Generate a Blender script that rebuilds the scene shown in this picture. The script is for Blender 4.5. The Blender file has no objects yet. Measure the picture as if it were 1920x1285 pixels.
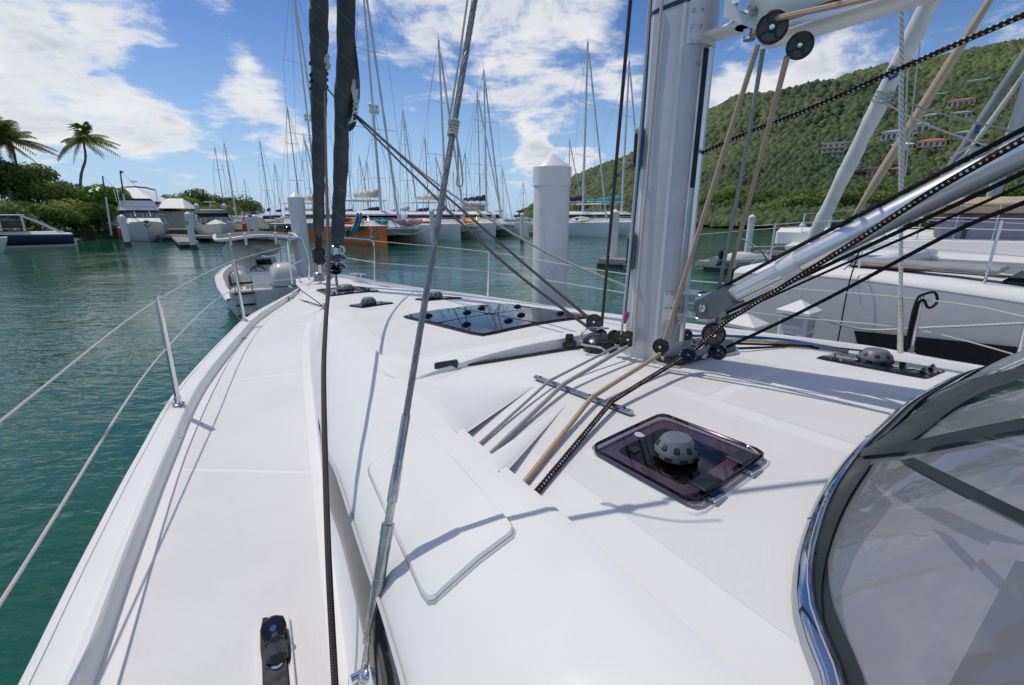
import bpy, math, random
import numpy as np
from mathutils import Vector, Matrix
random.seed(7); RNG = np.random.default_rng(7)
R = math.radians

# ------------------------------------------------------------ camera, sky, sun, exposure
scene = bpy.context.scene
COL = scene.collection
ZC = 2.7                                   # eye height above the water
PITCH = R(15.8)
cam_data = bpy.data.cameras.new("camera"); cam = bpy.data.objects.new("camera", cam_data); COL.objects.link(cam)
cam.location = (0, 0, ZC); cam.rotation_euler = (R(90) - PITCH, 0, 0)
cam_data.sensor_width = 36; cam_data.lens = 16; cam_data.clip_start = .02; cam_data.clip_end = 20000
scene.camera = cam

SUN_EL, SUN_AZ = R(60), math.atan2(-.82, .57)      # azimuth from +Y towards +X
sun_data = bpy.data.lights.new("sun", 'SUN'); sun_data.energy = 3.35; sun_data.angle = R(.53); sun_data.color = (1, .93, .82)
sun = bpy.data.objects.new("sun", sun_data); COL.objects.link(sun)
sd = Vector((math.sin(SUN_AZ)*math.cos(SUN_EL), math.cos(SUN_AZ)*math.cos(SUN_EL), math.sin(SUN_EL)))
sun.rotation_euler = sd.to_track_quat('Z', 'Y').to_euler(); sun.location = (0, 0, 60)
scene.view_settings.view_transform = 'Standard'; scene.view_settings.look = 'None'
scene.view_settings.exposure = -.55; scene.view_settings.gamma = 1
scene.cycles.max_bounces = 7; scene.cycles.transparent_max_bounces = 12
scene.cycles.sample_clamp_indirect = 4; scene.cycles.caustics_reflective = False; scene.cycles.caustics_refractive = False
scene.cycles.use_denoising = True

FPX = 16/36*1920; CP, SP = math.cos(PITCH), math.sin(PITCH)
def ray(px, py):
    u = (px-960)/FPX; v = (py-642.5)/FPX; hf = CP-v*SP
    return u/hf, (-SP-v*CP)/hf
def at(px, py, D):                         # the point of the place at forward distance D
    a, b = ray(px, py); return np.array([a*D, D, b*D+ZC])
def atd(px, py, d):                        # ... at d metres below eye level
    a, b = ray(px, py); return at(px, py, -d/b)
def atz(px, py, z): return atd(px, py, ZC-z)
def dirv(px, py):
    a, b = ray(px, py); v = np.array([a, 1, b]); return v/np.linalg.norm(v)

class NT:
    """small helper round a node tree"""
    def __init__(s, tree): s.t = tree; s.n = tree.nodes; s.l = tree.links
    def node(s, kind, ins=(), **kw):
        n = s.n.new(kind)
        for k, v in kw.items(): setattr(n, k, v)
        for k, v in dict(ins).items(): s.put(n.inputs[k], v)
        return n
    def put(s, sock, v):
        if hasattr(v, 'is_output') or isinstance(v, bpy.types.NodeSocket): s.l.new(v, sock)
        elif v is not None: sock.default_value = v
    def math(s, op, a, b=0.0, c=None, clamp=False):
        n = s.n.new('ShaderNodeMath'); n.operation = op; n.use_clamp = clamp
        s.put(n.inputs[0], a); s.put(n.inputs[1], b)
        if c is not None: s.put(n.inputs[2], c)
        return n.outputs[0]
    def vmath(s, op, a, b=None):
        n = s.n.new('ShaderNodeVectorMath'); n.operation = op
        s.put(n.inputs[0], a)
        if b is not None: s.put(n.inputs[3 if op == 'SCALE' else 1], b)
        return n.outputs[1] if op in ('DOT_PRODUCT', 'LENGTH') else n.outputs[0]
    def noise(s, vec, scale, detail=4, rough=.55, dist=0, lac=2.0):
        n = s.n.new('ShaderNodeTexNoise'); s.put(n.inputs['Vector'], vec)
        n.inputs['Scale'].default_value = scale; n.inputs['Detail'].default_value = detail
        n.inputs['Roughness'].default_value = rough; n.inputs['Distortion'].default_value = dist
        n.inputs['Lacunarity'].default_value = lac
        return n.outputs[0]
    def smooth(s, v, lo, hi, a=0.0, b=1.0):
        n = s.n.new('ShaderNodeMapRange'); n.interpolation_type = 'SMOOTHSTEP'
        s.put(n.inputs[0], v); n.inputs[1].default_value = lo; n.inputs[2].default_value = hi
        n.inputs[3].default_value = a; n.inputs[4].default_value = b
        return n.outputs[0]
    def mix(s, f, a, b):
        n = s.n.new('ShaderNodeMix'); n.data_type = 'RGBA'
        s.put(n.inputs[0], f); s.put(n.inputs[6], c4(a)); s.put(n.inputs[7], c4(b))
        return n.outputs[2]
def c4(c):
    return c if isinstance(c, bpy.types.NodeSocket) else (*c[:3], 1.0)

def make_world():
    w = bpy.data.worlds.new("World"); scene.world = w; w.use_nodes = True
    t = NT(w.node_tree); t.n.clear()
    sky = t.node('ShaderNodeTexSky', sky_type='NISHITA'); sky.sun_disc = False
    sky.sun_elevation = SUN_EL; sky.sun_rotation = SUN_AZ; sky.air_density = 1.0; sky.dust_density = .3; sky.ozone_density = 3.0
    hs = t.node('ShaderNodeHueSaturation', {'Hue': .512, 'Saturation': 1.26, 'Value': .98, 'Color': sky.outputs[0]})
    d = t.node('ShaderNodeTexCoord').outputs['Generated']
    sep = t.node('ShaderNodeSeparateXYZ', {0: d}); z = sep.outputs[2]
    zz = t.math('ADD', t.math('MAXIMUM', z, 0.0), .20)
    p = t.node('ShaderNodeCombineXYZ', {0: t.math('DIVIDE', sep.outputs[0], zz), 1: t.math('DIVIDE', sep.outputs[1], zz), 2: 3.7}).outputs[0]
    warp = t.node('ShaderNodeTexNoise', {'Vector': p, 'Scale': 1.9, 'Detail': 4.0}).outputs[1]
    p2 = t.vmath('ADD', p, t.vmath('SCALE', t.vmath('SUBTRACT', warp, (.5, .5, .5)), .40))
    n1 = t.noise(p2, 2.1, 10, .60)
    n2 = t.noise(p2, 6.0, 8, .64)
    cov = t.math('ADD', t.math('ADD', n1, .055), t.math('MULTIPLY', t.math('SUBTRACT', n2, .5), .50))
    # where the larger banks and the open blue lie: (direction through a point of the photograph, radius in degrees, amount)
    for (q, rad, amt) in CLOUDS:
        c = dirv(*q); dp = t.vmath('DOT_PRODUCT', d, tuple(c))
        cov = t.math('ADD', cov, t.smooth(dp, math.cos(R(rad*1.2)), math.cos(R(rad*.2)), 0, amt))
    a = t.smooth(cov, .505, .745)
    thick = t.smooth(cov, .60, .88)
    a = t.math('MULTIPLY', a, t.smooth(z, .01, .09))
    n3 = t.noise(t.vmath('ADD', p2, (.10*sd.x*2, .10*sd.y*2, 0)), 2.4, 7, .6)
    sh = t.math('MULTIPLY', thick, t.smooth(n3, .36, .68))
    ccol = t.mix(sh, (8.4, 8.4, 8.5), (5.4, 5.6, 6.2))
    haze = t.smooth(z, -.05, .36, 1, 0)
    skyc = t.mix(t.math('MULTIPLY', haze, .80), hs.outputs[0], (3.6, 5.6, 8.6))
    col = t.mix(t.math('MULTIPLY', a, .94), skyc, ccol)
    bg = t.node('ShaderNodeBackground', {'Color': col, 'Strength': .15})
    t.node('ShaderNodeOutputWorld', {'Surface': bg.outputs[0]})
CLOUDS = [((70, 40), 6, .07), ((30, 150), 7, .09), ((140, 215), 5.5, .13), ((20, 300), 6, .12), ((240, 230), 4.5, .16), ((330, 275), 5, .20), ((420, 100), 3, .12), ((470, 150), 3, .12), ((240, 45), 3.5, .19), ((480, 250), 5, .20), ((390, 160), 2, .10),
          ((900, 60), 8, .10), ((1040, 50), 7, .08), ((800, 150), 5, .08), ((960, 150), 4, .06), ((1590, 100), 5.5, .12), ((1430, 160), 5, .11), ((1345, 190), 3.5, .12), ((1000, 283), 2.4, .24), ((1180, 160), 3.5, .16), ((1100, 318), 2.8, .20), ((1880, 70), 5, .05),
          ((340, 110), 5, -.18), ((1260, 60), 6, -.20), ((520, 50), 4, -.18), ((1180, 260), 5, -.10), ((860, 270), 7, -.18), ((330, 410), 12, -.22), ((700, 400), 15, -.20), ((200, 310), 4, -.12), ((1500, 40), 5, -.16), ((1720, 60), 5, -.14), ((130, 110), 3, -.10), ((410, 220), 3, -.10), ((640, 200), 4, -.08)]
make_world()

# ------------------------------------------------------------ materials
MATS = {}
def mat(name, color=(.8, .8, .8), rough=.5, metal=0.0, var=0.0, vscale=8.0, bump=0.0, bscale=200.0, spec=.5, coat=0.0, dirt=None, dscale=3.0, damt=.5, alpha=1.0, trans=0.0, emit=None):
    if name in MATS: return MATS[name]
    m = bpy.data.materials.new(name); m.use_nodes = True; MATS[name] = m
    t = NT(m.node_tree); b = t.n['Principled BSDF']
    b.inputs['Base Color'].default_value = c4(color); b.inputs['Roughness'].default_value = rough; b.inputs['Metallic'].default_value = metal
    b.inputs['Specular IOR Level'].default_value = spec; b.inputs['Coat Weight'].default_value = coat; b.inputs['Coat Roughness'].default_value = .08
    b.inputs['Alpha'].default_value = alpha; b.inputs['Transmission Weight'].default_value = trans
    if emit: b.inputs['Emission Color'].default_value = c4(emit[:3]); b.inputs['Emission Strength'].default_value = emit[3]
    if var or bump or dirt:
        co = t.node('ShaderNodeTexCoord').outputs['Object']
        col = None
        if var:
            n = t.noise(co, vscale, 5, .6)
            f = t.smooth(n, .3, .7)
            lo = [max(0, c*(1-var)) for c in color]; hi = [min(1, c*(1+var*.7)) for c in color]
            col = t.mix(f, lo, hi)
        if dirt:
            n = t.noise(co, dscale, 7, .65, 1.2)
            f = t.math('MULTIPLY', t.smooth(n, .52, .75), damt)
            col = t.mix(f, col if col is not None else color, dirt)
        if col is not None: t.put(b.inputs['Base Color'], col)
        if var: 
            t.put(b.inputs['Roughness'], t.smooth(t.noise(co, vscale*1.7, 4), .3, .7, max(.02, rough*.8), min(1, rough*1.2)))
        if bump:
            bn = t.node('ShaderNodeBump', {'Height': t.noise(co, bscale, 3), 'Strength': bump, 'Distance': .002})
            t.put(b.inputs['Normal'], bn.outputs[0])
    return m

# ------------------------------------------------------------ mesh building
class MB:
    def __init__(s): s.v = []; s.f = []; s.uv = []; s.n = 0; s.has_uv = False; s.mi = []; s.cur = 0
    def add(s, verts, faces, uvs=None):
        verts = np.asarray(verts, float).reshape(-1, 3)
        s.v.append(verts)
        for i, f in enumerate(faces):
            s.f.append([k+s.n for k in f]); s.mi.append(s.cur)
            s.uv.append(uvs[i] if uvs is not None else None)
        if uvs is not None: s.has_uv = True
        s.n += len(verts); return s
    def box(s, c, size, ax=None, bev=0.0):
        """box centred on c; ax = 3 unit axes (rows)"""
        ax = np.eye(3) if ax is None else np.asarray(ax, float); h = np.asarray(size, float)/2
        if bev:
            bev = min(bev, h.min()*.95)
            V = []; 
            for sx in (-1, 1):
                for sy in (-1, 1):
                    for sz in (-1, 1):
                        V += [(sx*h[0], sy*(h[1]-bev), sz*(h[2]-bev)), (sx*(h[0]-bev), sy*h[1], sz*(h[2]-bev)), (sx*(h[0]-bev), sy*(h[1]-bev), sz*h[2])]
            V = np.array(V)
            def I(sx, sy, sz, k): return ((sx > 0)*4+(sy > 0)*2+(sz > 0))*3+k
            Fc = []
            for k in range(3):
                a, b = [(1, 2), (2, 0), (0, 1)][k]
                for sg in (-1, 1):
                    q = []
                    for (p, r) in ((-1, -1), (1, -1), (1, 1), (-1, 1)):
                        e = [0, 0, 0]; e[k] = sg; e[a] = p; e[b] = r; q.append(I(*e, k))
                    Fc.append(q if sg > 0 else q[::-1])
            for k in range(3):
                a, b = [(1, 2), (2, 0), (0, 1)][k]
                for p in (-1, 1):
                    for r in (-1, 1):
                        e0 = [0, 0, 0]; e1 = [0, 0, 0]; e0[k] = -1; e1[k] = 1
                        for e in (e0, e1): e[a] = p; e[b] = r
                        q = [I(*e0, a), I(*e1, a), I(*e1, b), I(*e0, b)]
                        Fc.append(q if p*r > 0 else q[::-1])
            for sx in (-1, 1):
                for sy in (-1, 1):
                    for sz in (-1, 1):
                        q = [I(sx, sy, sz, k) for k in range(3)]; Fc.append(q if sx*sy*sz > 0 else q[::-1])
        else:
            V = np.array([(x*h[0], y*h[1], z*h[2]) for x in (-1, 1) for y in (-1, 1) for z in (-1, 1)])
            Fc = [(0, 1, 3, 2), (4, 6, 7, 5), (0, 4, 5, 1), (2, 3, 7, 6), (0, 2, 6, 4), (1, 5, 7, 3)]
        return s.add(V@ax+np.asarray(c, float), Fc)
    def tube(s, pts, r, seg=10, caps=True, closed=False, squash=None, up=None):
        pts = np.asarray(pts, float); n = len(pts)
        rr = np.full(n, r, float) if np.isscalar(r) else np.asarray(r, float)
        T = np.gradient(pts, axis=0)
        if closed: T = np.roll(pts, -1, 0)-np.roll(pts, 1, 0)
        T /= np.linalg.norm(T, axis=1)[:, None]+1e-12
        a = np.array(up, float) if up is not None else (np.array([0, 0, 1.]) if abs(T[0][2]) < .9 else np.array([1., 0, 0]))
        V = np.zeros((n, seg, 3)); ang = np.arange(seg)*2*math.pi/seg
        for i in range(n):
            a = a-T[i]*(a@T[i]); a /= np.linalg.norm(a)+1e-12
            b = np.cross(T[i], a)
            q = squash if squash else (1, 1)
            V[i] = pts[i]+rr[i]*(np.cos(ang)[:, None]*a*q[0]+np.sin(ang)[:, None]*b*q[1])
        L = np.concatenate([[0], np.cumsum(np.linalg.norm(np.diff(pts, axis=0), axis=1))])
        Fc = []; U = []
        m = n if closed else n-1
        for i in range(m):
            j = (i+1) % n
            for k in range(seg):
                k2 = (k+1) % seg
                Fc.append((i*seg+k, i*seg+k2, j*seg+k2, j*seg+k))
                l0, l1 = L[i], (L[j] if j > i else L[i]+.01)
                U.append(((k/seg, l0), ((k+1)/seg, l0), ((k+1)/seg, l1), (k/seg, l1)))
        if caps and not closed:
            Fc.append(tuple(range(seg))[::-1]); U.append([(0, 0)]*seg)
            Fc.append(tuple((n-1)*seg+k for k in range(seg))); U.append([(0, 0)]*seg)
        return s.add(V.reshape(-1, 3), Fc, U)
    def lathe(s, prof, c=(0, 0, 0), ax=(0, 0, 1), seg=20, ref=None):
        """prof: list of (radius, height) along ax from c"""
        z = np.array(ax, float); z /= np.linalg.norm(z)
        x = np.array(ref, float) if ref is not None else (np.array([1., 0, 0]) if abs(z[0]) < .9 else np.array([0, 1., 0]))
        x -= z*(x@z); x /= np.linalg.norm(x); y = np.cross(z, x)
        ang = np.arange(seg)*2*math.pi/seg; V = []; Fc = []
        for (r, h) in prof: V.append(np.asarray(c, float)+z*h+max(r, 1e-5)*(np.cos(ang)[:, None]*x+np.sin(ang)[:, None]*y))
        for i in range(len(prof)-1):
            for k in range(seg):
                k2 = (k+1) % seg; Fc.append((i*seg+k, i*seg+k2, (i+1)*seg+k2, (i+1)*seg+k))
        Fc.append(tuple(range(seg))[::-1]); Fc.append(tuple((len(prof)-1)*seg+k for k in range(seg)))
        return s.add(np.array(V).reshape(-1, 3), Fc)
    def loft(s, curves, flip=False, close=False, caps=False):
        A = np.asarray(curves, float); m, n = A.shape[:2]; Fc = []
        for i in range(m if close else m-1):
            for k in range(n-1):
                i2 = (i+1) % m
                q = (i*n+k, i*n+k+1, i2*n+k+1, i2*n+k); Fc.append(q[::-1] if flip else q)
        if caps:
            Fc.append(tuple(i*n for i in range(m))); Fc.append(tuple(i*n+n-1 for i in range(m))[::-1])
        return s.add(A.reshape(-1, 3), Fc)
    def prism(s, poly, vec):
        """closed polygon (n,3) extruded along vec"""
        p = np.asarray(poly, float); n = len(p); q = p+np.asarray(vec, float)
        Fc = [tuple(range(n))[::-1], tuple(range(n, 2*n))]+[(i, (i+1) % n, n+(i+1) % n, n+i) for i in range(n)]
        return s.add(np.vstack([p, q]), Fc)
    def ball(s, c, r, seg=12, rings=8, ax=None):
        r = np.array([r, r, r], float) if np.isscalar(r) else np.asarray(r, float)
        V = []; Fc = []
        for i in range(rings+1):
            th = math.pi*i/rings
            for k in range(seg):
                ph = 2*math.pi*k/seg; V.append((math.sin(th)*math.cos(ph)*r[0], math.sin(th)*math.sin(ph)*r[1], math.cos(th)*r[2]))
        V = np.array(V)
        if ax is not None: V = V@np.asarray(ax)
        for i in range(rings):
            for k in range(seg):
                k2 = (k+1) % seg; Fc.append((i*seg+k, (i+1)*seg+k, (i+1)*seg+k2, i*seg+k2))
        return s.add(V+np.asarray(c, float), Fc)
    def verts(s): return np.vstack(s.v)

def world_of(o):
    m = o.matrix_basis.copy()
    while o.parent is not None: o = o.parent; m = o.matrix_basis @ m
    return m
def obj(name, mb, material, parent=None, smooth=True, local=False, sharp=35, **tags):
    """one mesh object; world coordinates unless local"""
    V = mb.verts(); me = bpy.data.meshes.new(name)
    o = bpy.data.objects.new(name, me); COL.objects.link(o)
    if parent is not None:
        o.parent = parent
        if not local:
            M = np.array(world_of(parent).inverted()); V = V@M[:3, :3].T+M[:3, 3]
    elif not local:
        c = np.array([(V[:, 0].min()+V[:, 0].max())/2, (V[:, 1].min()+V[:, 1].max())/2, V[:, 2].min()]); o.location = c; V = V-c
    nl = np.array([len(f) for f in mb.f], np.int32); flat = np.concatenate([np.asarray(f, np.int32) for f in mb.f])
    me.vertices.add(len(V)); me.vertices.foreach_set('co', V.astype(np.float32).ravel())
    me.loops.add(len(flat)); me.loops.foreach_set('vertex_index', flat)
    me.polygons.add(len(nl)); me.polygons.foreach_set('loop_start', np.concatenate([[0], np.cumsum(nl)[:-1]]).astype(np.int32))
    if mb.has_uv:
        u = me.uv_layers.new(name='UVMap'); buf = []
        for f, q in zip(mb.f, mb.uv): buf.extend(q if q is not None else [(0, 0)]*len(f))
        u.data.foreach_set('uv', np.asarray(buf, np.float32).ravel())
    me.update(calc_edges=True)
    me.polygons.foreach_set('use_smooth', [bool(smooth)]*len(nl))
    ms = material if isinstance(material, (list, tuple)) else [material]
    for m in ms: me.materials.append(MATS[m] if isinstance(m, str) else m)
    if len(ms) > 1: me.polygons.foreach_set('material_index', np.asarray(mb.mi, np.int32))
    me.validate()
    if smooth and sharp: 
        try: me.set_sharp_from_angle(angle=R(sharp))
        except Exception: pass
    tag(o, **tags)
    return o
def tag(o, label=None, cat=None, group=None, kind=None):
    if label: o['label'] = label
    if cat: o['category'] = cat
    if group: o['group'] = group
    if kind: o['kind'] = kind
    return o
def thing(name, loc=(0, 0, 0), rz=0, label=None, cat=None, group=None, scale=1):
    o = bpy.data.objects.new(name, None); COL.objects.link(o); o.location = tuple(loc); o.rotation_euler = (0, 0, rz); o.scale = (scale,)*3
    o.empty_display_size = .2
    return tag(o, label, cat, group)
def copy_tree(o, parent=None):
    c = o.copy(); COL.objects.link(c); c.parent = parent
    for ch in list(o.children): copy_tree(ch, c)
    return c
def cr(pts, n, closed=False):
    """Catmull-Rom through pts, resampled evenly to n points"""
    P = np.asarray(pts, float); m = len(P)
    if m == 2: return P[0]+(P[1]-P[0])*np.linspace(0, 1, n)[:, None]
    Q = np.vstack([2*P[0]-P[1], P, 2*P[-1]-P[-2]]); out = []
    for i in range(m-1):
        p0, p1, p2, p3 = Q[i:i+4]
        for t in np.linspace(0, 1, 24, endpoint=False):
            out.append(.5*((2*p1)+(-p0+p2)*t+(2*p0-5*p1+4*p2-p3)*t*t+(-p0+3*p1-3*p2+p3)*t**3))
    out.append(P[-1]); out = np.array(out)
    L = np.concatenate([[0], np.cumsum(np.linalg.norm(np.diff(out, axis=0), axis=1))])
    q = np.linspace(0, L[-1], n)
    return np.stack([np.interp(q, L, out[:, k]) for k in range(P.shape[1])], 1)
def unit(v): v = np.asarray(v, float); return v/(np.linalg.norm(v)+1e-12)
def frame(z, up=(0, 0, 1)):
    """rows: x, y, z axes with z along the given direction"""
    z = unit(z); u = np.array(up, float)
    if abs(z@u) > .97: u = np.array([1., 0, 0])
    x = unit(np.cross(u, z)); y = np.cross(z, x); return np.array([x, y, z])
def txt(name, body, size, loc, rows, material, parent, extrude=.002, align='CENTER', local=False):
    """lettering as a mesh; rows = x (reading), y (up), z (out) axes in the parent's frame or the world"""
    cu = bpy.data.curves.new(name, 'FONT'); cu.body = body; cu.size = size; cu.extrude = extrude; cu.align_x = align; cu.align_y = 'CENTER'
    tmp = bpy.data.objects.new(name+'_tmp', cu); COL.objects.link(tmp)
    dg = bpy.context.evaluated_depsgraph_get(); me = bpy.data.meshes.new_from_object(tmp.evaluated_get(dg))
    V = np.zeros(len(me.vertices)*3, np.float32); me.vertices.foreach_get('co', V); V = V.reshape(-1, 3)@np.asarray(rows, float)+np.asarray(loc, float)
    if parent is not None and not local:
        M = np.array(world_of(parent).inverted()); V = V@M[:3, :3].T+M[:3, 3]
    me.vertices.foreach_set('co', V.astype(np.float32).ravel()); me.update()
    bpy.data.objects.remove(tmp); bpy.data.curves.remove(cu)
    me.materials.clear(); me.materials.append(MATS[material])
    o = bpy.data.objects.new(name, me); COL.objects.link(o); o.parent = parent
    return o
# ------------------------------------------------------------ shared materials
mat('gelcoat', (.795, .785, .765), .50, spec=.35, coat=.0, var=.025, vscale=2.2)
mat('antiskid', (.735, .727, .708), .66, var=.03, vscale=2.0, bump=.5, bscale=420, dirt=(.66, .64, .58), dscale=1.7, damt=.35)
mat('gelcoat_old', (.82, .805, .77), .35, var=.05, vscale=1.5, dirt=(.5, .48, .42), damt=.18)
mat('gelcoat_grey', (.52, .53, .55), .28, coat=.3)
mat('steel', (.72, .72, .73), .12, 1.0, var=.08, vscale=30)
mat('steel_worn', (.55, .54, .52), .26, 1.0, var=.18, vscale=60, dirt=(.25, .16, .09), dscale=26, damt=.35)
mat('wire', (.34, .33, .31), .36, 1.0, var=.15, vscale=80)
mat('aluminium', (.56, .57, .59), .42, .35, var=.04, vscale=5)
mat('aluminium_bright', (.74, .75, .76), .33, .80)
mat('white_alu', (.74, .75, .76), .35, .1, var=.04, vscale=3)
mat('black_plastic', (.014, .015, .019), .27, var=.2, vscale=20)
mat('black_gloss', (.008, .009, .012), .08, coat=.5)
mat('rubber', (.012, .012, .012), .7)
mat('grey_plastic', (.15, .165, .19), .42, var=.12, vscale=14, bump=.2, bscale=300)
mat('joint', (.42, .42, .42), .6)
mat('dark_void', (.01, .01, .011), .6)
mat('hatch_glass', (.005, .009, .022), .03, spec=.28)
mat('window_dark', (.012, .013, .016), .08, spec=.45)
mat('white_paint', (.78, .78, .77), .4, var=.04, vscale=2)
mat('white_cloth', (.74, .74, .72), .75, var=.08, vscale=4, bump=.3, bscale=30)
mat('red_paint', (.55, .03, .025), .4)
mat('navy', (.008, .014, .045), .12, coat=.6)
mat('navy_cloth', (.012, .022, .07), .75, var=.2, vscale=5)
mat('teal_cloth', (.02, .34, .38), .7, var=.12, vscale=4)
mat('orange_hull', (.78, .17, .03), .28, coat=.3, var=.05, vscale=1)
mat('teal_hull', (.016, .28, .32), .28, coat=.3)
mat('beige', (.62, .55, .44), .6, var=.06, vscale=4)
mat('tan_cloth', (.50, .40, .27), .7, var=.1, vscale=3)
mat('wood_deck', (.34, .30, .25), .75, var=.25, vscale=6, dirt=(.18, .16, .14), damt=.4)
mat('teak', (.36, .22, .10), .55, var=.25, vscale=9)
mat('concrete', (.42, .41, .39), .85, var=.15, vscale=3, dirt=(.2, .19, .17), damt=.4)
mat('pile_white', (.80, .79, .77), .45, var=.035, vscale=2, dirt=(.50, .47, .40), dscale=2.3, damt=.6, bump=.6, bscale=18)
mat('weed', (.10, .085, .05), .85, var=.4, vscale=9, dirt=(.30, .17, .07), dscale=6, damt=.6); mat('pile_cap', (.82, .82, .81), .42, var=.02)
mat('grey_cover', (.30, .31, .32), .8, var=.15, vscale=3)
mat('stone', (.30, .24, .17), .9, var=.3, vscale=2)
mat('yellow_paint', (.70, .42, .03), .45)
mat('blue_paint', (.02, .08, .30), .5)
mat('skin', (.34, .19, .12), .55)
mat('red_cloth', (.50, .07, .06), .8)
mat('mast_paint', (.72, .73, .74), .4, var=.04)
mat('mast_alu', (.42, .43, .45), .45, .5)
mat('mast_dark', (.06, .065, .07), .5)
mat('stay', (.10, .105, .115), .5, .3)
mat('lilac_glass', (.30, .26, .36), .12, spec=.6)
mat('smoke_glass', (.05, .055, .06), .06, spec=.6)
mat('pink_cloth', (.38, .30, .33), .8, var=.15, vscale=6)
mat('kayak_orange', (.78, .13, .02), .35)
mat('kayak_yellow', (.80, .48, .03), .35)
mat('kayak_blue', (.01, .12, .34), .35)
mat('kayak_teal', (.02, .30, .42), .35)

def rope_mat(name, base, second, k=2, per=.02, thr=.35, fleck=None, twist=0):
    """braid on the tube's own coordinates: u round, v metres along"""
    m = bpy.data.materials.new(name); m.use_nodes = True; MATS[name] = m
    t = NT(m.node_tree); b = t.n['Principled BSDF']; b.inputs['Roughness'].default_value = .8; b.inputs['Specular IOR Level'].default_value = .2
    s = t.node('ShaderNodeSeparateXYZ', {0: t.node('ShaderNodeTexCoord').outputs['UV']})
    u = t.math('MULTIPLY', s.outputs[0], 2*math.pi*k); v = t.math('MULTIPLY', s.outputs[1], 2*math.pi/per)
    if twist:
        w = t.math('SINE', t.math('ADD', u, v)); h = w
    else:
        w = t.math('MULTIPLY', t.math('SINE', t.math('ADD', u, v)), t.math('SINE', t.math('SUBTRACT', u, v))); h = w
    f = t.smooth(w, thr-.15, thr+.15)
    col = t.mix(f, base, second)
    if fleck:
        q = t.math('SINE', t.math('MULTIPLY', s.outputs[1], 2*math.pi/(per*3.1)))
        col = t.mix(f, base, t.mix(t.math('GREATER_THAN', q, .45), second, fleck))
    t.put(b.inputs['Base Color'], col)
    bn = t.node('ShaderNodeBump', {'Height': h, 'Strength': .5, 'Distance': .002}); t.put(b.inputs['Normal'], bn.outputs[0])
    return m
rope_mat('rope_grey', (.30, .30, .30), (.42, .42, .42), 4, .012, .1)
rope_mat('rope_tan', (.46, .34, .24), (.56, .44, .32), 4, .012, .1)
rope_mat('rope_fleck', (.010, .016, .018), (.66, .64, .56), 2, .026, .55, fleck=(.66, .20, .06))
rope_mat('rope_black', (.012, .012, .014), (.035, .035, .04), 4, .012, .1)
rope_mat('rope_dark', (.055, .045, .042), (.12, .105, .10), 4, .012, .1)
rope_mat('rope_white', (.55, .54, .50), (.72, .71, .68), 4, .012, .1)
rope_mat('rope_blue', (.012, .12, .30), (.03, .20, .42), 4, .014, .1)
rope_mat('rope_laid', (.50, .50, .48), (.78, .78, .76), 3, .03, .0, twist=1)

def clear_mat(name, tint, refl=.08, rough=.02, body=None, bodyf=0.0, dots=0):
    """thin tinted pane: tinted see-through plus a fresnel mirror and, for printed film, an opaque dot screen"""
    m = bpy.data.materials.new(name); m.use_nodes = True; MATS[name] = m
    t = NT(m.node_tree); t.n.clear()
    tr = t.node('ShaderNodeBsdfTransparent', {'Color': c4(tint)}).outputs[0]
    if body:
        df = t.node('ShaderNodeBsdfDiffuse', {'Color': c4(body)}).outputs[0]
        mx = t.node('ShaderNodeMixShader', {0: bodyf, 1: tr, 2: df}); tr = mx.outputs[0]
    gn = t.node('ShaderNodeBsdfGlossy', {'Color': (1, 1, 1, 1), 'Roughness': rough}); gl = gn.outputs[0]
    fn = t.node('ShaderNodeFresnel', {'IOR': 1.5}); fr = fn.outputs[0]
    if dots:                                # soft film: shallow ripples bend the reflections
        co = t.node('ShaderNodeTexCoord').outputs['Object']; bn = t.node('ShaderNodeBump', {'Height': t.noise(co, 5.0, 3, .5), 'Strength': dots, 'Distance': .02})
        t.put(gn.inputs['Normal'], bn.outputs[0]); t.put(fn.inputs['Normal'], bn.outputs[0])
    mx = t.node('ShaderNodeMixShader', {0: t.math('ADD', fr, refl, clamp=True), 1: tr, 2: gl})
    t.node('ShaderNodeOutputMaterial', {'Surface': mx.outputs[0]})
    return m
clear_mat('tinted_pane', (.31, .26, .33), .0)
clear_mat('hood_film', (.55, .55, .61), .012, .015, (.52, .52, .59), .28, dots=.25)
clear_mat('boat_glass', (.25, .32, .33), .03)
clear_mat('clear_vinyl', (.75, .78, .75), .02, .05, (.5, .55, .45), .2)

# ------------------------------------------------------------ the water
def water_mat():
    m = bpy.data.materials.new('harbour_water'); m.use_nodes = True; MATS['harbour_water'] = m
    t = NT(m.node_tree); b = t.n['Principled BSDF']
    co = t.node('ShaderNodeTexCoord').outputs['Object']
    mp = t.node('ShaderNodeMapping', {'Vector': co}); mp.inputs['Rotation'].default_value = (0, 0, R(16)); mp.inputs['Scale'].default_value = (.42, 1, 1)
    v = mp.outputs[0]
    n1 = t.noise(v, 3.4, 3, .5, .4); n2 = t.noise(v, 9.5, 2, .5, .3); n3 = t.noise(v, .55, 2, .5)
    gust = t.smooth(t.noise(co, .055, 3, .6), .36, .64, .22, 1.15)
    h = t.math('ADD', t.math('ADD', t.math('MULTIPLY', n1, 1.0), t.math('MULTIPLY', n2, .30)), t.math('MULTIPLY', n3, 1.5))
    bn = t.node('ShaderNodeBump', {'Height': t.math('MULTIPLY', h, gust), 'Strength': 1.0, 'Distance': .052})
    t.put(b.inputs['Normal'], bn.outputs[0])
    col = t.mix(t.smooth(t.noise(co, .035, 4, .6), .35, .68), (.0105, .082, .050), (.017, .106, .070))
    t.put(b.inputs['Base Color'], col)
    b.inputs['Roughness'].default_value = .06; b.inputs['IOR'].default_value = 1.333
water_mat()
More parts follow.
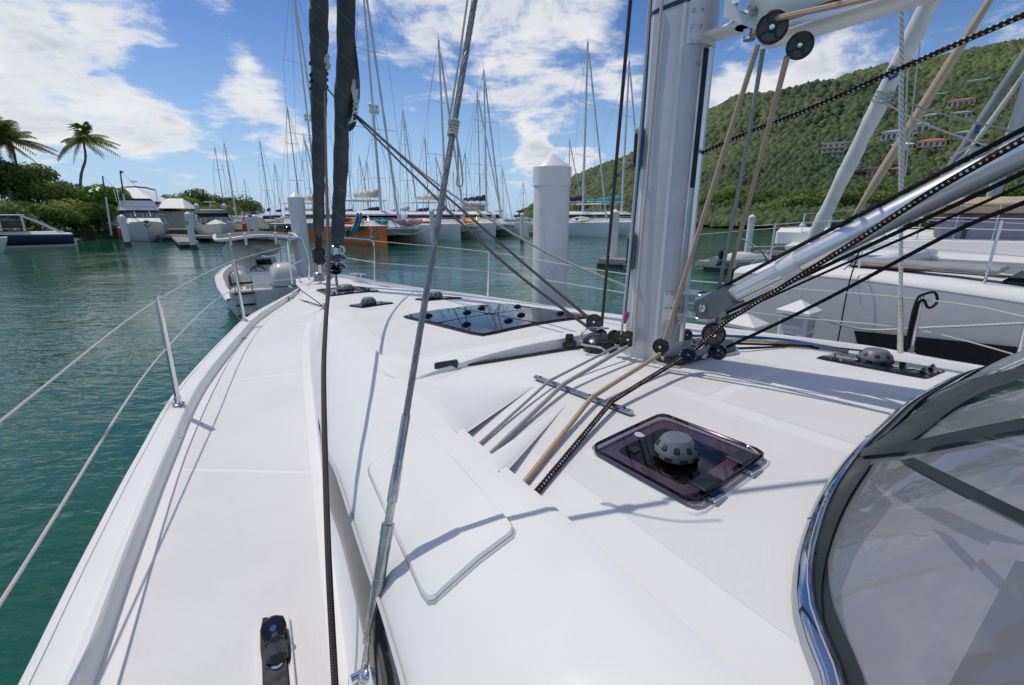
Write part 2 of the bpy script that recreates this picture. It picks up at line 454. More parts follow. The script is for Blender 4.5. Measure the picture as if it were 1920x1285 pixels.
m = MB(); m.add([(-9000, -3000, 0), (9000, -3000, 0), (9000, 14000, 0), (-9000, 14000, 0)], [(0, 1, 2, 3)])
obj('water', m, 'harbour_water', smooth=False, local=True, kind='structure')
# ------------------------------------------------------------ own yacht: frame of reference
TH = R(37.5); HV = np.array([-math.sin(TH), math.cos(TH), 0]); NV = np.array([math.cos(TH), math.sin(TH), 0]); UPV = np.array([0, 0, 1.])
M0 = np.array([.65, 2.0, 0])
def bst(p): r = np.asarray(p)[:2]-M0[:2]; return r@HV[:2], r@NV[:2]
def BP(s, t, d): return M0+s*HV+t*NV+np.array([0, 0, ZC-d])
def d0(s): return np.interp(s, [-4, -3, -1.5, 0, 1.5, 3, 5.2, 6, 7.3], [.55, .55, .58, .63, .70, .79, .95, .99, 1.03])
def dtop(s, t): return d0(s)+.08*min(abs(t), 1.3)**2
def ontop(px, py, lift=0):
    d = .7
    for _ in range(40):
        p = atd(px, py, d); s, t = bst(p); d = .5*d+.5*(dtop(s, t)-lift)
    return p
yacht = thing('sailing_yacht', BP(0, 0, ZC), 0, 'white sailing yacht with flush dark hatches whose deck fills the foreground', 'yacht')
Y = yacht
NC = 90
def ext(P, n=2.2):                         # carry a curve further aft than the frame shows
    P = np.asarray(P); d0_ = unit((P[0]-P[1])*np.array([1, 1, 0])); d = unit(d0_*.55-HV*.45)
    return np.vstack([P[0]+d0_*.4+d*(n-.4), P[0]+d0_*.4, P])
bow = atd(622, 514, 1.0)
Ep = ext([atd(*q) for q in [(40, 1273, 1.07), (107, 1137, 1.07), (163, 1027, 1.07), (253, 860, 1.07), (337, 723, 1.07), (430, 623, 1.07), (467, 592, 1.06), (540, 552, 1.04), (579, 530, 1.02)]]+[bow])
Es = ext([atd(*q) for q in [(1860, 690, .95), (1751, 672, .955), (1627, 649, .96), (1470, 629, .97), (1300, 608, 1.0), (1170, 592, 1.03), (1080, 580, 1.05), (1000, 569, 1.06), (914, 556, 1.06), (794, 541, 1.05), (739, 533, 1.04), (705, 528, 1.03), (660, 519, 1.01)]]+[bow])
Ep = cr(Ep, NC); Es = cr(Es, NC)
def inset(C, sgn, w, dz):
    T = np.gradient(C, axis=0); T[:, 2] = 0; T /= np.linalg.norm(T, axis=1)[:, None]
    Nn = np.stack([T[:, 1], -T[:, 0], 0*T[:, 0]], 1)*sgn
    w = np.minimum(w, np.linspace(1, 0, len(C))[:, None]*2.4*w+.02)
    Q = C+Nn*w; Q[:, 2] += dz; return Q
# toe rail caps
def rail(C, sgn, name):
    o0 = C.copy(); o0[:, 2] -= .03
    prof = [o0, C, inset(C, sgn, .012, .008), inset(C, sgn, .098, .011), inset(C, sgn, .110, .023), inset(C, sgn, .124, .024), inset(C, sgn, .131, .016), inset(C, sgn, .138, -.045)]
    m = MB(); m.loft(prof, flip=sgn < 0); return obj(name, m, 'gelcoat', Y, sharp=42), prof[-1]
railp, Ip = rail(Ep, 1, 'toe_rail'); rails, Is = rail(Es, -1, 'toe_rail')
for C, sgn in ((Ep, 1), (Es, -1)):
    m = MB(); m.tube(inset(C, sgn, .028, .0095), .0013, 4); obj('rail_seam', m, 'joint', Y)
# hull sides
for C, sg in ((Ep, 1), (Es, -1)):
    a = C.copy(); a[:, 2] -= .028; b = inset(C, sg, .10, 0); b[:, 2] = .6; c_ = inset(C, sg, .35, 0); c_[:, 2] = -.1
    m = MB(); m.loft([c_, b, a], flip=sg < 0); obj('hull_side', m, 'gelcoat', Y)
# crease between shoulder and top panel
crs = [ontop(*q) for q in [(1350, 1285), (1220, 1160), (1147, 1090), (1047, 993), (937, 897), (843, 807), (793, 760), (743, 710), (647, 620), (613, 581)]]
cs = np.array([bst(p) for p in crs]); cs = np.vstack([[-4, -1.32], [-2.2, -1.24], cs, [3.9, -.50], [5.0, -.36], [6.0, -.2], [7.1, .05]])
def crease_t(s): return np.interp(s, cs[:, 0], cs[:, 1])
def crease_ts(s): return np.interp(s, [-4, 0, 2, 3.2, 5, 6, 7.1], [1.18, 1.12, .95, .75, .62, .5, .22])
W = ext([atd(*q) for q in [(655, 1285, 1.115), (638, 1150, 1.115), (618, 1000, 1.11), (603, 880, 1.09), (588, 760, 1.05), (579, 670, .99), (581, 615, .94), (591, 590, .885), (606, 578, .84)]])
Wp = cr(W, NC)
nose = BP(3.02, crease_t(3.02), dtop(3.02, crease_t(3.02)))
# side deck: inner boundary runs along the coachroof base, then the crease line to the bow
ss = np.linspace(3.2, 6.75, 26)
inner = np.vstack([cr(W, 70), [BP(s, crease_t(s), dtop(s, crease_t(s))) for s in ss]])
inner = cr(inner, NC)
def deck_between(I, J, n=9, dip=.012):
    rows = []
    for k in np.linspace(0, 1, n):
        r = I*(1-k)+J*k; rows.append(r)
    return rows
Dp = deck_between(Ip, inner)
m = MB(); m.loft(Dp, flip=False); side_deck = obj('side_deck', m, 'gelcoat', Y)
# coachroof: base fillet, side, window band, shoulder, crease lip
T_ = ext([atd(*q) for q in [(763, 1285, .86), (720, 1143, .86), (680, 1027, .86), (640, 905, .865), (617, 840, .87), (604, 760, .875), (597, 690, .875), (599, 630, .87), (604, 600, .855), (610, 584, .835)]])
Wb = ext([atd(*q) for q in [(703, 1285, .995), (680, 1177, .995), (642, 1020, .995), (613, 927, .99), (602, 840, .98), (592, 740, .96), (588, 670, .93), (590, 620, .90), (597, 594, .865), (607, 580, .838)]])
s_n = np.linspace(-2.9, 3.02, NC)
Cp = np.array([BP(s, crease_t(s), dtop(s, crease_t(s))-.030*min(1, max(0, (3.02-s)/.7))) for s in s_n])
T_ = cr(T_, NC); Wb = cr(Wb, NC); C_ = cr(Cp, NC)
Mid = [T_*(1-k)+C_*k+np.array([0, 0, 1.])*b for k, b in ((.10, .022), (.25, .034), (.5, .036), (.75, .022), (.92, .006))]
lip0 = C_+NV*.020; lip1 = C_+NV*.026; lip1[:, 2] -= .045
m = MB(); m.loft([Wp, Wp*.85+Wb*.15+np.array([0, 0, -.012]), Wb, Wb*.5+T_*.5-NV*.004, T_]+Mid+[C_, lip0, lip1]); shoulder = obj('coachroof_shoulder', m, 'gelcoat', Y, sharp=50)
m = MB(); cl_ = cr([BP(s, crease_t(s)+.036, dtop(s, crease_t(s)+.036)-.0004) for s in np.linspace(-2.6, 2.4, 60)], 90); m.tube(cl_, .0022, 5); obj('crease_shade_line', m, 'joint', Y)  # thin grey line put in for the soft shade beside the crease lip
# window band, slightly proud of the coachroof side
a, b = Wb[4:56], T_[4:56]
tp = np.clip((np.arange(52)[::-1])/8., 0, 1)[:, None]
lo = a*(1-.06)+b*.06; hi = a*.06+b*.94; midp = (lo+hi)/2; lo = midp+(lo-midp)*tp; hi = midp+(hi-midp)*tp
off = -NV*.006+np.array([0, 0, .003])
m = MB(); m.loft([lo+off, (lo+hi)/2-NV*.010+off*.5, hi+off]); obj('side_window', m, 'window_dark', Y)
m = MB(); m.loft([hi+off*1.0+np.array([0,0,.0005]), hi+off*1.6+(hi-lo)*.05, hi+(hi-lo)*.10+off*.5]); obj('window_trim', m, 'gelcoat_grey', Y)
# top panel
sg = np.linspace(-3.0, 6.9, 120); rows = []
for s in sg:
    t0, t1 = crease_t(s)+.012, crease_ts(s)
    rows.append([BP(s, t, dtop(s, t)) for t in np.linspace(t0, t1, 34)])
m = MB(); m.loft(rows, flip=True); top = obj('coachroof', m, 'gelcoat', Y)
# starboard shoulder and side deck
rowA = [BP(s, crease_ts(s), dtop(s, crease_ts(s))) for s in sg]
rowB = [BP(s, crease_ts(s)+.16*min(1, max(.1, (5-s)/2)), dtop(s, crease_ts(s))+.05*min(1, max(.1, (5-s)/2))) for s in sg]
rowC = [BP(s, crease_ts(s)+.30*min(1, max(.1, (5-s)/2)), max(1.08, dtop(s, crease_ts(s)))) if s < 3 else BP(s, crease_ts(s)+.3*min(1, max(.1, (5-s)/2)), dtop(s, crease_ts(s))+.08) for s in sg]
m = MB(); m.loft([cr(rowC, NC), cr(rowB, NC), cr(rowA, NC)]); obj('coachroof_shoulder', m, 'gelcoat', Y, sharp=60)
m = MB(); m.loft(deck_between(Is, cr(rowC, NC)), flip=True); obj('side_deck', m, 'gelcoat', Y)
# cockpit end of the coachroof stays below the frame

# a lookup of the deck surface for fitting parts to it
from mathutils.bvhtree import BVHTree
def bvh_of(objs):
    V = []; Fc = []; n = 0
    for o in objs:
        M = world_of(o); V += [M @ v.co for v in o.data.vertices]
        Fc += [[k+n for k in p.vertices] for p in o.data.polygons]; n = len(V)
    return BVHTree.FromPolygons(V, Fc)
BV = bvh_of([side_deck, shoulder, top, railp, rails])
def deck(px, py, lift=0.0, normal=False):
    a, b = ray(px, py); d = Vector((a, 1, b)).normalized()
    loc, n, i, dist = BV.ray_cast(Vector((0, 0, ZC)), d)
    if loc is None: loc = Vector(ontop(px, py)); n = Vector((0, 0, 1))
    if n.z < 0: n = -n
    p = np.array(loc)+np.array(n)*lift
    return (p, np.array(n)) if normal else p
def down(x, y, lift=0.0):
    loc, n, i, dist = BV.ray_cast(Vector((x, y, 4)), Vector((0, 0, -1)))
    if loc is None: return np.array([x, y, ZC-1.1])
    return np.array(loc)+np.array([0, 0, lift])
def quad_pts(c4_, nu, nv, chamfer=0.0):
    """bilinear grid over four corner points given in plan, rounded at the corners"""
    c = [np.asarray(q, float) for q in c4_]; G = np.zeros((nu, nv, len(c[0])))
    for i, u in enumerate(np.linspace(0, 1, nu)):
        for j, v in enumerate(np.linspace(0, 1, nv)): G[i, j] = (1-u)*(1-v)*c[0]+u*(1-v)*c[1]+u*v*c[2]+(1-u)*v*c[3]
    if chamfer:
        K = G.copy()
        for (i, di) in ((0, 1), (nu-1, -1)):
            for (j, dj) in ((0, 1), (nv-1, -1)):
                G[i, j] = K[i, j]*(1-.55*chamfer)+(K[i+di, j]+K[i, j+dj])*.275*chamfer
    return G
def slab(mb, corners, lift, thick, nu=12, nv=12, chamfer=1.0, inset_=0.0):
    """slab lying along the deck between four plan corners"""
    c = [np.asarray(q)[:2] for q in corners]
    if inset_:
        ctr = sum(c)/4; c = [q+unit(ctr-q)*inset_ for q in c]
    G = quad_pts(c, nu, nv, chamfer)
    Tp = np.array([[down(*G[i, j], lift) for j in range(nv)] for i in range(nu)])
    Bt = Tp-np.array([0, 0, thick])
    # smooth bevel ring
    ctr = Tp.mean((0, 1)); e = min(.006, thick*.5)
    V = np.concatenate([Tp.reshape(-1, 3), Bt.reshape(-1, 3)]); Fc = []
    for i in range(nu-1):
        for j in range(nv-1): Fc.append((i*nv+j, (i+1)*nv+j, (i+1)*nv+j+1, i*nv+j+1))
    ring = [(i, 0) for i in range(nu)]+[(nu-1, j) for j in range(1, nv)]+[(i, nv-1) for i in range(nu-2, -1, -1)]+[(0, j) for j in range(nv-2, 0, -1)]
    R0 = np.array([Tp[i, j] for i, j in ring]); n0 = len(V); o = unit_rows(R0-ctr)
    R1 = R0+o*e-np.array([0, 0, e]); V = np.concatenate([V, R1, R1-np.array([0, 0, max(thick-e, .001)])]); k = len(ring)
    for a in range(k):
        b = (a+1) % k; i, j = ring[a]; i2, j2 = ring[b]
        Fc.append((i*nv+j, n0+a, n0+b, i2*nv+j2)); Fc.append((n0+a, n0+k+a, n0+k+b, n0+b))
    return mb.add(V, [f[::-1] for f in Fc])
def unit_rows(A): return A/(np.linalg.norm(A, axis=1)[:, None]+1e-9)
def ST(s, t): return (M0+s*HV+t*NV)[:2]
def pl(px, py): return deck(px, py)[:2]

# antiskid panels (proud 2 mm), laid between seams
def panel_on(rows_fn, name='antiskid_panel'):
    m = MB(); A = np.array(rows_fn); m.loft(A); return obj(name, m, 'antiskid', Y)
Dpa = np.array(Dp)                           # (9, NC, 3)
def side_panel(k0, k1, u0=.09, u1=.93):
    idx = np.linspace(k0, k1, max(6, int(k1-k0)+1)); rows = []
    for u in np.linspace(u0, u1, 6):
        r = Ip*(1-u)+inner*u
        rows.append(np.stack([np.interp(idx, np.arange(NC), r[:, c]) for c in range(3)], 1)+np.array([0, 0, .0005]))
    m = MB(); m.loft(rows); obj('antiskid_panel', m, 'antiskid', Y)
ks = [3, 30.2, 41.6, 52.5, 66, 82]
for k0, k1 in zip(ks[:-1], ks[1:]): side_panel(k0+.13, k1-.13, .09, .93 if k1 < 60 else .96)
def top_panel(s0, s1, f0, f1, t0=None, t1=None):
    rows = []
    for s in np.linspace(s0, s1, 22):
        a, b = crease_t(s)+.012, crease_ts(s)
        lo = a+(b-a)*f0 if t0 is None else t0; hi = a+(b-a)*f1 if t1 is None else t1
        rows.append([BP(s, t, dtop(s, t)-.0006) for t in np.linspace(lo, hi, 18)])
    m = MB(); m.loft(rows, flip=True); obj('antiskid_panel', m, 'antiskid', Y)
top_panel(-2.6, -.03, .06, .335); top_panel(-.42, -.03, .365, .62); top_panel(-2.0, -.47, .365, .60)
top_panel(.52, .90, .06, .94); top_panel(.92, 1.90, .06, .30); top_panel(1.94, 2.9, .08, .48); top_panel(1.94, 2.9, .50, .93); top_panel(2.94, 3.85, .05, .95); top_panel(5.15, 6.3, .1, .9)
top_panel(.92, 1.90, .80, .94)

# locker lid on the port shoulder
lid = [pl(*q) for q in [(690, 880), (800, 812), (966, 996), (803, 1134)]]
m = MB(); slab(m, lid, .010, .012, 16, 16); obj('locker_lid', m, 'gelcoat', Y, sharp=22)
m = MB(); slab(m, lid, .0015, .002, 14, 14, inset_=-.016); obj('locker_gap', m, 'joint', Y)
# wedge-shaped fairings between the control lines, flush with the shoulder lip
LIPF = cr(lip0, 1200)
def lip_near(px, py): p = ontop(px, py); return LIPF[int(np.argmin(np.linalg.norm(LIPF[:, :2]-p[:2], axis=1)))]
for (pb_, pt_, pc_, pe_) in [((860, 821), (843, 807), (775, 742), (1003, 724)), ((939, 896), (924, 882), (913, 871), (1067, 754))]:
    a0_, a1_, c1_, e1_ = deck(*pb_)-UPV*.002, lip_near(*pt_)+UPV*.0004, lip_near(*pc_)+UPV*.0004, deck(*pe_)+UPV*.0003
    a1_ = np.array([*(a0_[:2]*.7+a1_[:2]*.3), a1_[2]]); m = MB(); n_ = 10
    S = [a0_*(1-k)+e1_*k for k in np.linspace(0, 1, n_)]; T2 = [a1_*(1-k)+e1_*k for k in np.linspace(0, 1, n_)]; T3 = [a1_*(1-k)+e1_*k+UPV*.001*(1-k)-NV*.006*(1-k) for k in np.linspace(0, 1, n_)]; U2 = [c1_*(1-k)+e1_*k for k in np.linspace(0, 1, n_)]
    m.loft([S, T2, T3, U2]); obj('line_fairing', m, 'gelcoat', Y, sharp=60)
# slots where the four lines go under
for q in [(881, 846), (901, 866), (968, 926), (989, 946)]:
    p = lip_near(*q); m = MB(); m.box(p+NV*.0045-UPV*.016, (.006, .030, .022), np.array([NV, HV, UPV]), .003); obj('line_slot', m, 'dark_void', Y)

# self-tacking track recess in front of the mast: riser, track, end stop, car
m = MB(); rl = [pl(745, 711), pl(840, 697), pl(960, 670), pl(1060, 652), pl(1115, 640)]
rl = cr([np.array([*q, 0]) for q in rl], 20)
A = []
fw = unit(np.array([HV[0]*.95+NV[0]*-.1, HV[1]*.95-NV[1]*.1, 0]))
for i, q in enumerate(rl):
    h = .052*math.sin(min(1, i/15.)*math.pi/2)*1.0
    z = down(q[0], q[1])[2]; A.append([np.array([q[0], q[1], z+.0005]), np.array([q[0], q[1], z+h*.92])+fw*.006, np.array([q[0], q[1], z+h])+fw*.02, np.array([q[0], q[1], down(*(q[:2]+fw[:2]*.30))[2]+.001])+fw*.30])
m.loft(np.array(A).transpose(1, 0, 2)); obj('track_riser', m, 'gelcoat', Y, sharp=50)
tr = [pl(826, 696), pl(960, 674), pl(1066, 657), pl(1140, 645)]; tr = cr([down(*q, .008) for q in tr], 16)
m = MB(); m.tube(tr, .007, 6, squash=(1.0, .9)); trk = obj('jib_track', m, 'black_plastic', Y)
m = MB(); m.box(deck(838, 694, .02), (.11, .03, .045), np.array([unit(tr[1]-tr[0]), unit(np.cross(UPV, tr[1]-tr[0])), UPV]), .006); obj('end_stop', m, 'black_plastic', trk)
m = MB(); m.box(deck(1068, 655, .025), (.07, .03, .035), np.array([unit(tr[1]-tr[0]), unit(np.cross(UPV, tr[1]-tr[0])), UPV]), .008); m.box(deck(1068, 652, .055), (.04, .03, .03), None, .006); obj('track_car', m, 'black_plastic', trk)

# ---------------- hatches
def vent(parent, c, r=.075, mname='grey_plastic', slots=9):
    m = MB(); m.lathe([(r*.86, 0), (r, .006), (r*1.02, .018), (r*.98, .026), (r*.70, .052), (r*.62, .056), (r*.2, .058), (.001, .058)], c, seg=36)
    v = obj('vent_dome', m, mname, parent, sharp=28)
    for k in range(slots):
        a = 2*math.pi*k/slots+.2; o = np.array([math.cos(a), math.sin(a), 0]); n = unit(o*.9+UPV*.9)
        t = np.cross(UPV, o); m = MB(); m.box(np.asarray(c)+o*r*.825+UPV*.0375, (r*.30, .020, .006), np.array([t, np.cross(n, t), n]), .003); obj('vent_slot', m, 'dark_void', v)
        a2 = a+math.pi/slots; o = np.array([math.cos(a2), math.sin(a2), 0]); t = np.cross(UPV, o)
        m = MB(); m.box(np.asarray(c)+o*r*1.0+UPV*.013, (r*.34, .007, .008), np.array([t, o, UPV])); obj('vent_slot', m, 'dark_void', v)
    return v
HC = [(1108, 852), (1240, 789), (1433, 865), (1302, 961)]
hp = [pl(*q) for q in HC]
def lerp4(hp, u, v): return (1-u)*(1-v)*hp[0]+u*(1-v)*hp[1]+u*v*hp[2]+(1-u)*v*hp[3]
m = MB(); slab(m, hp, .006, .010, 12, 12, inset_=-.022); fr = obj('hatch', m, 'gelcoat', Y)
rec = [lerp4(hp, .23, .17), lerp4(hp, .82, .17), lerp4(hp, .82, .76), lerp4(hp, .23, .76)]
m = MB(); slab(m, rec, .010, .006, 12, 12); obj('hatch_opening', m, 'dark_void', fr)
m = MB(); slab(m, [lerp4(hp, .19, .13), lerp4(hp, .86, .13), lerp4(hp, .86, .80), lerp4(hp, .19, .80)], .008, .004, 12, 12); obj('hatch_seal', m, 'black_plastic', fr)
m = MB(); slab(m, [lerp4(hp, -.005, .0), lerp4(hp, 1., .0), lerp4(hp, 1., 1.), lerp4(hp, -.005, 1.)], .030, .012, 14, 14); obj('hatch_pane', m, 'tinted_pane', fr)
e = [np.array([*q, 0]) for q in hp]
m = MB()
loop = []
for a, b in ((0, 1), (1, 2), (2, 3), (3, 0)):
    for k in np.linspace(.06, .94, 10): loop.append(down(*(hp[a]*(1-k)+hp[b]*k), .023))
m.tube(np.array(loop), .0045, 6, closed=True); obj('pane_edge', m, 'black_gloss', fr)
vent(fr, down(*pl(1264, 874), .031), .054)
for (u, v) in ((.24, .93), (.76, .93)):
    q = lerp4(hp, u, v); ax = unit(np.array([*(hp[2]-hp[3]), 0])); m = MB()
    m.box(down(*q, .033), (.075, .048, .008), np.array([ax, np.cross(UPV, ax), UPV]), .003); obj('hinge_cover', m, 'black_plastic', fr)
    m = MB(); m.box(down(*lerp4(hp, u, 1.03), .010), (.05, .018, .012), np.array([ax, np.cross(UPV, ax), UPV]), .003); obj('hinge', m, 'steel', fr)
m = MB(); m.box(down(*lerp4(hp, .22, .30), .031), (.030, .026, .004), np.array([unit(np.array([*(hp[1]-hp[0]), 0])), unit(np.array([*(hp[3]-hp[0]), 0])), UPV])); obj('hatch_latch', m, 'black_plastic', fr)
m = MB(); m.lathe([(.016, 0), (.016, .001)], down(*lerp4(hp, .46, .16), .0302)); obj('hatch_badge', m, 'gelcoat_grey', fr)

def flush_hatch(corners_px, handles, vent_at=None, vr=.06, lift=.012, latch=(.05, .02)):
    c = [pl(*q) if q[0] > 50 else np.asarray(q) for q in corners_px]
    m = MB(); slab(m, c, lift, .012, 10, 10, .6); h = obj('hatch', m, 'hatch_glass', Y)
    m = MB(); slab(m, c, lift*.4, .004, 8, 8, .5, inset_=-.012); obj('hatch_rim', m, 'rubber', h)
    for q in handles:
        p = down(*lerp4(c, *q), lift+.008); ax = unit(np.array([*(c[1]-c[0]), 0]))
        m = MB(); m.box(p, (latch[0], .018, .014), np.array([ax, np.cross(UPV, ax), UPV]), .004); m.box(p+UPV*.008+ax*.01, (latch[0]*.6, .012, .008), np.array([ax, np.cross(UPV, ax), UPV]), .003); obj('hatch_handle', m, 'black_plastic', h)
    if vent_at: vent(h, down(*lerp4(c, *vent_at), lift), vr, 'grey_plastic', 8)
    return h, c
# big foredeck skylight of four panes
big = [(753, 595), (905, 632), (1108, 597), (950, 572)]
bc = [pl(*q) for q in big]
m = MB(); slab(m, bc, .006, .010, 10, 10, .6, inset_=-.012); sk = obj('skylight', m, 'rubber', Y)
for (u0, u1) in ((.012, .49), (.51, .988)):
    for (v0, v1) in ((.012, .44), (.46, .988)):
        q = [lerp4(bc, u0, v0), lerp4(bc, u1, v0), lerp4(bc, u1, v1), lerp4(bc, u0, v1)]
        m = MB(); slab(m, q, .014, .010, 8, 8, .5); p = obj('skylight_pane', m, 'hatch_glass', sk)
for (u, v) in ((.22, .10), (.70, .10), (.34, .36), (.82, .36), (.22, .58), (.70, .58), (.30, .88), (.80, .88)):
    p = down(*lerp4(bc, u, v), .020); ax = unit(np.array([*(bc[3]-bc[0]), 0]))
    m = MB(); m.box(p, (.062, .020, .014), np.array([ax, np.cross(UPV, ax), UPV]), .004); m.box(p+UPV*.010, (.034, .013, .008), np.array([ax, np.cross(UPV, ax), UPV]), .003); obj('pane_handle', m, 'black_plastic', sk)
flush_hatch([(592, 545), (620, 556.5), (712, 547), (672, 539)], [(.85, .12), (.8, .86)], (.5, .5), .10, .016)
flush_hatch([(655, 575), (682, 578), (737, 570), (712, 568)], [(.8, .15)], (.48, .42), .065, .016)
flush_hatch([(779, 562.5), (802, 565), (866, 560.5), (842, 558.5)], [(.8, .15)], (.48, .42), .065, .016)
flush_hatch([ST(-.46, .60), ST(-.46, .98), ST(-.84, .98), ST(-.84, .60)], [(.3, .93), (.7, .93)], (.48, .45), .066, .009)

# rope guide bar, deck filler, pad eye, small fittings
g0, g1 = deck(1005, 712, .012), deck(1184, 780, .012)
m = MB(); m.tube(cr([g0, g1], 8), .0125, 8, squash=(.7, 1)); gb = obj('rope_guide', m, 'steel_worn', Y)
for k in (.06, .34, .62, .94):
    m = MB(); m.lathe([(.004, 0), (.004, .002)], g0*(1-k)+g1*k+UPV*.009, seg=10); obj('guide_screw', m, 'dark_void', gb)
p, n = deck(457, 637, .002, True); m = MB(); m.lathe([(.035, 0), (.035, .004), (.028, .005), (.001, .005)], p, n, 24); fc = obj('deck_filler', m, 'steel', Y)
m = MB(); m.lathe([(.022, 0), (.022, .001)], p+n*.0052, n, 20); obj('filler_cap', m, 'blue_paint', fc)
for q in [(337, 822), (436, 645), (515, 570)]:
    p = deck(*q, .001); m = MB(); m.lathe([(.007, 0), (.007, .004)], p, seg=10); obj('rail_screw', m, 'steel', Y)

# ---------------- stanchions and lifelines
def stanchion(bx, by, tx, ty, d=1.05, top_=True, hgt=None, r=.0145):
    b = atd(bx, by, d); a, s_ = ray(tx, ty); tz = s_*b[1]+ZC
    t = np.array([a*b[1], b[1], tz]); m = MB(); m.tube([b, b*.5+t*.5, t], r, 12); st = obj('stanchion', m, 'steel', Y)
    m = MB(); m.lathe([(.032, 0), (.032, .006), (.019, .012), (.018, .045), (.014, .048)], b-UPV*.004, unit(t-b), 16); obj('stanchion_base', m, 'steel', st)
    m = MB(); m.lathe([(r*1.02, -.004), (r*1.1, 0), (r*.8, .006), (.001, .008)], t, unit(t-b), 12); obj('stanchion_cap', m, 'steel', st)
    m = MB(); q = b*.46+t*.54; m.tube([q-HV*.012, q+HV*.012], .008, 10); obj('wire_eye', m, 'steel', st)
    return b, t, q
s1 = stanchion(335, 757, 294, 556); s2 = stanchion(458, 600, 437.5, 487)
m = MB(); ring = [s1[0]+np.array([-.05-.03*math.cos(a), -.02+.02*math.sin(a), .01]) for a in np.linspace(0, 6.28, 18)]; m.tube(ring[:-1], .0022, 5, closed=True); obj('split_ring', m, 'steel', Y)
s3 = stanchion(915, 556, 917, 470, 1.05); s4 = stanchion(1707, 662, 1728, 556, .98); s5 = stanchion(1905, 690, 1930, 590, .95)
def wireline(name, pts, r=.0032, mt='rope_white'):
    m = MB(); m.tube(cr(pts, max(2, 10*(len(pts)-1))), r, 6); return obj(name, m, mt, Y)
aft1 = at(-60, 838, .95); aft2 = at(-60, 1225, .62)
pb_t, pb_m = at(552, 455, 6.4), at(556, 500, 6.4)
wireline('lifeline', [aft1, s1[1]-UPV*.02, s2[1]-UPV*.015, at(545, 460, 6.0)], .0042); wireline('lifeline', [aft2, s1[2], s2[2], at(575, 520, 6.2)], .0042)
pst = at(700, 452, 6.9)
wireline('lifeline', [pst, s3[1]-UPV*.02, at(1190, 516, 4.6), s4[1]-UPV*.02, at(1990, 610, 2.6)], .005, 'rope_white'); wireline('lifeline', [at(704, 493, 6.9), s3[2], at(1170, 549, 4.6), at(1440, 590, 3.9), s4[2]-UPV*.05, at(1990, 690, 2.6)], .005, 'rope_white')
# pulpit: port hoop and starboard hoop
m = MB()
hoop = [at(548, 532, 6.55), at(540, 458, 6.6), at(543, 452, 6.6), at(565, 447, 6.9), at(568, 452, 6.95), at(578, 485, 7.1), at(579, 525, 7.2)]
m.tube(cr(hoop, 40), .0135, 8); m.tube([at(545, 497, 6.58), at(577, 483, 7.1)], .011, 8); pp = obj('pulpit', m, 'steel', Y)
m = MB(); hoop = [at(703, 531, 6.85), at(701, 460, 6.85), at(698, 452, 6.85), at(690, 450, 6.95), at(640, 446, 7.6)]
m.tube(cr(hoop, 30), .0135, 8); m.tube([at(703, 492, 6.87), at(640, 483, 7.6)], .011, 8); obj('pulpit', m, 'steel', Y)

# ---------------- furling gear and the forestays (the furled sails are things of their own)
fs_o = [at(599, 522, 6.6), at(598, 460, 6.45), at(597, 0, 5.85)]
fs_i = [at(632, 540, 5.75), at(633, 470, 5.6), at(650, 0, 4.85)]
m = MB(); p = at(598, 480, 6.5); m.box(p, (.155, .15, .24), np.array([NV, HV, UPV]), .03); dr = obj('furler_drum', m, 'black_plastic', Y)
m = MB(); m.tube([at(599, 524, 6.6), p], .03, 12); obj('drum_stem', m, 'steel', dr)
for k, z in enumerate((0, .07)):
    m = MB(); m.lathe([(.075, 0), (.09, .01), (.07, .05), (.04, .07)], at(599, 527, 6.6)+UPV*z*.9, seg=16); obj('stem_fitting', m, 'steel_worn', dr)
m = MB(); m.tube([at(597.5, 466, 6.45), at(597.5, 440, 6.42)], .045, 12); obj('swivel', m, 'black_plastic', dr)
m = MB(); base = at(632, 541, 5.75)
m.box(base+UPV*.09, (.022, .05, .22), np.array([NV, HV, UPV]), .006); tn = obj('tack_strap', m, 'steel', Y)
for z in (.05, .10, .15):
    m = MB(); m.tube([base+UPV*z-NV*.014, base+UPV*z+NV*.014], .008, 8); obj('strap_hole', m, 'dark_void', tn)
m = MB(); ax = unit(fs_i[1]-fs_i[0]); q = base+UPV*.20
m.lathe([(.05, 0), (.075, .01), (.075, .03), (.04, .045), (.035, .09), (.04, .10), (.05, .12)], q, ax, 20); fd = obj('furler_spool', m, 'black_plastic', Y)
for h in (.07, .19):
    m = MB(); m.lathe([(.03, 0), (.118, .010), (.122, .016), (.118, .020), (.03, .030)], q+ax*h, ax, 28); obj('spool_flange', m, 'black_gloss', fd)
    m = MB(); ring = [q+ax*(h+.016)+.122*(math.cos(a)*frame(ax)[0]+math.sin(a)*frame(ax)[1]) for a in np.linspace(0, 2*math.pi, 28, endpoint=False)]; m.tube(ring, .004, 6, closed=True); obj('flange_guard', m, 'steel', fd)
m = MB(); m.lathe([(.045, .22), (.05, .24), (.05, .36), (.034, .37)], q, ax, 18); obj('tack_swivel', m, 'steel', fd)
m = MB(); m.tube([base, q+ax*.3], .014, 8); obj('forestay_rod', m, 'steel', fd)

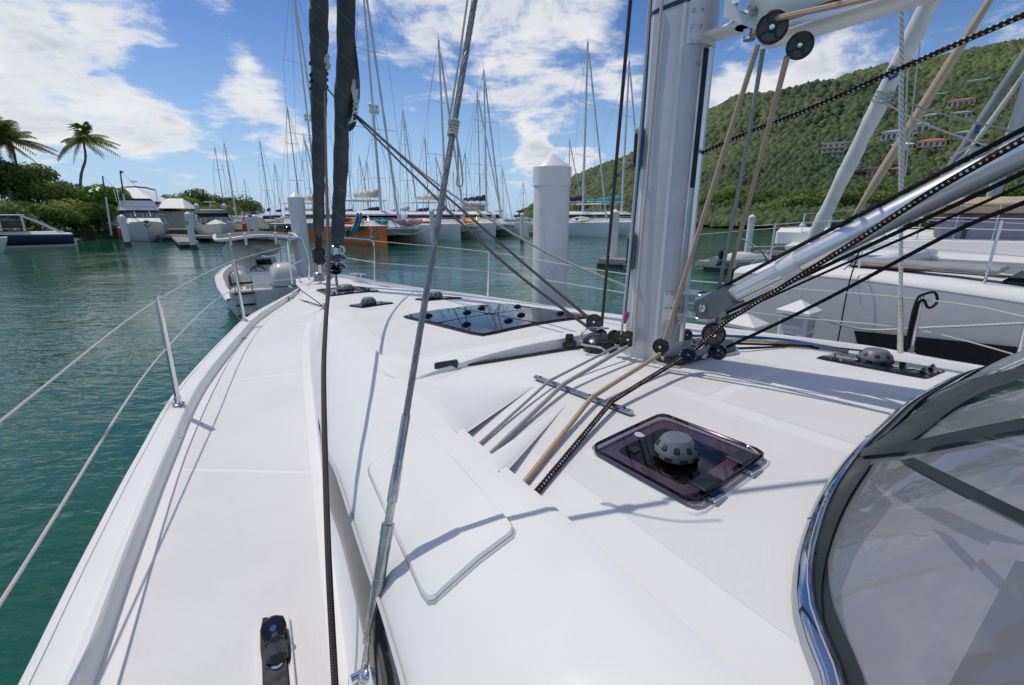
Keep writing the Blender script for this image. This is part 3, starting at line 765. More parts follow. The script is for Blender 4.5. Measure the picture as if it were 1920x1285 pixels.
# bow cleats and rollers
def cleat(px, py, ax, L=.22, name='mooring_cleat'):
    p = deck(px, py, .0); ax = unit(ax); m = MB()
    m.tube(cr([p+ax*-L*.5+UPV*.055, p-ax*L*.2+UPV*.068, p+ax*L*.2+UPV*.068, p+ax*L*.5+UPV*.055], 14), [.006]+[.012]*12+[.006], 8)
    for k in (-.16, .16): m.tube([p+ax*L*k, p+ax*L*k+UPV*.062], .011, 8)
    return obj(name, m, 'steel', Y)
cleat(562, 529, HV+NV*.2, .3); cleat(672, 521, HV-NV*.6, .34)
m = MB(); m.tube(cr([deck(666, 530, .02), deck(690, 533, .03), deck(735, 539.5, .02)], 12), .03, 8, squash=(.7, 1)); obj('fairlead', m, 'steel', Y)
m = MB(); m.box(deck(545, 541, .02), (.07, .04, .03), np.array([HV, NV, UPV]), .01); obj('rail_fitting', m, 'steel', Y)
# pad eyes with a short line at the port foredeck
for q in [(541, 561), (608, 577)]:
    p = deck(*q, .01); m = MB(); m.box(p, (.06, .025, .02), np.array([HV, NV, UPV]), .006); m.tube([p+UPV*.01-HV*.02, p+UPV*.03, p+UPV*.01+HV*.02], .006, 6); obj('pad_eye', m, 'steel_worn', Y)
mat('steel_dark', (.46, .45, .44), .16, 1.0, var=.2, vscale=40)
# ---------------- mast, boom, vang (parts of the yacht)
def depth(p): return p[1]*CP-(p[2]-ZC)*SP
def wpx(p, px): return px*depth(p)/FPX
def mast_prof(off=0.0, n=64):
    out = []
    for k in range(n):
        a = 2*math.pi*k/n; c, s = math.cos(a), math.sin(a)
        e = 2/2.5; h = math.copysign(abs(c)**e, c)*.145; w = math.copysign(abs(s)**(2/2.3), s)*.088
        if h < -.10: h = -.10-(abs(h)-.10)*.55
        q = np.array([h, w]); out.append(q+unit(q)*off)
    return np.array(out)
MZ0, MZ1 = ZC-.632, ZC+15.5
def mast_strip(mb, k0, k1, z0, z1, off, n=64, thick=.0):
    P = mast_prof(off, n); idx = [k % n for k in range(k0, k1+1)]
    rows = []
    for z in np.linspace(z0, z1, 2): rows.append([M0+HV*P[i][0]+NV*P[i][1]+UPV*z for i in idx])
    mb.loft(rows)
    Q = mast_prof(off-.006, n)
    for z in (z0, z1): mb.loft([[M0+HV*P[i][0]+NV*P[i][1]+UPV*z for i in idx], [M0+HV*Q[i][0]+NV*Q[i][1]+UPV*z for i in idx]])
    for i in (idx[0], idx[-1]): mb.loft([[M0+HV*P[i][0]+NV*P[i][1]+UPV*z for z in (z0, z1)], [M0+HV*Q[i][0]+NV*Q[i][1]+UPV*z for z in (z0, z1)]])
m = MB(); P = mast_prof(); 
m.loft([[M0+HV*q[0]+NV*q[1]+UPV*z for q in list(P)+[P[0]]] for z in (MZ0, ZC, ZC+2, MZ1)]); mast = obj('mast', m, 'aluminium', Y, sharp=50)
# profile angle index: 0 = forward, 16 = starboard, 32 = aft, 48 = port
def mast_pt(k, z, off=0.0, n=64):
    P = mast_prof(off, n); q = P[k % n]; return M0+HV*q[0]+NV*q[1]+UPV*z
def mast_nrm(k, n=64):
    P = mast_prof(0, n); t = P[(k+1) % n]-P[k-1]; q = np.array([t[1], -t[0]]); 
    if q@P[k % n] < 0: q = -q
    q = unit(q); return HV*q[0]+NV*q[1]
def zrow(py, k=40):                        # height on the mast for an image row
    p = mast_pt(k, 0); a, b = ray(*( (proj_x(p, py)), py)); return ZC+b*p[1]
def proj_x(p, py):
    return 960+FPX*(p[0]/p[1])*(CP-(py-642.5)/FPX*SP)
# groove lines down the port face
for k in (52, 44):
    m = MB(); mast_strip(m, k, k+1, MZ0, MZ1, .0012); obj('mast_groove', m, 'white_alu', mast)
# sail slot in the aft face with its bright lips
m = MB(); mast_strip(m, 33, 36, zrow(352), zrow(88), .002); obj('mast_slot', m, 'dark_void', mast)
m = MB(); mast_strip(m, 36, 37, MZ0+.1, zrow(84), .006); obj('slot_lip', m, 'aluminium_bright', mast)
m = MB(); mast_strip(m, 31, 33, MZ0+.1, zrow(84), .006); obj('slot_lip', m, 'aluminium_bright', mast)
# gooseneck collar, kicker plate, dark band
m = MB(); mast_strip(m, 29, 43, zrow(82), zrow(-40), .007); col_ = obj('gooseneck_plate', m, 'white_alu', mast)
m = MB(); mast_strip(m, 32, 43, zrow(608), zrow(548), .006); kp = obj('vang_plate', m, 'aluminium_bright', mast)
m = MB(); mast_strip(m, 43, 58, zrow(22, 50), zrow(13, 50), .0015); obj('mast_band', m, 'navy', mast)
def rivets(par, ks, rows):
    for k in ks:
        for py in rows:
            m = MB(); m.lathe([(.0075, 0), (.0075, .002), (.004, .003), (.004, .0015)], mast_pt(k, zrow(py), .007), mast_nrm(k), 12); obj('rivet', m, 'steel_worn', par)
rivets(col_, (42, 39), (20, 50, 78)); rivets(kp, (42, 40, 35), (552, 578, 603)); 
for py in (120, 222, 320, 420):
    m = MB(); m.lathe([(.006, 0), (.006, .002)], mast_pt(38, zrow(py), .001), mast_nrm(38), 10); obj('rivet', m, 'steel_worn', mast)
# lugs and pins
AFT = -HV
def lug(z, L=.17, w=.05, t=.018, par=col_, mt='white_alu'):
    m = MB(); c = M0+AFT*(.10+L/2)+UPV*z; m.box(c, (L, w*2, t), np.array([AFT, NV, UPV]), .008)
    m.lathe([(w, -t/2), (w, t/2)], c+AFT*L/2, seg=20); return obj('lug', m, mt, par)
zg = zrow(58, 33)
lug(zg-.015); lug(zg+.145); 
m = MB(); pc = M0+AFT*.27; m.lathe([(.012, -.06), (.012, .2)], pc+UPV*zg, seg=14); m.lathe([(.024, -.055), (.024, -.03)], pc+UPV*zg, seg=6); m.lathe([(.02, -.065), (.02, -.055)], pc+UPV*zg, seg=14); obj('gooseneck_pin', m, 'steel', col_)
zv = ZC-.36
lug(zv-.05, .13, .038, .016, kp, 'aluminium_bright'); lug(zv+.045, .13, .038, .016, kp, 'aluminium_bright')
m = MB(); m.box(M0+AFT*.205+UPV*zv, (.045, .045, .09), np.array([AFT, NV, UPV]), .006); obj('toggle', m, 'steel', kp)
# boom
bz = ZC+.683
bd = unit(AFT+UPV*.03); m = MB()
sec = []
for k in range(28):
    a = 2*math.pi*k/28; c, s = math.cos(a), math.sin(a)
    sec.append((math.copysign(abs(c)**.65, c)*.085, math.copysign(abs(s)**.7, s)*.15))
b0 = M0+AFT*.36+UPV*bz
m.loft([[b0+bd*q+NV*x+UPV*y for x, y in sec+sec[:1]] for q in (0, 2.0, 5.2)], flip=True); boom = obj('boom', m, 'white_alu', Y, sharp=50)
m = MB(); m.prism([b0+NV*x*.985+UPV*y*.985-bd*.03 for x, y in sec], bd*.04); obj('boom_end', m, 'white_alu', boom)
for sg in (-1, 1):
    m = MB(); q = [b0+NV*.05*sg-bd*(.16)+UPV*.05, b0+NV*.05*sg+bd*.02+UPV*.14, b0+NV*.05*sg+bd*.02-UPV*.14, b0+NV*.05*sg-bd*(.16)-UPV*.03]
    m.prism(q, NV*.012*sg); ck = obj('boom_cheek', m, 'white_alu', boom)
    m = MB(); m.lathe([(.022, 0), (.022, .016), (.012, .018), (.012, .028)], b0+NV*.062*sg-bd*.11+UPV*.01, NV*sg, 6); obj('boom_bolt', m, 'steel', ck)
m = MB(); m.box(b0+bd*2.2-NV*.084-UPV*.105, (4.4, .004, .007), np.array([bd, NV, np.cross(bd, NV)]), .001); obj('boom_groove', m, 'dark_void', boom)
m = MB(); m.box(b0+bd*2.2-NV*.077-UPV*.128, (4.4, .008, .022), np.array([bd, NV, np.cross(bd, NV)]), .003); obj('boom_lip', m, 'aluminium_bright', boom)
# vang
v0 = M0+AFT*.245+UPV*zv; v1 = M0+AFT*1.64+UPV*(ZC+.58); vd = unit(v1-v0)
m = MB(); m.tube([v0+vd*.05, v0+vd*.6], .031, 24); vg = obj('boom_vang', m, 'aluminium_bright', Y)
Lv = np.linalg.norm(v1-v0)
m = MB(); m.tube([v0+vd*.32, v0+vd*(Lv-.02)], .0385, 28); obj('vang_tube', m, 'aluminium_bright', vg)
m = MB(); m.lathe([(.039, .30), (.043, .302), (.043, .362), (.039, .365)], v0, vd, 28); obj('vang_collar', m, 'white_alu', vg)
side = unit(np.cross(vd, UPV)); vup = np.cross(side, vd)
m = MB(); pol = [v0-vd*.045+vup*.012, v0-vd*.02+vup*.04, v0+vd*.11+vup*.040, v0+vd*.11-vup*.040, v0+vd*.0-vup*.05, v0-vd*.04-vup*.03]
m.prism([q-side*.047 for q in pol], side*.094); obj('vang_fork', m, 'grey_plastic', vg, sharp=20)
m = MB(); m.lathe([(.016, 0), (.016, .012), (.008, .013), (.008, .02)], v0+side*.047*(-1 if (side@np.array([0, -1., 0])) < 0 else 1), side*(-1 if (side@np.array([0, -1., 0])) < 0 else 1), 6); obj('vang_bolt', m, 'steel', vg)
# spreaders aloft and the boat's own masthead stays (their shadows fall in the picture)
for sg in (-1, 1):
    for z in (ZC+4.6, ZC+9.4):
        m = MB(); m.tube([M0+UPV*z, M0+NV*sg*1.15+AFT*.25+UPV*z], [.05, .03], 8, squash=(.5, 1.4)); obj('spreader', m, 'aluminium', mast)

# mast step and blocks
m = MB(); stp = [deck(*q)[:2] for q in [(1156, 657), (1172, 650), (1282, 648), (1372, 655), (1378, 664), (1272, 690), (1252, 688)]]
zt = MZ0+.012
m.prism([np.array([*q, zt-.02]) for q in stp][::-1], UPV*.045); step = obj('mast_step', m, 'black_plastic', Y, sharp=30)
m = MB(); st2 = [np.array([*(q*1.06-np.mean(stp, 0)*.06), zt-.022]) for q in stp]; m.prism(st2[::-1], UPV*.026); obj('step_pad', m, 'gelcoat_grey', step)
for q in [(1192, 652), (1209, 655), (1300, 662), (1340, 660)]:
    p = deck(*q); p[2] = zt+.025; m = MB(); m.lathe([(.017, 0), (.017, .008), (.008, .01), (.008, .035), (.001, .038)], p, seg=12); obj('step_bolt', m, 'steel', step)

def block(px, py, D, rpx, axle, par=None, tail=None, sheaves=1, mt='black_plastic'):
    """pulley block: cheeks with cut-outs, sheave(s), hub, becket"""
    c = at(px, py, D); r = wpx(c, rpx); ax = unit(axle); F_ = frame(ax); w = r*.52
    m = MB(); b = None
    for k in range(sheaves):
        o = ax*(k-(sheaves-1)/2)*w*1.15
        m = MB(); m.lathe([(r*.30, -w*.30), (r*.94, -w*.34), (r*.98, -w*.26), (r*.80, -w*.06), (r*.80, w*.06), (r*.98, w*.26), (r*.94, w*.34), (r*.30, w*.30)], c+o, ax, 28)
        if b is None: b = obj('block', m, 'black_gloss', par or Y)
        else: obj('sheave', m, 'black_gloss', b)
        for sg in (-1, 1):
            m = MB(); m.lathe([(r*.32, 0), (r*.32, w*.10), (r*.22, w*.14)], c+o+ax*sg*w*.34, ax*sg, 18)
            for j in range(4):
                a = j*math.pi/2+.5; d = math.cos(a)*F_[0]+math.sin(a)*F_[1]; m.box(c+o+ax*sg*w*.40+d*r*.6, (r*.75, r*.17, w*.12), np.array([d, np.cross(ax, d), ax]), .001)
            ring = [c+o+ax*sg*w*.40+r*.92*(math.cos(a)*F_[0]+math.sin(a)*F_[1]) for a in np.linspace(0, 2*math.pi, 24, endpoint=False)]; m.tube(ring, r*.09, 6, closed=True)
            ck = obj('cheek', m, mt, b)
            m = MB(); m.lathe([(r*.17, 0), (r*.17, w*.06), (r*.08, w*.08)], c+o+ax*sg*w*.46, ax*sg, 14); obj('axle_pin', m, 'steel', ck)
    if tail is not None:
        q = np.asarray(tail, float); d = unit(q-c); m = MB(); m.box(c+d*r*1.05, (r*.5, r*.5, w*.8), np.array([d, np.cross(ax, d), ax]), .003)
        s0 = c+d*r*1.2; sd_ = np.cross(ax, d)
        m2 = MB(); m2.tube(cr([s0-ax*r*.25, s0+d*r*.3-ax*r*.25, s0+d*r*.6, s0+d*r*.3+ax*r*.25, s0+ax*r*.25], 16), r*.09, 6)
        obj('becket', m, mt, b); obj('shackle', m2, 'steel', b)
    return c
toC = lambda p: unit(np.array([0, 0, ZC])-p)
P1 = at(1448, 50, 1.72); ax1 = unit(-NV*.9+AFT*.35-UPV*.15)
block(1448, 52, 1.57, 27, ax1, None, at(1405, 10, 1.72)); block(1500, 86, 1.52, 23, ax1, None, at(1490, 60, 1.62))
m = MB(); q = at(1403, 12, 1.70); m.lathe([(.02, -.03), (.024, 0), (.02, .03)], q, NV, 14); obj('boom_eye', m, 'steel', boom)
block(1163, 634, 1.985, 14, NV*.75+HV*.65, None, None, 1); block(1177, 636, 1.95, 15, NV*.75+HV*.65); block(1152, 632, 2.02, 13, NV*.75+HV*.65)
block(1239, 650, 1.78, 15, unit(NV*.9+HV*.2), None, at(1243, 672, 1.78))
block(1338, 627, 1.80, 21, unit(-NV*.35-np.array([0, .9, 0])), None, at(1310, 655, 1.8)); block(1288, 628, 2.05, 10, unit(np.array([-.2, -1, 0])))
block(1290, 668, 1.74, 15, unit(UPV*.75-np.array([0, .65, 0])), None, at(1265, 680, 1.74)); block(1345, 660, 1.80, 16, unit(UPV*.8-np.array([0, .6, 0])), None, at(1318, 670, 1.8))
block(1114, 604, 2.35, 15, unit(np.array([-.3, -1, .2])), None, at(1135, 640, 2.2)); block(1127, 628, 2.25, 11, unit(np.array([-.3, -1, .2])))
# rounded deck block with steel bail left of the mast
m = MB(); p = deck(1122, 656); m.lathe([(.075, 0), (.08, .02), (.075, .055), (.05, .075), (.02, .08), (.001, .08)], p, seg=22); wb = obj('sheet_bullet', m, 'black_plastic', Y, sharp=40)
m = MB(); m.tube(cr([p+np.array([-.09, -.03, .09]), p+np.array([-.095, -.07, .05]), p+np.array([-.01, -.10, .04]), p+np.array([.04, -.11, .0])], 18), .005, 6); m.tube(cr([p+np.array([-.09, -.03, .09]), p+np.array([-.05, .0, .11]), p+np.array([.05, .03, .10])], 12), .005, 6); obj('bail', m, 'steel', wb)
# rope exits on the port face of the mast
for (y0, y1) in ((240, 318), (435, 505)):
    z0, z1 = zrow(y1, 56), zrow(y0, 56); k = 54
    n_ = mast_nrm(k); c = mast_pt(k, (z0+z1)/2, .012); t_ = np.cross(UPV, n_)
    m = MB(); m.box(c, (.055, .03, (z1-z0)), np.array([t_, n_, UPV]), .012); ex = obj('rope_exit', m, 'grey_plastic', mast)
    m = MB(); m.box(c+n_*.014, (.02, .012, (z1-z0)*.7), np.array([t_, n_, UPV]), .004); obj('exit_slot', m, 'dark_void', ex)
    m = MB(); m.tube([c+n_*.018+UPV*((z0-z1)*.42)-t_*.02, c+n_*.018+UPV*((z0-z1)*.42)+t_*.02], .010, 10); obj('exit_sheave', m, 'black_plastic', ex)

# ---------------- port lower shroud with turnbuckle
SB, SX = at(677, 1292, .80), at(890, 0, 1.34)
sdir = unit(SX-SB)
def sh(py):                                # point on the shroud at an image row
    a = CP*(SB[1])-(SB[2]-ZC)*SP; v = (py-642.5)/FPX
    # solve up/fwd = -v along the line
    def f(p): return (p[1]*SP+(p[2]-ZC)*CP)+v*(p[1]*CP-(p[2]-ZC)*SP)
    f0 = f(SB); f1 = f(SB+sdir); k = -f0/(f1-f0); return SB+sdir*k
def hw(py, px): return wpx(sh(py), px)
shroud_mb = MB(); m = shroud_mb
A = [(1238, 7), (1205, 7), (1204, 11.5), (1185, 12), (1184, 11.0), (1100, 11.4), (1099, 12.2), (1085, 12.2), (1084, 11.4), (1004, 11.6), (1003, 12.5), (982, 12.5), (981, 8.0)]
def lathe_line(mb, A, seg=20):
    m_ = [(hw(y, w), np.linalg.norm(sh(y)-SB)) for y, w in A]; mb.lathe(m_, SB, sdir, seg)
lathe_line(m, A); shr = obj('shroud_turnbuckle', m, 'steel_dark', Y, sharp=30)
m = MB(); lathe_line(m, [(984, 8), (940, 8)]); obj('turnbuckle_thread', m, 'steel_worn', shr)
m = MB(); lathe_line(m, [(1102, 11.9), (1082, 11.9)]); obj('tape_band', m, 'steel_worn', shr)
m = MB(); lathe_line(m, [(943, 8.2), (941, 9.8), (895, 9.9), (893, 9.2), (872, 9.2), (870, 8.4), (780, 8.2), (776, 7.4)]); obj('swage_terminal', m, 'steel_dark', shr)
m = MB(); q = sh(1262); lathe_line(m, [(1300, 6), (1236, 7)]); m.ball(q+np.array([.012, -.01, 0]), .022, 14, 10); m.tube([q-NV*.03, q+NV*.03], .012, 12); obj('toggle_fork', m, 'steel', shr)
m = MB(); m.box(SB-UPV*.05, (.03, .05, .12), np.array([NV, HV, UPV]), .006); obj('chainplate', m, 'steel', shr)
# wire of helical strands, then a plain run aloft
w0, w1 = sh(779), sh(-60); Lw = np.linalg.norm(w1-w0); fr_ = frame(sdir); rw = hw(400, 6.0)
for j in range(7):
    tt = np.linspace(0, Lw, 220); a = tt/.15*2*math.pi+j*2*math.pi/7
    pts = w0+sdir*tt[:, None]+rw*.66*(np.cos(a)[:, None]*fr_[0]+np.sin(a)[:, None]*fr_[1])
    m = MB(); m.tube(pts, rw*.36, 6); obj('wire_strand', m, 'wire', shr)
m = MB(); m.tube([w0, w1], rw*.55, 8); obj('wire_core', m, 'mast_dark', shr)
m = MB(); m.tube([w1, w1+sdir*3.6], rw, 8); obj('wire_aloft', m, 'wire', shr)
# starboard shroud by the far rail
stb = [at(1688, 662, 2.9), at(1689, 560, 2.9), at(1690, 0, 2.75)]
m = MB(); m.tube([stb[1], stb[2]+unit(stb[2]-stb[1])*2.5], .011, 8); ss_ = obj('starboard_shroud', m, 'rope_laid', Y)
m = MB(); m.tube([stb[0], stb[1]], .017, 12); m.tube([stb[0]*.6+stb[1]*.4, stb[0]*.25+stb[1]*.75], .013, 10); obj('turnbuckle', m, 'steel_worn', ss_)

# ---------------- genoa car with block and rope tails at the near edge
p = deck(520, 1262); n_ = UPV
axf = unit(deck(517, 1180)-deck(523, 1285))
sdx = np.cross(axf, UPV)
m = MB(); m.box(deck(522, 1330, .014)-axf*.05, (.62, .052, .024), np.array([axf, sdx, UPV]), .004); gt = obj('genoa_track', m, 'black_plastic', Y)
for sg in (-1, 1):
    m = MB(); m.box(deck(522, 1330, .010)-axf*.05+sdx*sg*.034, (.62, .014, .016), np.array([axf, sdx, UPV]), .003); obj('track_edge', m, 'gelcoat', gt)
m = MB(); m.lathe([(.014, 0), (.014, .003), (.006, .003), (.006, .001)], deck(523, 1262, .027), seg=16); obj('track_bolt', m, 'steel', gt)
c = deck(522, 1240, .028); m = MB(); m.box(c, (.07, .052, .04), np.array([axf, sdx, UPV]), .014); m.box(c+axf*.035+UPV*.012, (.05, .042, .034), np.array([axf, sdx, UPV]), .014); car = obj('genoa_car', m, 'black_plastic', Y)
c2 = deck(518, 1204, .042); m = MB(); m.lathe([(.024, -.018), (.030, -.015), (.025, 0), (.030, .015), (.024, .018)], c2, unit(UPV*.75-axf*.6), 24); obj('car_sheave', m, 'black_gloss', car)
m = MB(); ax = unit(UPV*.75-axf*.6); m.lathe([(.031, 0), (.031, .005), (.027, .008), (.001, .008)], c2+ax*.018, ax, 24); obj('car_cheek', m, 'black_plastic', car)
m = MB(); m.lathe([(.008, 0), (.008, .003)], c2+ax*.026, ax, 12); m.lathe([(.006, 0), (.006, .003)], c2+ax*.026+np.cross(sdx, ax)*.019, ax, 12); obj('car_pin', m, 'steel', car)
# ------------------------------------------------------------ ropes and sails on the yacht: things of their own
def under(px, py, qx, qy):
    a, b = ontop(px, py, .009), ontop(qx, qy, .03); d = a-b; d[2] = 0; return a+unit(d)*.03-UPV*.004
def tight(*pts):
    """a taut line: straight runs with short bends at the fairleads"""
    P = [np.asarray(p, float) for p in pts]; out = [P[0]]
    for i in range(1, len(P)-1): out += [P[i]+(P[i-1]-P[i])*.35, P[i]+unit(P[i-1]-P[i])*.03, P[i], P[i]+unit(P[i+1]-P[i])*.03, P[i]+(P[i+1]-P[i])*.35]
    return out+[P[-1]]
def rope(name, label, pts, r, mt, n=40, group='ropes on the yacht', seg=10):
    m = MB(); q = cr([np.asarray(p, float) for p in pts], n) if len(pts) > 2 else cr(pts, max(2, n))
    m.tube(q, r, seg); return obj(name, m, mt, None, label=label, cat='rope', group=group)
rope('control_rope', 'tan control rope from the boom down to the mast foot and over the guide bar', [at(1421, 84, 1.57), at(1330, 372, 1.69), at(1244, 645, 1.78), *tight(at(1237, 664, 1.775), deck(1110, 760, .030), ontop(967, 926, .009), under(967, 926, 1110, 760))], .0085, 'rope_tan', 80)
rope('control_rope', 'grey flat rope hanging between the two tan ropes behind the mast', [at(1431, 92, 1.72), at(1392, 320, 1.78), at(1352, 520, 1.86), at(1334, 622, 1.88)], .0075, 'rope_grey')
rope('control_rope', 'tan rope dropping from the lower boom block behind the vang', [at(1476, 106, 1.53), at(1420, 320, 1.74), at(1372, 495, 1.86), at(1342, 615, 1.90)], .0085, 'rope_tan')
rope('control_rope', 'tan rope running aft along the port side of the boom', [at(1458, 34, 1.56), at(1560, 12, 1.39), at(1660, -12, 1.22)], .0085, 'rope_tan')
fl = 'black rope flecked white and orange '
rope('mainsheet_rope', fl+'crossing the sky from the mast slot', [at(1306, 292, 1.93), at(1400, 250, 1.78), at(1520, 203, 1.6), at(1690, 128, 1.4), at(1930, 24, 1.15)], .0072, 'rope_fleck', 60)
rope('mainsheet_rope', fl+'passing the guide bar and climbing beside the vang', [*tight(under(988, 944, 1147, 768), ontop(988, 944, .009), deck(1147, 768, .030), at(1290, 664, 1.76)), at(1330, 632, 1.74), at(1362, 603, 1.69), at(1480, 530, 1.52), at(1600, 455, 1.375), at(1755, 355, 1.225), at(1925, 258, 1.09)], .0088, 'rope_fleck', 90)
rope('furling_rope', 'thick black rope slanting up from the mast foot below the vang', [at(1362, 652, 1.82), at(1480, 596, 1.75), at(1588, 541, 1.66), at(1784, 437, 1.45), at(1930, 376, 1.28)], .0066, 'rope_black', 50)
rope('furling_rope', 'black rope lying along the top of the vang tube', [v0+vd*.06+vup*.045-side*.0, v0+vd*.34+vup*.050, v0+vd*.7+vup*.048, v1+vup*.048], .0065, 'rope_black', 40)
rope('furling_rope', 'black rope lying along the underside of the vang tube', [v0+vd*.05-vup*.052, v0+vd*.35-vup*.050, v0+vd*.8-vup*.049, v1-vup*.048], .006, 'rope_black', 40)
rope('furling_rope', 'thin black rope between vang tube and flecked rope', [v0+vd*.02-vup*.066+side*.0, v0+vd*.4-vup*.068, v0+vd*.85-vup*.075, v1-vup*.078], .004, 'rope_black', 40)
rope('reefing_rope', 'thin grey line left of the pair crossing the guide bar', tight(at(1160, 648, 1.96), deck(1032, 726, .028), ontop(884, 846, .008), under(884, 846, 1032, 726)), .0055, 'rope_grey', 60)
rope('reefing_rope', 'thicker grey line right of the pair crossing the guide bar', tight(at(1176, 650, 1.93), deck(1056, 735, .030), ontop(904, 866, .009), under(904, 866, 1056, 735)), .0082, 'rope_grey', 60)
rope('halyard', 'dark line running up the sky just left of the mast', [at(1128, 612, 2.3), at(1140, 480, 2.28), at(1184, -20, 2.1)], .0078, 'rope_dark', 30)
def onmast(px, py, off=.02, D=None): return at(px, py, D or 1.93)
rope('halyard', 'light grey halyard lying on the port face of the mast', [at(1188, 655, 1.90), at(1197, 520, 1.88), at(1225, 200, 1.87), at(1243, -20, 1.87)], .0062, 'rope_white', 30)
rope('halyard', 'light grey halyard at the forward edge of the mast', [at(1164, 640, 1.97), at(1180, 480, 1.97), at(1204, 200, 1.97), at(1220, -20, 1.97)], .0055, 'rope_white', 30)
rope('halyard', 'blue halyard at the forward edge of the mast', [at(1171, 598, 1.99), at(1185, 460, 1.99), at(1208, 200, 1.99), at(1222, -20, 1.99)], .005, 'rope_blue', 30)
m = MB(); m.tube([at(1168, 606, 1.98), at(1174, 594, 1.98), at(1176, 585, 1.98)], .012, 8); obj('halyard_whipping', m, mat('pink', (.55, .06, .28), .6), None, label='pink whipping on the end of the blue halyard', cat='rope end')
rope('sheet', 'dark sheet of the upper pair from the furled jib to the deck block', [at(664, 214, 5.0), at(780, 318, 4.0), at(960, 475, 3.0), at(1096, 590, 2.42), at(1113, 606, 2.36)], .0085, 'rope_dark', 50)
rope('sheet', 'dark sheet of the lower pair from the furled jib to the deck block', [at(663, 216, 5.0), at(768, 322, 4.0), at(930, 480, 3.0), at(1100, 612, 2.36), at(1120, 622, 2.3)], .0085, 'rope_dark', 50)
rope('sheet', 'grey sheet from the furled jib passing behind the mast', [at(665, 213, 5.0), at(800, 330, 4.2), at(990, 455, 3.4), at(1180, 540, 2.7), at(1300, 590, 2.4)], .0085, 'rope_grey', 50)
rope('sheet', 'dark rope hanging from the outer furled sail past the shroud to the side deck', [at(609, 172, 5.7), at(612, 330, 3.6), at(616, 500, 2.2), at(611, 600, 1.75), at(607, 690, 1.5), at(609, 830, 1.24), at(616, 1050, .98), at(629, 1300, .80)], [.010]*20+[.0095]*40+[.0085]*20, 'rope_dark', 80)
rope('sheet', 'short dark line tying the outer sail to the inner jib', [at(610, 162, 5.7), at(632, 188, 5.2)], .009, 'rope_black', 6)
rope('deck_line', 'blue rope lying on the coachroof right of the mast', [deck(1293, 634, .012), deck(1360, 634, .012), deck(1470, 641, .012), deck(1560, 656, .012)], .008, 'rope_blue', 30)
rope('deck_line', 'tan rope lying beside the blue one right of the mast', [deck(1300, 640, .012), deck(1380, 642, .012), deck(1480, 648, .012), deck(1590, 664, .012)], .0085, 'rope_tan', 30)
rope('deck_line', 'thin black line on the coachroof ending short of the right hatch', [deck(1352, 662, .02), deck(1420, 657, .012), deck(1500, 652, .010), deck(1535, 657, .010)], .006, 'rope_black', 30)
rope('deck_line', 'black line coiled along the far coachroof edge', [deck(1330, 655, .03), deck(1420, 650, .012), deck(1540, 654, .01), deck(1640, 660, .01)], .006, 'rope_black', 30)
for k, sg in enumerate((-1, 1)):
    q = [deck(517+sg*14, 1186, .05), deck(517+sg*20, 1205, .03), deck(520+sg*24, 1245, .012), deck(522+sg*25, 1330, .010)]
    rope('sheet_tail', ['dark braided tail on the outboard side of the near track', 'dark braided tail on the inboard side of the near track'][k], q, .0075, 'rope_dark', 24)
t4 = s4[1]
rope('hung_line', 'black line looped and hung on the far stanchion head', [t4+np.array([-.03, -.02, -.42]), t4+np.array([-.05, -.02, -.2]), t4+np.array([-.045, -.02, -.02]), t4+np.array([.0, -.02, .02]), t4+np.array([.07, -.02, .03]), t4+np.array([.10, -.02, -.04]), t4+np.array([.05, -.02, -.08]), t4+np.array([.0, -.02, -.02]), t4+np.array([-.03, -.02, -.08]), t4+np.array([-.02, -.02, -.38])], .009, 'rope_black', 50)
rope('barber_line', 'thin dark line between the foredeck pad eyes', [deck(546, 559, .012), deck(575, 567, .012), deck(604, 576, .012)], .005, 'rope_dark', 12)
rope('tag_line', 'thin dark line from the port pad eye up to the bow', [deck(546, 558, .012), deck(580, 536, .02), at(634, 495, 5.7)], .004, 'rope_grey', 20)
# pale cord wound on the shroud with a hanging loop
kn = sh(240); rr = rw*1.35; m = MB()
tt = np.linspace(0, 1, 90); a = tt*2*math.pi*5
m.tube(kn-sdir*.02+sdir*(tt*.04)[:, None]+rr*(np.cos(a)[:, None]*fr_[0]+np.sin(a)[:, None]*fr_[1]), rw*.42, 7)
kd = depth(kn)
lp = lambda px, py: at(px, py, kn[1]-.015)
m.tube(cr([lp(846, 232), lp(858, 268), lp(866, 320), lp(867, 345), lp(862, 351), lp(857, 343), lp(859, 310), lp(857, 262), lp(850, 238)], 50), rw*.30, 7)
m.tube(cr([sh(236)+np.array([-.012, -.01, 0]), at(858, 130, kn[1]-.01), at(868, 60, kn[1]), at(882, -40, kn[1]+.03)], 30), rw*.33, 7)
obj('lashing_cord', m, 'rope_white', None, label='pale cord knotted round the shroud with a hanging loop', cat='cord')

# furled sails
def cloth_mat(name, c0, c1):
    m = bpy.data.materials.new(name); m.use_nodes = True; MATS[name] = m
    t = NT(m.node_tree); b = t.n['Principled BSDF']; b.inputs['Roughness'].default_value = .75
    uv = t.node('ShaderNodeSeparateXYZ', {0: t.node('ShaderNodeTexCoord').outputs['UV']})
    co = t.node('ShaderNodeTexCoord').outputs['Object']
    w = t.math('FRACT', t.math('ADD', uv.outputs[0], t.math('MULTIPLY', uv.outputs[1], 3.2)))
    st = t.math('LESS_THAN', w, .035)
    n = t.smooth(t.noise(co, 7, 5, .6), .3, .7)
    t.put(b.inputs['Base Color'], t.mix(t.math('MULTIPLY', st, .55), t.mix(n, c0, c1), tuple(min(1, x*2.0+.02) for x in c1)))
    bn = t.node('ShaderNodeBump', {'Height': t.noise(co, 22, 4), 'Strength': .5, 'Distance': .01}); t.put(b.inputs['Normal'], bn.outputs[0])
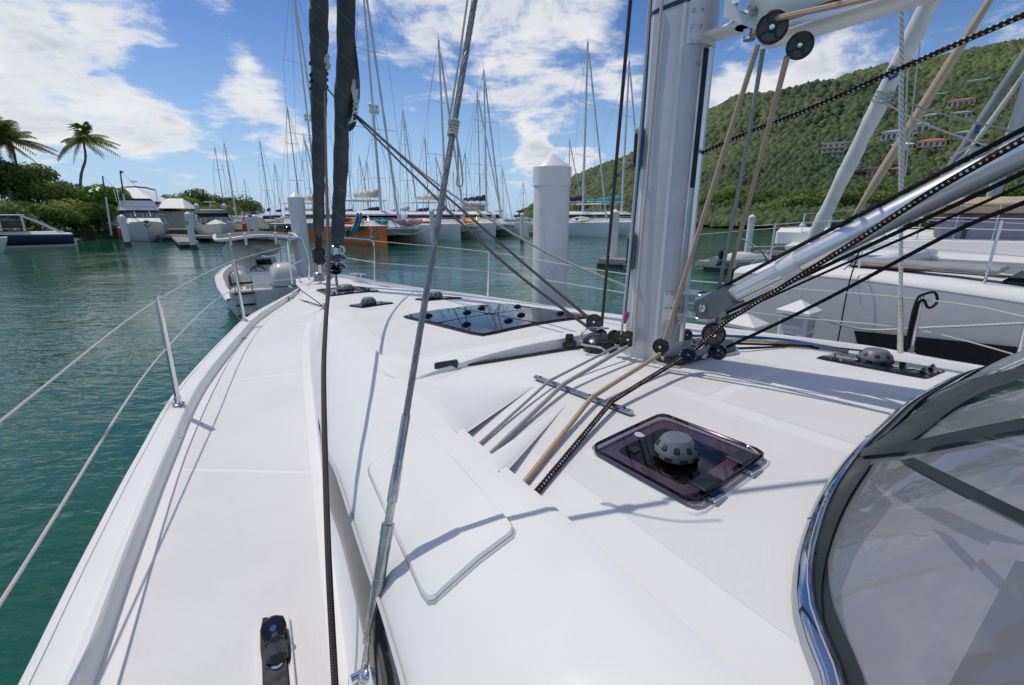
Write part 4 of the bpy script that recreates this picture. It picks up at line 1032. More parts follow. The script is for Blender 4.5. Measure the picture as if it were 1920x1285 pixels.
cloth_mat('sailcloth_grey', (.050, .052, .056), (.085, .087, .092)); cloth_mat('sailcloth_slate', (.030, .042, .052), (.055, .070, .082))
def furled(name, a, b, ra, rb, pitch, mt, label, over=3.5):
    d = unit(b-a); L = np.linalg.norm(b-a)+over; F_ = frame(d); n = int(L*46); seg = 26
    tt = np.linspace(0, L, n); ang = np.arange(seg)*2*math.pi/seg
    rr_ = ra+(rb-ra)*np.clip(tt/np.linalg.norm(b-a), 0, 1.2)
    V = np.zeros((n, seg, 3))
    for i in range(n):
        ph = (ang/(2*math.pi)+tt[i]/pitch) % 1.0
        r = rr_[i]*(1+.10*(ph-.5)+.05*np.sin(tt[i]*9+ang*2)+.03*np.sin(tt[i]*23+ang*3)); r = r*(1 if tt[i] > .06 else .75)
        V[i] = a+d*tt[i]+r[:, None]*(np.cos(ang)[:, None]*F_[0]+np.sin(ang)[:, None]*F_[1])
    Fc = []; U = []
    for i in range(n-1):
        for k in range(seg):
            k2 = (k+1) % seg; Fc.append((i*seg+k, i*seg+k2, (i+1)*seg+k2, (i+1)*seg+k)); u = k/seg; u2 = (k+1)/seg
            U.append(((u, tt[i]), (u2, tt[i]), (u2, tt[i+1]), (u, tt[i+1])))
    m = MB(); m.add(V.reshape(-1, 3), Fc, U); root = thing(name, a, 0, label, 'furled sail', 'furled sails of the yacht')
    obj('sail_roll', m, mt, root); return root
so = furled('furled_sail', at(597.5, 442, 6.42), at(598, 0, 5.85), .066, .102, .34, 'sailcloth_grey', 'dark grey furled sail on the outermost stay with printed shield emblem')
si = furled('furled_sail', at(633, 462, 5.55), at(650, 0, 4.85), .070, .080, 1.1, 'sailcloth_slate', 'slate grey furled jib on the inner stay with clew straps')
# outer sail: lashings, emblem, letter
c_at = lambda py: at(598, py, 5.85+.57*py/442)
for py in (123, 140, 152, 165):
    q = c_at(py); m = MB(); r_ = wpx(q, 15.5); ring = [q+r_*(math.cos(a)*np.array([1, 0, 0])+math.sin(a)*np.array([0, 1, .06]))+UPV*.02*math.sin(a+py) for a in np.linspace(0, 2*math.pi, 24, endpoint=False)]; m.tube(ring, .013, 6, closed=True); obj('lashing', m, 'rope_black', so)
m = MB(); q = at(614, 118, 5.72); 
for k in range(5): m.ball(q+np.array([.01*math.sin(k*2.), 0, -.05+.028*k]), (.028, .028, .022), 8, 6)
obj('clew_knot', m, 'rope_white', so)
mat('sail_print', (.62, .63, .62), .7)
def onsail(px, py, root_c, rpx, lift=.006):
    q = root_c(py); r = wpx(q, rpx)+lift; x = (px-proj_c(q))*depth(q)/FPX; x = max(-.97*r, min(.97*r, x)); return np.array([q[0]+x, q[1]-math.sqrt(r*r-x*x), q[2]])
def proj_c(p): return 960+FPX*p[0]/depth(p)
def ribbon(mb, pts, w, root_c, rpx, lift=.006):
    P = cr([np.array([*p, 0.]) for p in pts], max(4, len(pts)*5)); T = np.gradient(P, axis=0); T /= np.linalg.norm(T, axis=1)[:, None]; Nn = np.stack([-T[:, 1], T[:, 0]], 1)
    A = [onsail(P[i, 0]+Nn[i, 0]*w, P[i, 1]+Nn[i, 1]*w, root_c, rpx, lift) for i in range(len(P))]; B_ = [onsail(P[i, 0]-Nn[i, 0]*w, P[i, 1]-Nn[i, 1]*w, root_c, rpx, lift) for i in range(len(P))]
    mb.loft([A, B_])
m = MB()
for a, b in [((591, 46), (611, 42)), ((591, 46), (593, 61)), ((593, 61), (601, 78)), ((601, 78), (610, 77)), ((610, 77), (612, 42.5))]: ribbon(m, [a, b], 1.1, c_at, 15.5, .012)
for k in range(3): ribbon(m, [(602+k*3, 50-k), (601+k*3.2, 60), (603+k*2.5, 69)], .9, c_at, 15.5, .012)
obj('sail_emblem', m, 'sail_print', so, smooth=False)
m = MB(); ribbon(m, [(584, 8), (589, 12)], 1.3, c_at, 15.5, .012); ribbon(m, [(584, -4), (584, 22)], 1.3, c_at, 15.5, .012); ribbon(m, [(586, 10), (590, 23)], 1.2, c_at, 15.5, .012); obj('sail_lettering', m, 'sail_print', so, smooth=False)
# inner jib: clew flap with straps and rings
m = MB(); D_ = 5.12
A = [at(664, 30, D_), at(671, 130, D_-.02), at(673, 190, D_-.03), at(668, 236, D_-.03), at(656, 246, D_)]
B_ = [at(650, 30, D_+.02), at(655, 130, D_+.02), at(653, 190, D_+.02), at(651, 230, D_), at(650, 246, D_)]
A = cr(A, 24); B_ = cr(B_, 24); rows = []
for k in range(5):
    u = k/4; rows.append(A*(1-u)+B_*u+np.array([0, -1, 0])*(.03*np.sin(np.linspace(0, 9, 24)+k*1.4))[:, None])
m.loft(rows); m.loft([r+np.array([0, .012, 0]) for r in rows], flip=True); obj('clew_flap', m, 'sailcloth_slate', si)
m = MB()
for k, (px, py) in enumerate([(655, 135), (662, 150), (668, 168), (672, 186), (657, 232)]):
    a_, b_ = at(px, py, D_-.07), at(668, 203, D_-.08); w = np.array([.014, 0, .004]); m.loft([[a_-w*1.6, b_-w*.5], [a_+w*1.6, b_+w*.5]])
obj('clew_strap', m, 'sail_print', si, smooth=False)
m = MB()
for k in range(4): 
    c = at(668-k*1.2, 196+k*9, D_-.09); m.tube([c+.022*np.array([math.cos(a), 0, math.sin(a)]) for a in np.linspace(0, 6.28, 14)[:-1]], .006, 6, closed=True)
obj('clew_ring', m, 'steel', si)
m = MB(); q = at(633, 470, 5.56)
m.box(q, (.085, .07, .12), None, .02); obj('tack_shackle', m, 'steel', si)
m = MB(); m.tube(cr([at(637, 462, 5.5), at(644, 464, 5.5), at(645, 473, 5.5), at(641, 476, 5.5)], 12), .012, 6); obj('tack_cord', m, 'sail_print', si)

# ------------------------------------------------------------ sprayhood at the right edge
base_px = [(1905, 688), (1800, 712), (1700, 762), (1640, 812), (1580, 872), (1530, 945), (1500, 1020), (1486, 1090), (1490, 1170), (1530, 1285)]
bp = [ontop(*q) for q in base_px]; ld_ = unit(bp[-1]-bp[-2]); bp = [bp[0]+NV*.5] + bp + [bp[-1]+ld_*.25, bp[-1]+ld_*.5+AFT*.35]
bp = cr(bp, 80); Tn = np.gradient(bp, axis=0); Tn[:, 2] = 0; Tn = unit_rows(Tn); inn = np.stack([-Tn[:, 1], Tn[:, 0], 0*Tn[:, 0]], 1)
if (inn[40]@AFT) < 0: inn = -inn
# inward heading of the panes: mostly aft on the front, mostly to starboard on the side
for _ in range(6): inn = unit_rows(np.vstack([inn[:1], (inn[:-2]+inn[1:-1]*2+inn[2:]), inn[-1:]]))
def hood(i, v, off=0.0):
    h = .40*math.sin(v*1.35); w = .03+.56*v**1.1
    n = unit(-inn[i]*.55+UPV*.8); return bp[i]+inn[i]*w+UPV*(.035+h)+n*off
hd = thing('sprayhood', bp[40]+AFT*.5-UPV*.0, 0, 'dark framed sprayhood with tinted film windows on a chrome strip at right edge', 'sprayhood')
NI = len(bp)
m = MB(); m.loft([[bp[i]-inn[i]*.002-UPV*.004 for i in range(NI)], [bp[i]-inn[i]*.000+UPV*.016 for i in range(NI)], [bp[i]+inn[i]*.010+UPV*.030 for i in range(NI)], [bp[i]+inn[i]*.026+UPV*.036 for i in range(NI)]]); obj('chrome_strip', m, mat('chrome', (.46, .48, .52), .07, 1.0), hd, sharp=60)
m = MB(); m.tube([bp[i]+inn[i]*.022+UPV*.040 for i in range(NI)], .0055, 8); obj('edge_bead', m, 'chrome', hd)
seam_i = int(np.argmin([np.linalg.norm(bp[i]-deck(1612, 846)) for i in range(NI)]))
mat('hood_band', (.018, .020, .024), .38, var=.15, vscale=6)
# the hood's skin as a lookup from lines of sight, so that panes and bands can be laid out on it
def hoodf(i, v, off=0.0):
    i = min(max(i, 0), NI-1.001); k = int(i); f = i-k; return hood(k, v, off)*(1-f)+hood(k+1, v, off)*f
hm_ = MB(); hm_.loft([[hood(i, v) for i in range(NI)] for v in np.linspace(0, 1.25, 40)])
HB = BVHTree.FromPolygons([Vector(v) for v in hm_.verts()], hm_.f)
def hood_at(px, py, off=0.0):
    a, b = ray(px, py); loc, n, i, dist = HB.ray_cast(Vector((0, 0, ZC)), Vector((a, 1, b)).normalized())
    if loc is None:
        loc, n, i, dist = HB.find_nearest(Vector(ontop(px, py)))
    n = np.array(n); n = n if n@(np.array([0, 0, ZC])-np.array(loc)) > 0 else -n; return np.array(loc)+n*off
def skin(i0, i1, v0_, v1_, mt, name, off=0.0, nv=14, ni=60):
    m = MB(); m.loft([[hoodf(i, v, off) for i in np.linspace(i0, i1, ni)] for v in np.linspace(v0_, v1_, nv)]); return obj(name, m, mt, hd)
skin(seam_i, NI-1, .03, 1.25, 'hood_film', 'film_window', 0, 20); skin(0, seam_i, .03, 1.25, 'boat_glass', 'film_window', 0, 20)
def band(name, A, B_, off=.006, n=26):
    pa, pb = cr([np.array([*q, 0.]) for q in A], n), cr([np.array([*q, 0.]) for q in B_], n); m = MB()
    m.loft([[hood_at(*(pa[k]*(1-u)+pb[k]*u)[:2], off) for k in range(n)] for u in (0, .25, .5, .75, 1)]); return obj(name, m, 'hood_band', hd)
skin(seam_i, NI-1, .0, .04, 'hood_band', 'lower_band', .004, 4); skin(0, seam_i, .0, .06, 'hood_band', 'lower_band', .004, 4)
band('front_band', [(1930, 690), (1840, 712), (1750, 752), (1690, 800), (1630, 846)], [(1930, 712), (1850, 738), (1785, 775), (1735, 815), (1700, 838)])
band('seam_band', [(1622, 846), (1720, 832), (1820, 812), (1935, 790)], [(1618, 862), (1720, 852), (1820, 834), (1935, 812)], .009)
band('side_band', [(1612, 862), (1555, 950), (1525, 1040), (1516, 1130), (1530, 1210), (1560, 1295)], [(1640, 870), (1588, 955), (1556, 1045), (1546, 1130), (1560, 1210), (1592, 1295)], .007)
band('film_band', [(1690, 868), (1790, 922), (1880, 968), (1940, 998)], [(1716, 862), (1810, 908), (1895, 950), (1950, 976)], .005)
for k in (14, 26, 37, 47, 56):
    p = bp[k]+inn[k]*.007+UPV*.024; n_ = unit(-inn[k]*.6+UPV*.8); m = MB(); m.lathe([(.007, 0), (.007, .003), (.003, .0035)], p, n_, 14); obj('strip_screw', m, 'steel', hd)
# under the hood: sliding hatch with pale frame
def flatq(name, px4, lift, th, mt, par, ins=0.0):
    q = [ontop(*p) for p in px4]; ctr = sum(q)/4; q = [a+unit(ctr-a)*ins+UPV*lift for a in q]; m = MB(); m.prism(q[::-1], UPV*th); return obj(name, m, mt, par, False)
sl = flatq('sliding_hatch', [(1850, 1040), (2300, 1120), (2250, 1500), (1640, 1400)], .012, .02, 'gelcoat', Y)
flatq('sliding_pane', [(1892, 1085), (2290, 1150), (2240, 1490), (1725, 1400)], .033, .006, 'dark_void', sl)
# ------------------------------------------------------------ hill, shore, vegetation, houses
def foliage_mat(name, lo, hi, rough=.6, trans=.25):
    m = bpy.data.materials.new(name); m.use_nodes = True; MATS[name] = m
    t = NT(m.node_tree); b = t.n['Principled BSDF']
    at_ = t.node('ShaderNodeAttribute', attribute_name='tint')
    col = t.mix(t.math('MULTIPLY', at_.outputs['Fac'], 1.0), lo, hi)
    t.put(b.inputs['Base Color'], col); b.inputs['Roughness'].default_value = rough; b.inputs['Specular IOR Level'].default_value = .25
    if trans:
        tl = t.node('ShaderNodeBsdfTranslucent', {'Color': col}); mx = t.node('ShaderNodeMixShader', {0: trans, 1: b.outputs[0], 2: tl.outputs[0]})
        t.l.new(mx.outputs[0], t.n['Material Output'].inputs[0])
    return m
foliage_mat('hill_foliage', (.016, .042, .011), (.130, .165, .046), trans=0)
foliage_mat('leaf_green', (.085, .140, .030), (.400, .450, .120), trans=.45)
foliage_mat('leaf_dark', (.048, .098, .022), (.230, .300, .070), trans=.45)
foliage_mat('leaf_bright', (.070, .170, .015), (.260, .460, .050), trans=.4)
foliage_mat('palm_leaf', (.075, .120, .022), (.400, .420, .120), trans=.45)
mat('bark', (.16, .13, .10), .9, var=.3, vscale=6); mat('palm_trunk', (.20, .17, .14), .9, var=.25, vscale=8)
mat('shore_ground', (.13, .12, .06), .95, var=.4, vscale=.6, dirt=(.30, .26, .19), dscale=.4, damt=.6); mat('earth', (.16, .13, .08), .95, var=.3, vscale=.2)
def mesh_tint(name, V, Fq, tint, material, parent=None, local=False, smooth=False, **tags):
    """fast mesh of quads/tris with a per-vertex tint"""
    me = bpy.data.meshes.new(name); V = np.asarray(V, np.float32); Fq = np.asarray(Fq, np.int32); k = Fq.shape[1]
    o = bpy.data.objects.new(name, me); COL.objects.link(o)
    if parent is not None:
        o.parent = parent
        if not local:
            M = np.array(world_of(parent).inverted()); V = (V@M[:3, :3].T+M[:3, 3]).astype(np.float32)
    me.vertices.add(len(V)); me.vertices.foreach_set('co', V.ravel()); me.loops.add(Fq.size); me.loops.foreach_set('vertex_index', Fq.ravel())
    me.polygons.add(len(Fq)); me.polygons.foreach_set('loop_start', np.arange(0, Fq.size, k, dtype=np.int32)); me.update(calc_edges=True)
    a = me.attributes.new('tint', 'FLOAT', 'POINT'); a.data.foreach_set('value', np.asarray(tint, np.float32))
    if smooth: me.polygons.foreach_set('use_smooth', [True]*len(Fq))
    me.materials.append(MATS[material]); tag(o, **tags); return o
def vnoise(x, y, s, seed=0):
    """cheap smooth value noise"""
    r = np.random.default_rng(seed).random((64, 64)); x = np.asarray(x)/s+100; y = np.asarray(y)/s+100
    xi, yi = np.floor(x).astype(int), np.floor(y).astype(int); fx, fy = x-xi, y-yi; fx = fx*fx*(3-2*fx); fy = fy*fy*(3-2*fy)
    g = lambda i, j: r[i % 64, j % 64]
    return (g(xi, yi)*(1-fx)+g(xi+1, yi)*fx)*(1-fy)+(g(xi, yi+1)*(1-fx)+g(xi+1, yi+1)*fx)*fy
# ridge line of the hill as bearing (X/Y) and slope of sight
ridge_px = [(985, 401), (1000, 388), (1030, 372), (1075, 341), (1130, 312), (1190, 284), (1260, 243), (1329, 208), (1382, 189), (1470, 177), (1539, 155), (1632, 124), (1676, 111), (1742, 105), (1836, 86), (1920, 68)]
rb = np.array([ray(*q) for q in ridge_px]); rb = np.vstack([rb, [1.25, .36], [1.7, .34], [2.4, .28]])
def ridgeD(a): return np.interp(a, [.02, .15, .4, 1.0, 2.4], [900, 640, 480, 430, 400])
def shoreD(a): return np.interp(a, [.02, .12, .3, .45, .6, 1.2, 2.4], [420, 260, 120, 92, 84, 80, 70])
def hill_z(a, D):
    zr = ZC+np.interp(a, rb[:, 0], rb[:, 1])*ridgeD(a)-5.0; k = np.clip((D-shoreD(a))/(ridgeD(a)-shoreD(a)), 0, 1.6)
    z = .6+(zr-.6)*np.where(k <= 1, k**1.12, 1-.9*(k-1)); return z+((vnoise(a*D, D, 45, 3)-.5)*14+(vnoise(a*D, D, 95, 4)-.5)*22)*np.clip(k*3, 0, 1)*np.clip((1.02-k)*4, 0, 1)
aa = np.concatenate([np.linspace(.026, .3, 50), np.linspace(.31, 1.3, 110), np.linspace(1.35, 2.4, 20)]); kk = np.linspace(0, 1.5, 70)
Ag, Kg = np.meshgrid(aa, kk, indexing='ij'); Dg = shoreD(Ag)+Kg*(ridgeD(Ag)-shoreD(Ag)); Zg = hill_z(Ag, Dg); Zg[:, 0] = -1
V = np.stack([Ag*Dg, Dg, Zg], -1); m = MB(); m.loft(V); obj('hill', m, 'earth', None, kind='structure')
# canopy: crown-shaped tufts over the whole slope (one mass nobody could count)
def tuft_template(seed):
    r = np.random.default_rng(seed); rings = [(0, .0), (.62, .42), (1.0, .0), (1.06, -.45)]; V = [(0, 0, .78+.15*r.random())]; n = 5
    for (rad, z) in rings[1:]:
        for k in range(n):
            a = 2*math.pi*(k+.5*r.random())/n; q = rad*(.78+.45*r.random()); V.append((q*math.cos(a), q*math.sin(a), z+.28*(r.random()-.5)))
    F_ = [(0, 1+k, 1+(k+1) % n) for k in range(n)]
    for j in range(2):
        b0_ = 1+j*n; b1_ = b0_+n
        for k in range(n): F_ += [(b0_+k, b1_+k, b1_+(k+1) % n), (b0_+k, b1_+(k+1) % n, b0_+(k+1) % n)]
    return np.array(V), np.array(F_)
TPL = [tuft_template(s) for s in range(8)]
def scatter(N, seed, amin, amax, size, name='forest_canopy', kmin=.0, kmax=1.04, **tags):
    r = np.random.default_rng(seed); a = amin+(amax-amin)*r.random(N)**.9; k = kmin+(kmax-kmin)*r.random(N)**1.35; D = shoreD(a)+k*(ridgeD(a)-shoreD(a)); z = hill_z(a, D)
    X = a*D; big = vnoise(X, D, 38, 11)*.6+vnoise(X, D, 13, 12)*.4
    keep = r.random(N) < np.clip(.25+1.5*big, .35, 1); a, D, z, X, big = a[keep], D[keep], z[keep], X[keep], big[keep]; n = len(a)
    Vs, Fs, Ts = [], [], []; off = 0; which = r.integers(0, 8, n)
    sz = size*(.50+1.3*r.random(n)**2.6)*np.clip(D/230, .55, 1.35); tint = np.clip(-.06+.70*vnoise(X, D, 70, 21)+.30*vnoise(X, D, 19, 22)+.52*(r.random(n)-.5)+.15*(big-.5), 0, 1)
    for t in range(8):
        idx = np.where(which == t)[0]; V0, F0 = TPL[t]
        rot = r.random(len(idx))*6.28; c, s = np.cos(rot), np.sin(rot); S = sz[idx][:, None]
        x = (V0[:, 0]*c[:, None]-V0[:, 1]*s[:, None])*S; y = (V0[:, 0]*s[:, None]+V0[:, 1]*c[:, None])*S; zz = V0[:, 2]*S*(.8+.5*r.random(len(idx)))[:, None]
        P = np.stack([x+X[idx][:, None], y+D[idx][:, None], zz+(z[idx]+.35*sz[idx])[:, None]], -1)
        Fs.append((F0[None]+(off+np.arange(len(idx))*len(V0))[:, None, None]).reshape(-1, 3)); Vs.append(P.reshape(-1, 3)); off += len(idx)*len(V0)
        tt = np.repeat(tint[idx], len(V0)).reshape(len(idx), -1)+(r.random((len(idx), len(V0)))-.5)*.25; Ts.append(np.clip(tt, 0, 1).ravel())
    return mesh_tint(name, np.vstack(Vs), np.vstack(Fs), np.concatenate(Ts), 'hill_foliage', **tags)
scatter(84000, 5, .02, 1.32, 1.65, label='dense green scrub forest covering the hillside', cat='forest', kind='stuff')

# broad-leaf trees and bushes of single leaves
def leafy(mb_seed, c, r, n, leaf, lumps=9, flat=.8):
    g = np.random.default_rng(mb_seed); cs = []; 
    for k in range(lumps):
        d = g.normal(size=3); d /= np.linalg.norm(d); q = d*np.array(r)*(.35+.45*g.random()); q[2] = abs(q[2])*.9-.15*r[2] if g.random() < .7 else q[2]; cs.append((q, (.38+.28*g.random())))
    w = g.integers(0, lumps, n); u = g.normal(size=(n, 3)); u /= np.linalg.norm(u, axis=1)[:, None]
    rad = .72+.34*g.random(n)**.7; ctr = np.array([cs[i][0] for i in w]); sc = np.array([cs[i][1] for i in w])
    P = ctr+u*rad[:, None]*sc[:, None]*np.array(r)*np.array([1, 1, flat])
    # leaf quads, tipped towards the outside
    nrm = u+g.normal(size=(n, 3))*.55+np.array([0, 0, .35]); nrm /= np.linalg.norm(nrm, axis=1)[:, None]
    t = np.cross(nrm, g.normal(size=(n, 3))); t /= np.linalg.norm(t, axis=1)[:, None]; b = np.cross(nrm, t)
    s = (leaf*(.6+.8*g.random(n)))[:, None]; P = P+np.asarray(c)
    V = np.stack([P-t*s, P-b*s*.55, P+t*s, P+b*s*.55], 1).reshape(-1, 3); F_ = np.arange(4*n).reshape(-1, 4)
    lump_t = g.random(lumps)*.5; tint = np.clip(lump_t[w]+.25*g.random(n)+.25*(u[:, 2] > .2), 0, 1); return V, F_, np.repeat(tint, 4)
def tree(name, base, h, r, n, leaf, mt, label, seed, cat='tree', group='trees along the left shore', trunk=True):
    root = thing(name, base, 0, label, cat, group); base = np.asarray(base, float)
    c = base+np.array([0, 0, (h-r[2]*.75) if cat == 'tree' else h*.46]); V, F_, t = leafy(seed, c, r, n, leaf); mesh_tint('crown', V, F_, t, mt, root)
    g = np.random.default_rng(seed+1); m = MB(); top_ = base+np.array([g.normal()*.2, g.normal()*.2, h*.62]); m.tube(cr([base-np.array([0, 0, .3]), base*.5+top_*.5+g.normal(size=3)*.15, top_], 8), np.linspace(.16, .07, 8)*max(1, h/5), 7)
    for k in range(4):
        e_ = c+np.array([math.cos(k*1.7+seed), math.sin(k*1.7+seed), .25])*np.array(r)*.6; m.tube(cr([base*.45+top_*.55, (top_+e_)/2+np.array([0, 0, .15]), e_], 6), np.linspace(.07, .02, 6)*max(1, h/5), 5)
    obj('trunk', m, 'bark', root); return root
def palm(name, base, path, fronds, L, label, seed, r0=.2, group='coconut palms on the left shore', droop=.82, wind=(.30, -.1)):
    root = thing(name, base, 0, label, 'palm tree', group); m = MB(); P = cr(path, 26); m.tube(P, np.linspace(r0, r0*.55, 26)*(1+.06*np.sin(np.arange(26)*2.2)), 9); obj('trunk', m, 'palm_trunk', root)
    g = np.random.default_rng(seed); top_ = P[-1]; Vs, Fs, Ts = [], [], []; n0 = 0
    for k in range(fronds):
        az = 2*math.pi*k/fronds+g.random()*.5; el = g.uniform(-.45, 1.4); d = np.array([math.cos(az)*math.cos(el), math.sin(az)*math.cos(el), math.sin(el)]); Lf = L*(.75+.35*g.random())
        tt = np.linspace(0, 1, 22); curve = top_+d*Lf*tt[:, None]+np.array([wind[0], wind[1], 0])*Lf*(tt**2)[:, None]-np.array([0, 0, 1])*(Lf*.62*droop*(tt**2.1)*(1.1-.35*math.sin(el)))[:, None]
        T = np.gradient(curve, axis=0); T /= np.linalg.norm(T, axis=1)[:, None]; tn = .1+.5*g.random()
        sv = np.cross(T, [0, 0, 1.]); sv /= np.linalg.norm(sv, axis=1)[:, None]+1e-9
        for i in range(2, 22):
            for j in (0, .5):
                for sg in (-1, 1):
                    p = curve[i]-T[i]*j*Lf/22; ll = Lf*.30*math.sin(math.pi*min(1, (.12+tt[i]*.80)))**.8*(.85+.3*g.random()); dd = sv[i]*sg*.75+T[i]*.55+np.array([wind[0]*.6, wind[1]*.6, -.55-.35*g.random()]); dd /= np.linalg.norm(dd); e_ = p+dd*ll; w = T[i]*Lf*.0125
                    Vs += [p-w, p+w, e_*.6+p*.4+w*1.2, e_]; Fs.append((n0, n0+1, n0+2, n0+3)); n0 += 4; q = np.clip(tn+.35*g.random()-.15, 0, 1); Ts += [q]*4
        # rachis
        for i in range(21):
            w = sv[i]*Lf*.010; Vs += [curve[i]-w, curve[i]+w, curve[i+1]+w*.9, curve[i+1]-w*.9]; Fs.append((n0, n0+1, n0+2, n0+3)); n0 += 4; Ts += [.9]*4
    mesh_tint('crown', np.array(Vs), np.array(Fs), np.array(Ts), 'palm_leaf', root); return root
# left shore: land with a stone edge
ed = [(-200, 30), (-75, 46), (-62, 54), (-48, 58), (-38, 60), (-30, 66), (-24, 95), (-24, 160), (-30, 330), (-20, 420)]
m = MB(); E_ = cr([np.array([x, y, .75]) for x, y in ed], 60); back = E_.copy(); back[:, 0] -= 60; back[:, 1] += 120; back[:, 2] += .5; low_ = E_.copy(); low_[:, 2] = -.6
m.loft([low_, E_, E_*.985+back*.015+np.array([0, 0, .12]), back], flip=True); obj('shore', m, 'shore_ground', None, kind='structure')
def shore_tree(px, D, h, r, mt, label, n=2600, leaf=.17, name='broadleaf_tree', cat='tree', **k):
    a, _ = ray(px, 430); tree(name, (a*D, D, .7), h, r, n, leaf, mt, label, int(px*7+D)+1000, cat, **k)
shore_tree(-20, 52, 8.2, (5.0, 3, 3.0), 'leaf_dark', 'large dark-leaved tree at the left edge below the palms', 5200, .22)
shore_tree(52, 56, 7.6, (4.4, 3, 2.4), 'leaf_dark', 'dark rounded tree behind the low shrubs near the leaning palm', 4200, .2)
shore_tree(8, 48, 5.0, (4.2, 2.2, 2.2), 'leaf_green', 'olive green shrub behind the navy power catamaran', 4200, .16, 'shrub', 'shrub')
shore_tree(62, 50, 4.7, (3.2, 2.2, 2.0), 'leaf_green', 'olive green shrub right of the navy boat cabin', 3600, .15, 'shrub', 'shrub')
shore_tree(110, 55, 5.6, (4.0, 2.5, 2.2), 'leaf_green', 'mid green tree just left of the tall palm trunk', 4200, .17)
shore_tree(140, 52, 3.6, (2.8, 2.0, 1.7), 'leaf_green', 'low flowering shrub at the foot of the tall palm', 2600, .14, 'shrub', 'shrub')
shore_tree(200, 56, 4.9, (3.6, 2.0, 2.3), 'leaf_bright', 'bright green sea-grape tree beside the motor yacht', 3600, .24)
shore_tree(165, 60, 5.2, (3.0, 2.0, 2.2), 'leaf_green', 'green tree between the tall palm and the bright tree', 2600, .18)
shore_tree(345, 84, 5.6, (3.6, 2.5, 2.4), 'leaf_green', 'green tree below the small palms behind the cruiser', 2400, .22)
shore_tree(318, 78, 4.6, (3.2, 2.5, 2.2), 'leaf_green', 'dull green tree right of the white-roofed house', 2200, .2)
shore_tree(376, 88, 6.4, (3.6, 2.5, 2.6), 'leaf_dark', 'dark tree behind the express cruiser', 2200, .22)
shore_tree(402, 100, 6.0, (4.2, 2.5, 2.6), 'leaf_dark', 'dark tree left of the pair of bare masts', 2200, .24)
shore_tree(436, 125, 6.6, (5.0, 2.5, 3.0), 'leaf_dark', 'dark tree behind the pair of bare masts', 2200, .28)
shore_tree(462, 150, 6.6, (5.0, 2.5, 3.0), 'leaf_dark', 'last dark tree of the left shore before open sky', 2000, .3)
for px, D, h, r_, lab in ((-5, 45, 3.6, 3.0, 'low olive shrub behind the hardtop at the left edge'), (100, 49, 3.4, 2.6, 'low olive shrub behind the stern of the navy boat'), (122, 50, 3.2, 2.2, 'pale shrub between the navy boat and the palm foot'), (182, 54, 3.2, 2.4, 'shrub beside the leaning spar'), (300, 72, 4.2, 2.6, 'shrub between the motor yacht and the white house wing'), (332, 70, 4.0, 2.6, 'shrub left of the pile with the letter'), (362, 76, 4.4, 2.8, 'shrub right of the pile with the letter'), (392, 84, 4.6, 3.0, 'shrub behind the cruiser canopy'), (418, 96, 4.8, 3.2, 'shrub under the left bare mast'), (450, 120, 5.0, 3.6, 'shrub under the right bare mast'), (478, 150, 5.0, 4.0, 'last shrub of the left shore')):
    shore_tree(px, D, h, (r_*1.1, 1.8, h*.56), 'leaf_green', lab, 2400, .16, 'shrub', 'shrub')
def pal(px_path, D, **k):
    P = [at(px, py, D) for px, py in px_path]; P[0][2] = .7; return palm('coconut_palm', P[0], P, **k)
pal([(146, 400), (151, 340), (160, 300), (158, 275), (154, 262)], 56, fronds=24, L=3.0, label='tall coconut palm with a curved trunk standing alone', seed=3, r0=.19)
pal([(33, 352), (31, 310), (24, 280), (18, 262)], 54, fronds=22, L=3.0, label='coconut palm with leaning trunk second from the left edge', seed=9, r0=.18)
pal([(12, 340), (4, 315), (-8, 280), (-16, 250)], 52, fronds=22, L=3.1, label='coconut palm cut off by the left edge', seed=15, r0=.18)
for q, D, s in (((302, 398), 78, 21), ((348, 388), 86, 22)):
    P = [at(q[0], 420, D), at(q[0]+1, q[1]-8, D)]; P[0][2] = .7; P = [P[0], (P[0]+P[1])/2, P[1]]
    palm('young_palm', P[0], P, 16, 2.6, 'short bushy palm beside the white house' if s == 21 else 'short bushy palm above the express cruiser', s, .14, droop=.8)
# right shore: mangroves and trees at the foot of the hill
g = np.random.default_rng(44)
ORD = 'first second third fourth fifth sixth seventh eighth ninth tenth eleventh twelfth thirteenth fourteenth fifteenth sixteenth seventeenth eighteenth nineteenth twentieth'.split()
spots = [(1085, 250, 9), (1150, 215, 9), (1340, 118, 7.5), (1372, 112, 8.5), (1402, 104, 6.5), (1432, 108, 8), (1462, 96, 6.0), (1490, 104, 7.5), (1520, 96, 6.0), (1552, 100, 7.5), (1590, 94, 6.5), (1628, 98, 8), (1668, 92, 6.5), (1705, 94, 7.5), (1745, 92, 6.5), (1790, 90, 7.5), (1835, 90, 6.5), (1880, 88, 7.5), (1930, 88, 7)]
for i, (px, D, h) in enumerate(spots):
    a, _ = ray(px, 430); tree('shore_tree', (a*D, D-1, .3), h, (5.2+g.random()*1.6, 3, h*.46), 2300, .30, 'leaf_dark' if i % 3 else 'leaf_green', '%s dark green mangrove tree from the mast along the foot of the hill' % ORD[i], 300+i, 'tree', 'mangrove trees at the foot of the hill')
for px, D, s in ((1512, 97, 31), (1466, 112, 32)):
    a, _ = ray(px, 430); P = [np.array([a*D, D-4, .4]), np.array([a*D, D-4, 2.6]), np.array([a*D+.2, D-4, 5.0])]
    palm('shore_palm', P[0], P, 16, 3.4, 'palm among the mangroves below the hill, nearer the white furled sail' if s == 31 else 'palm among the mangroves below the hill, nearer the mast', s, .2, group='palms below the hill', droop=1.1)

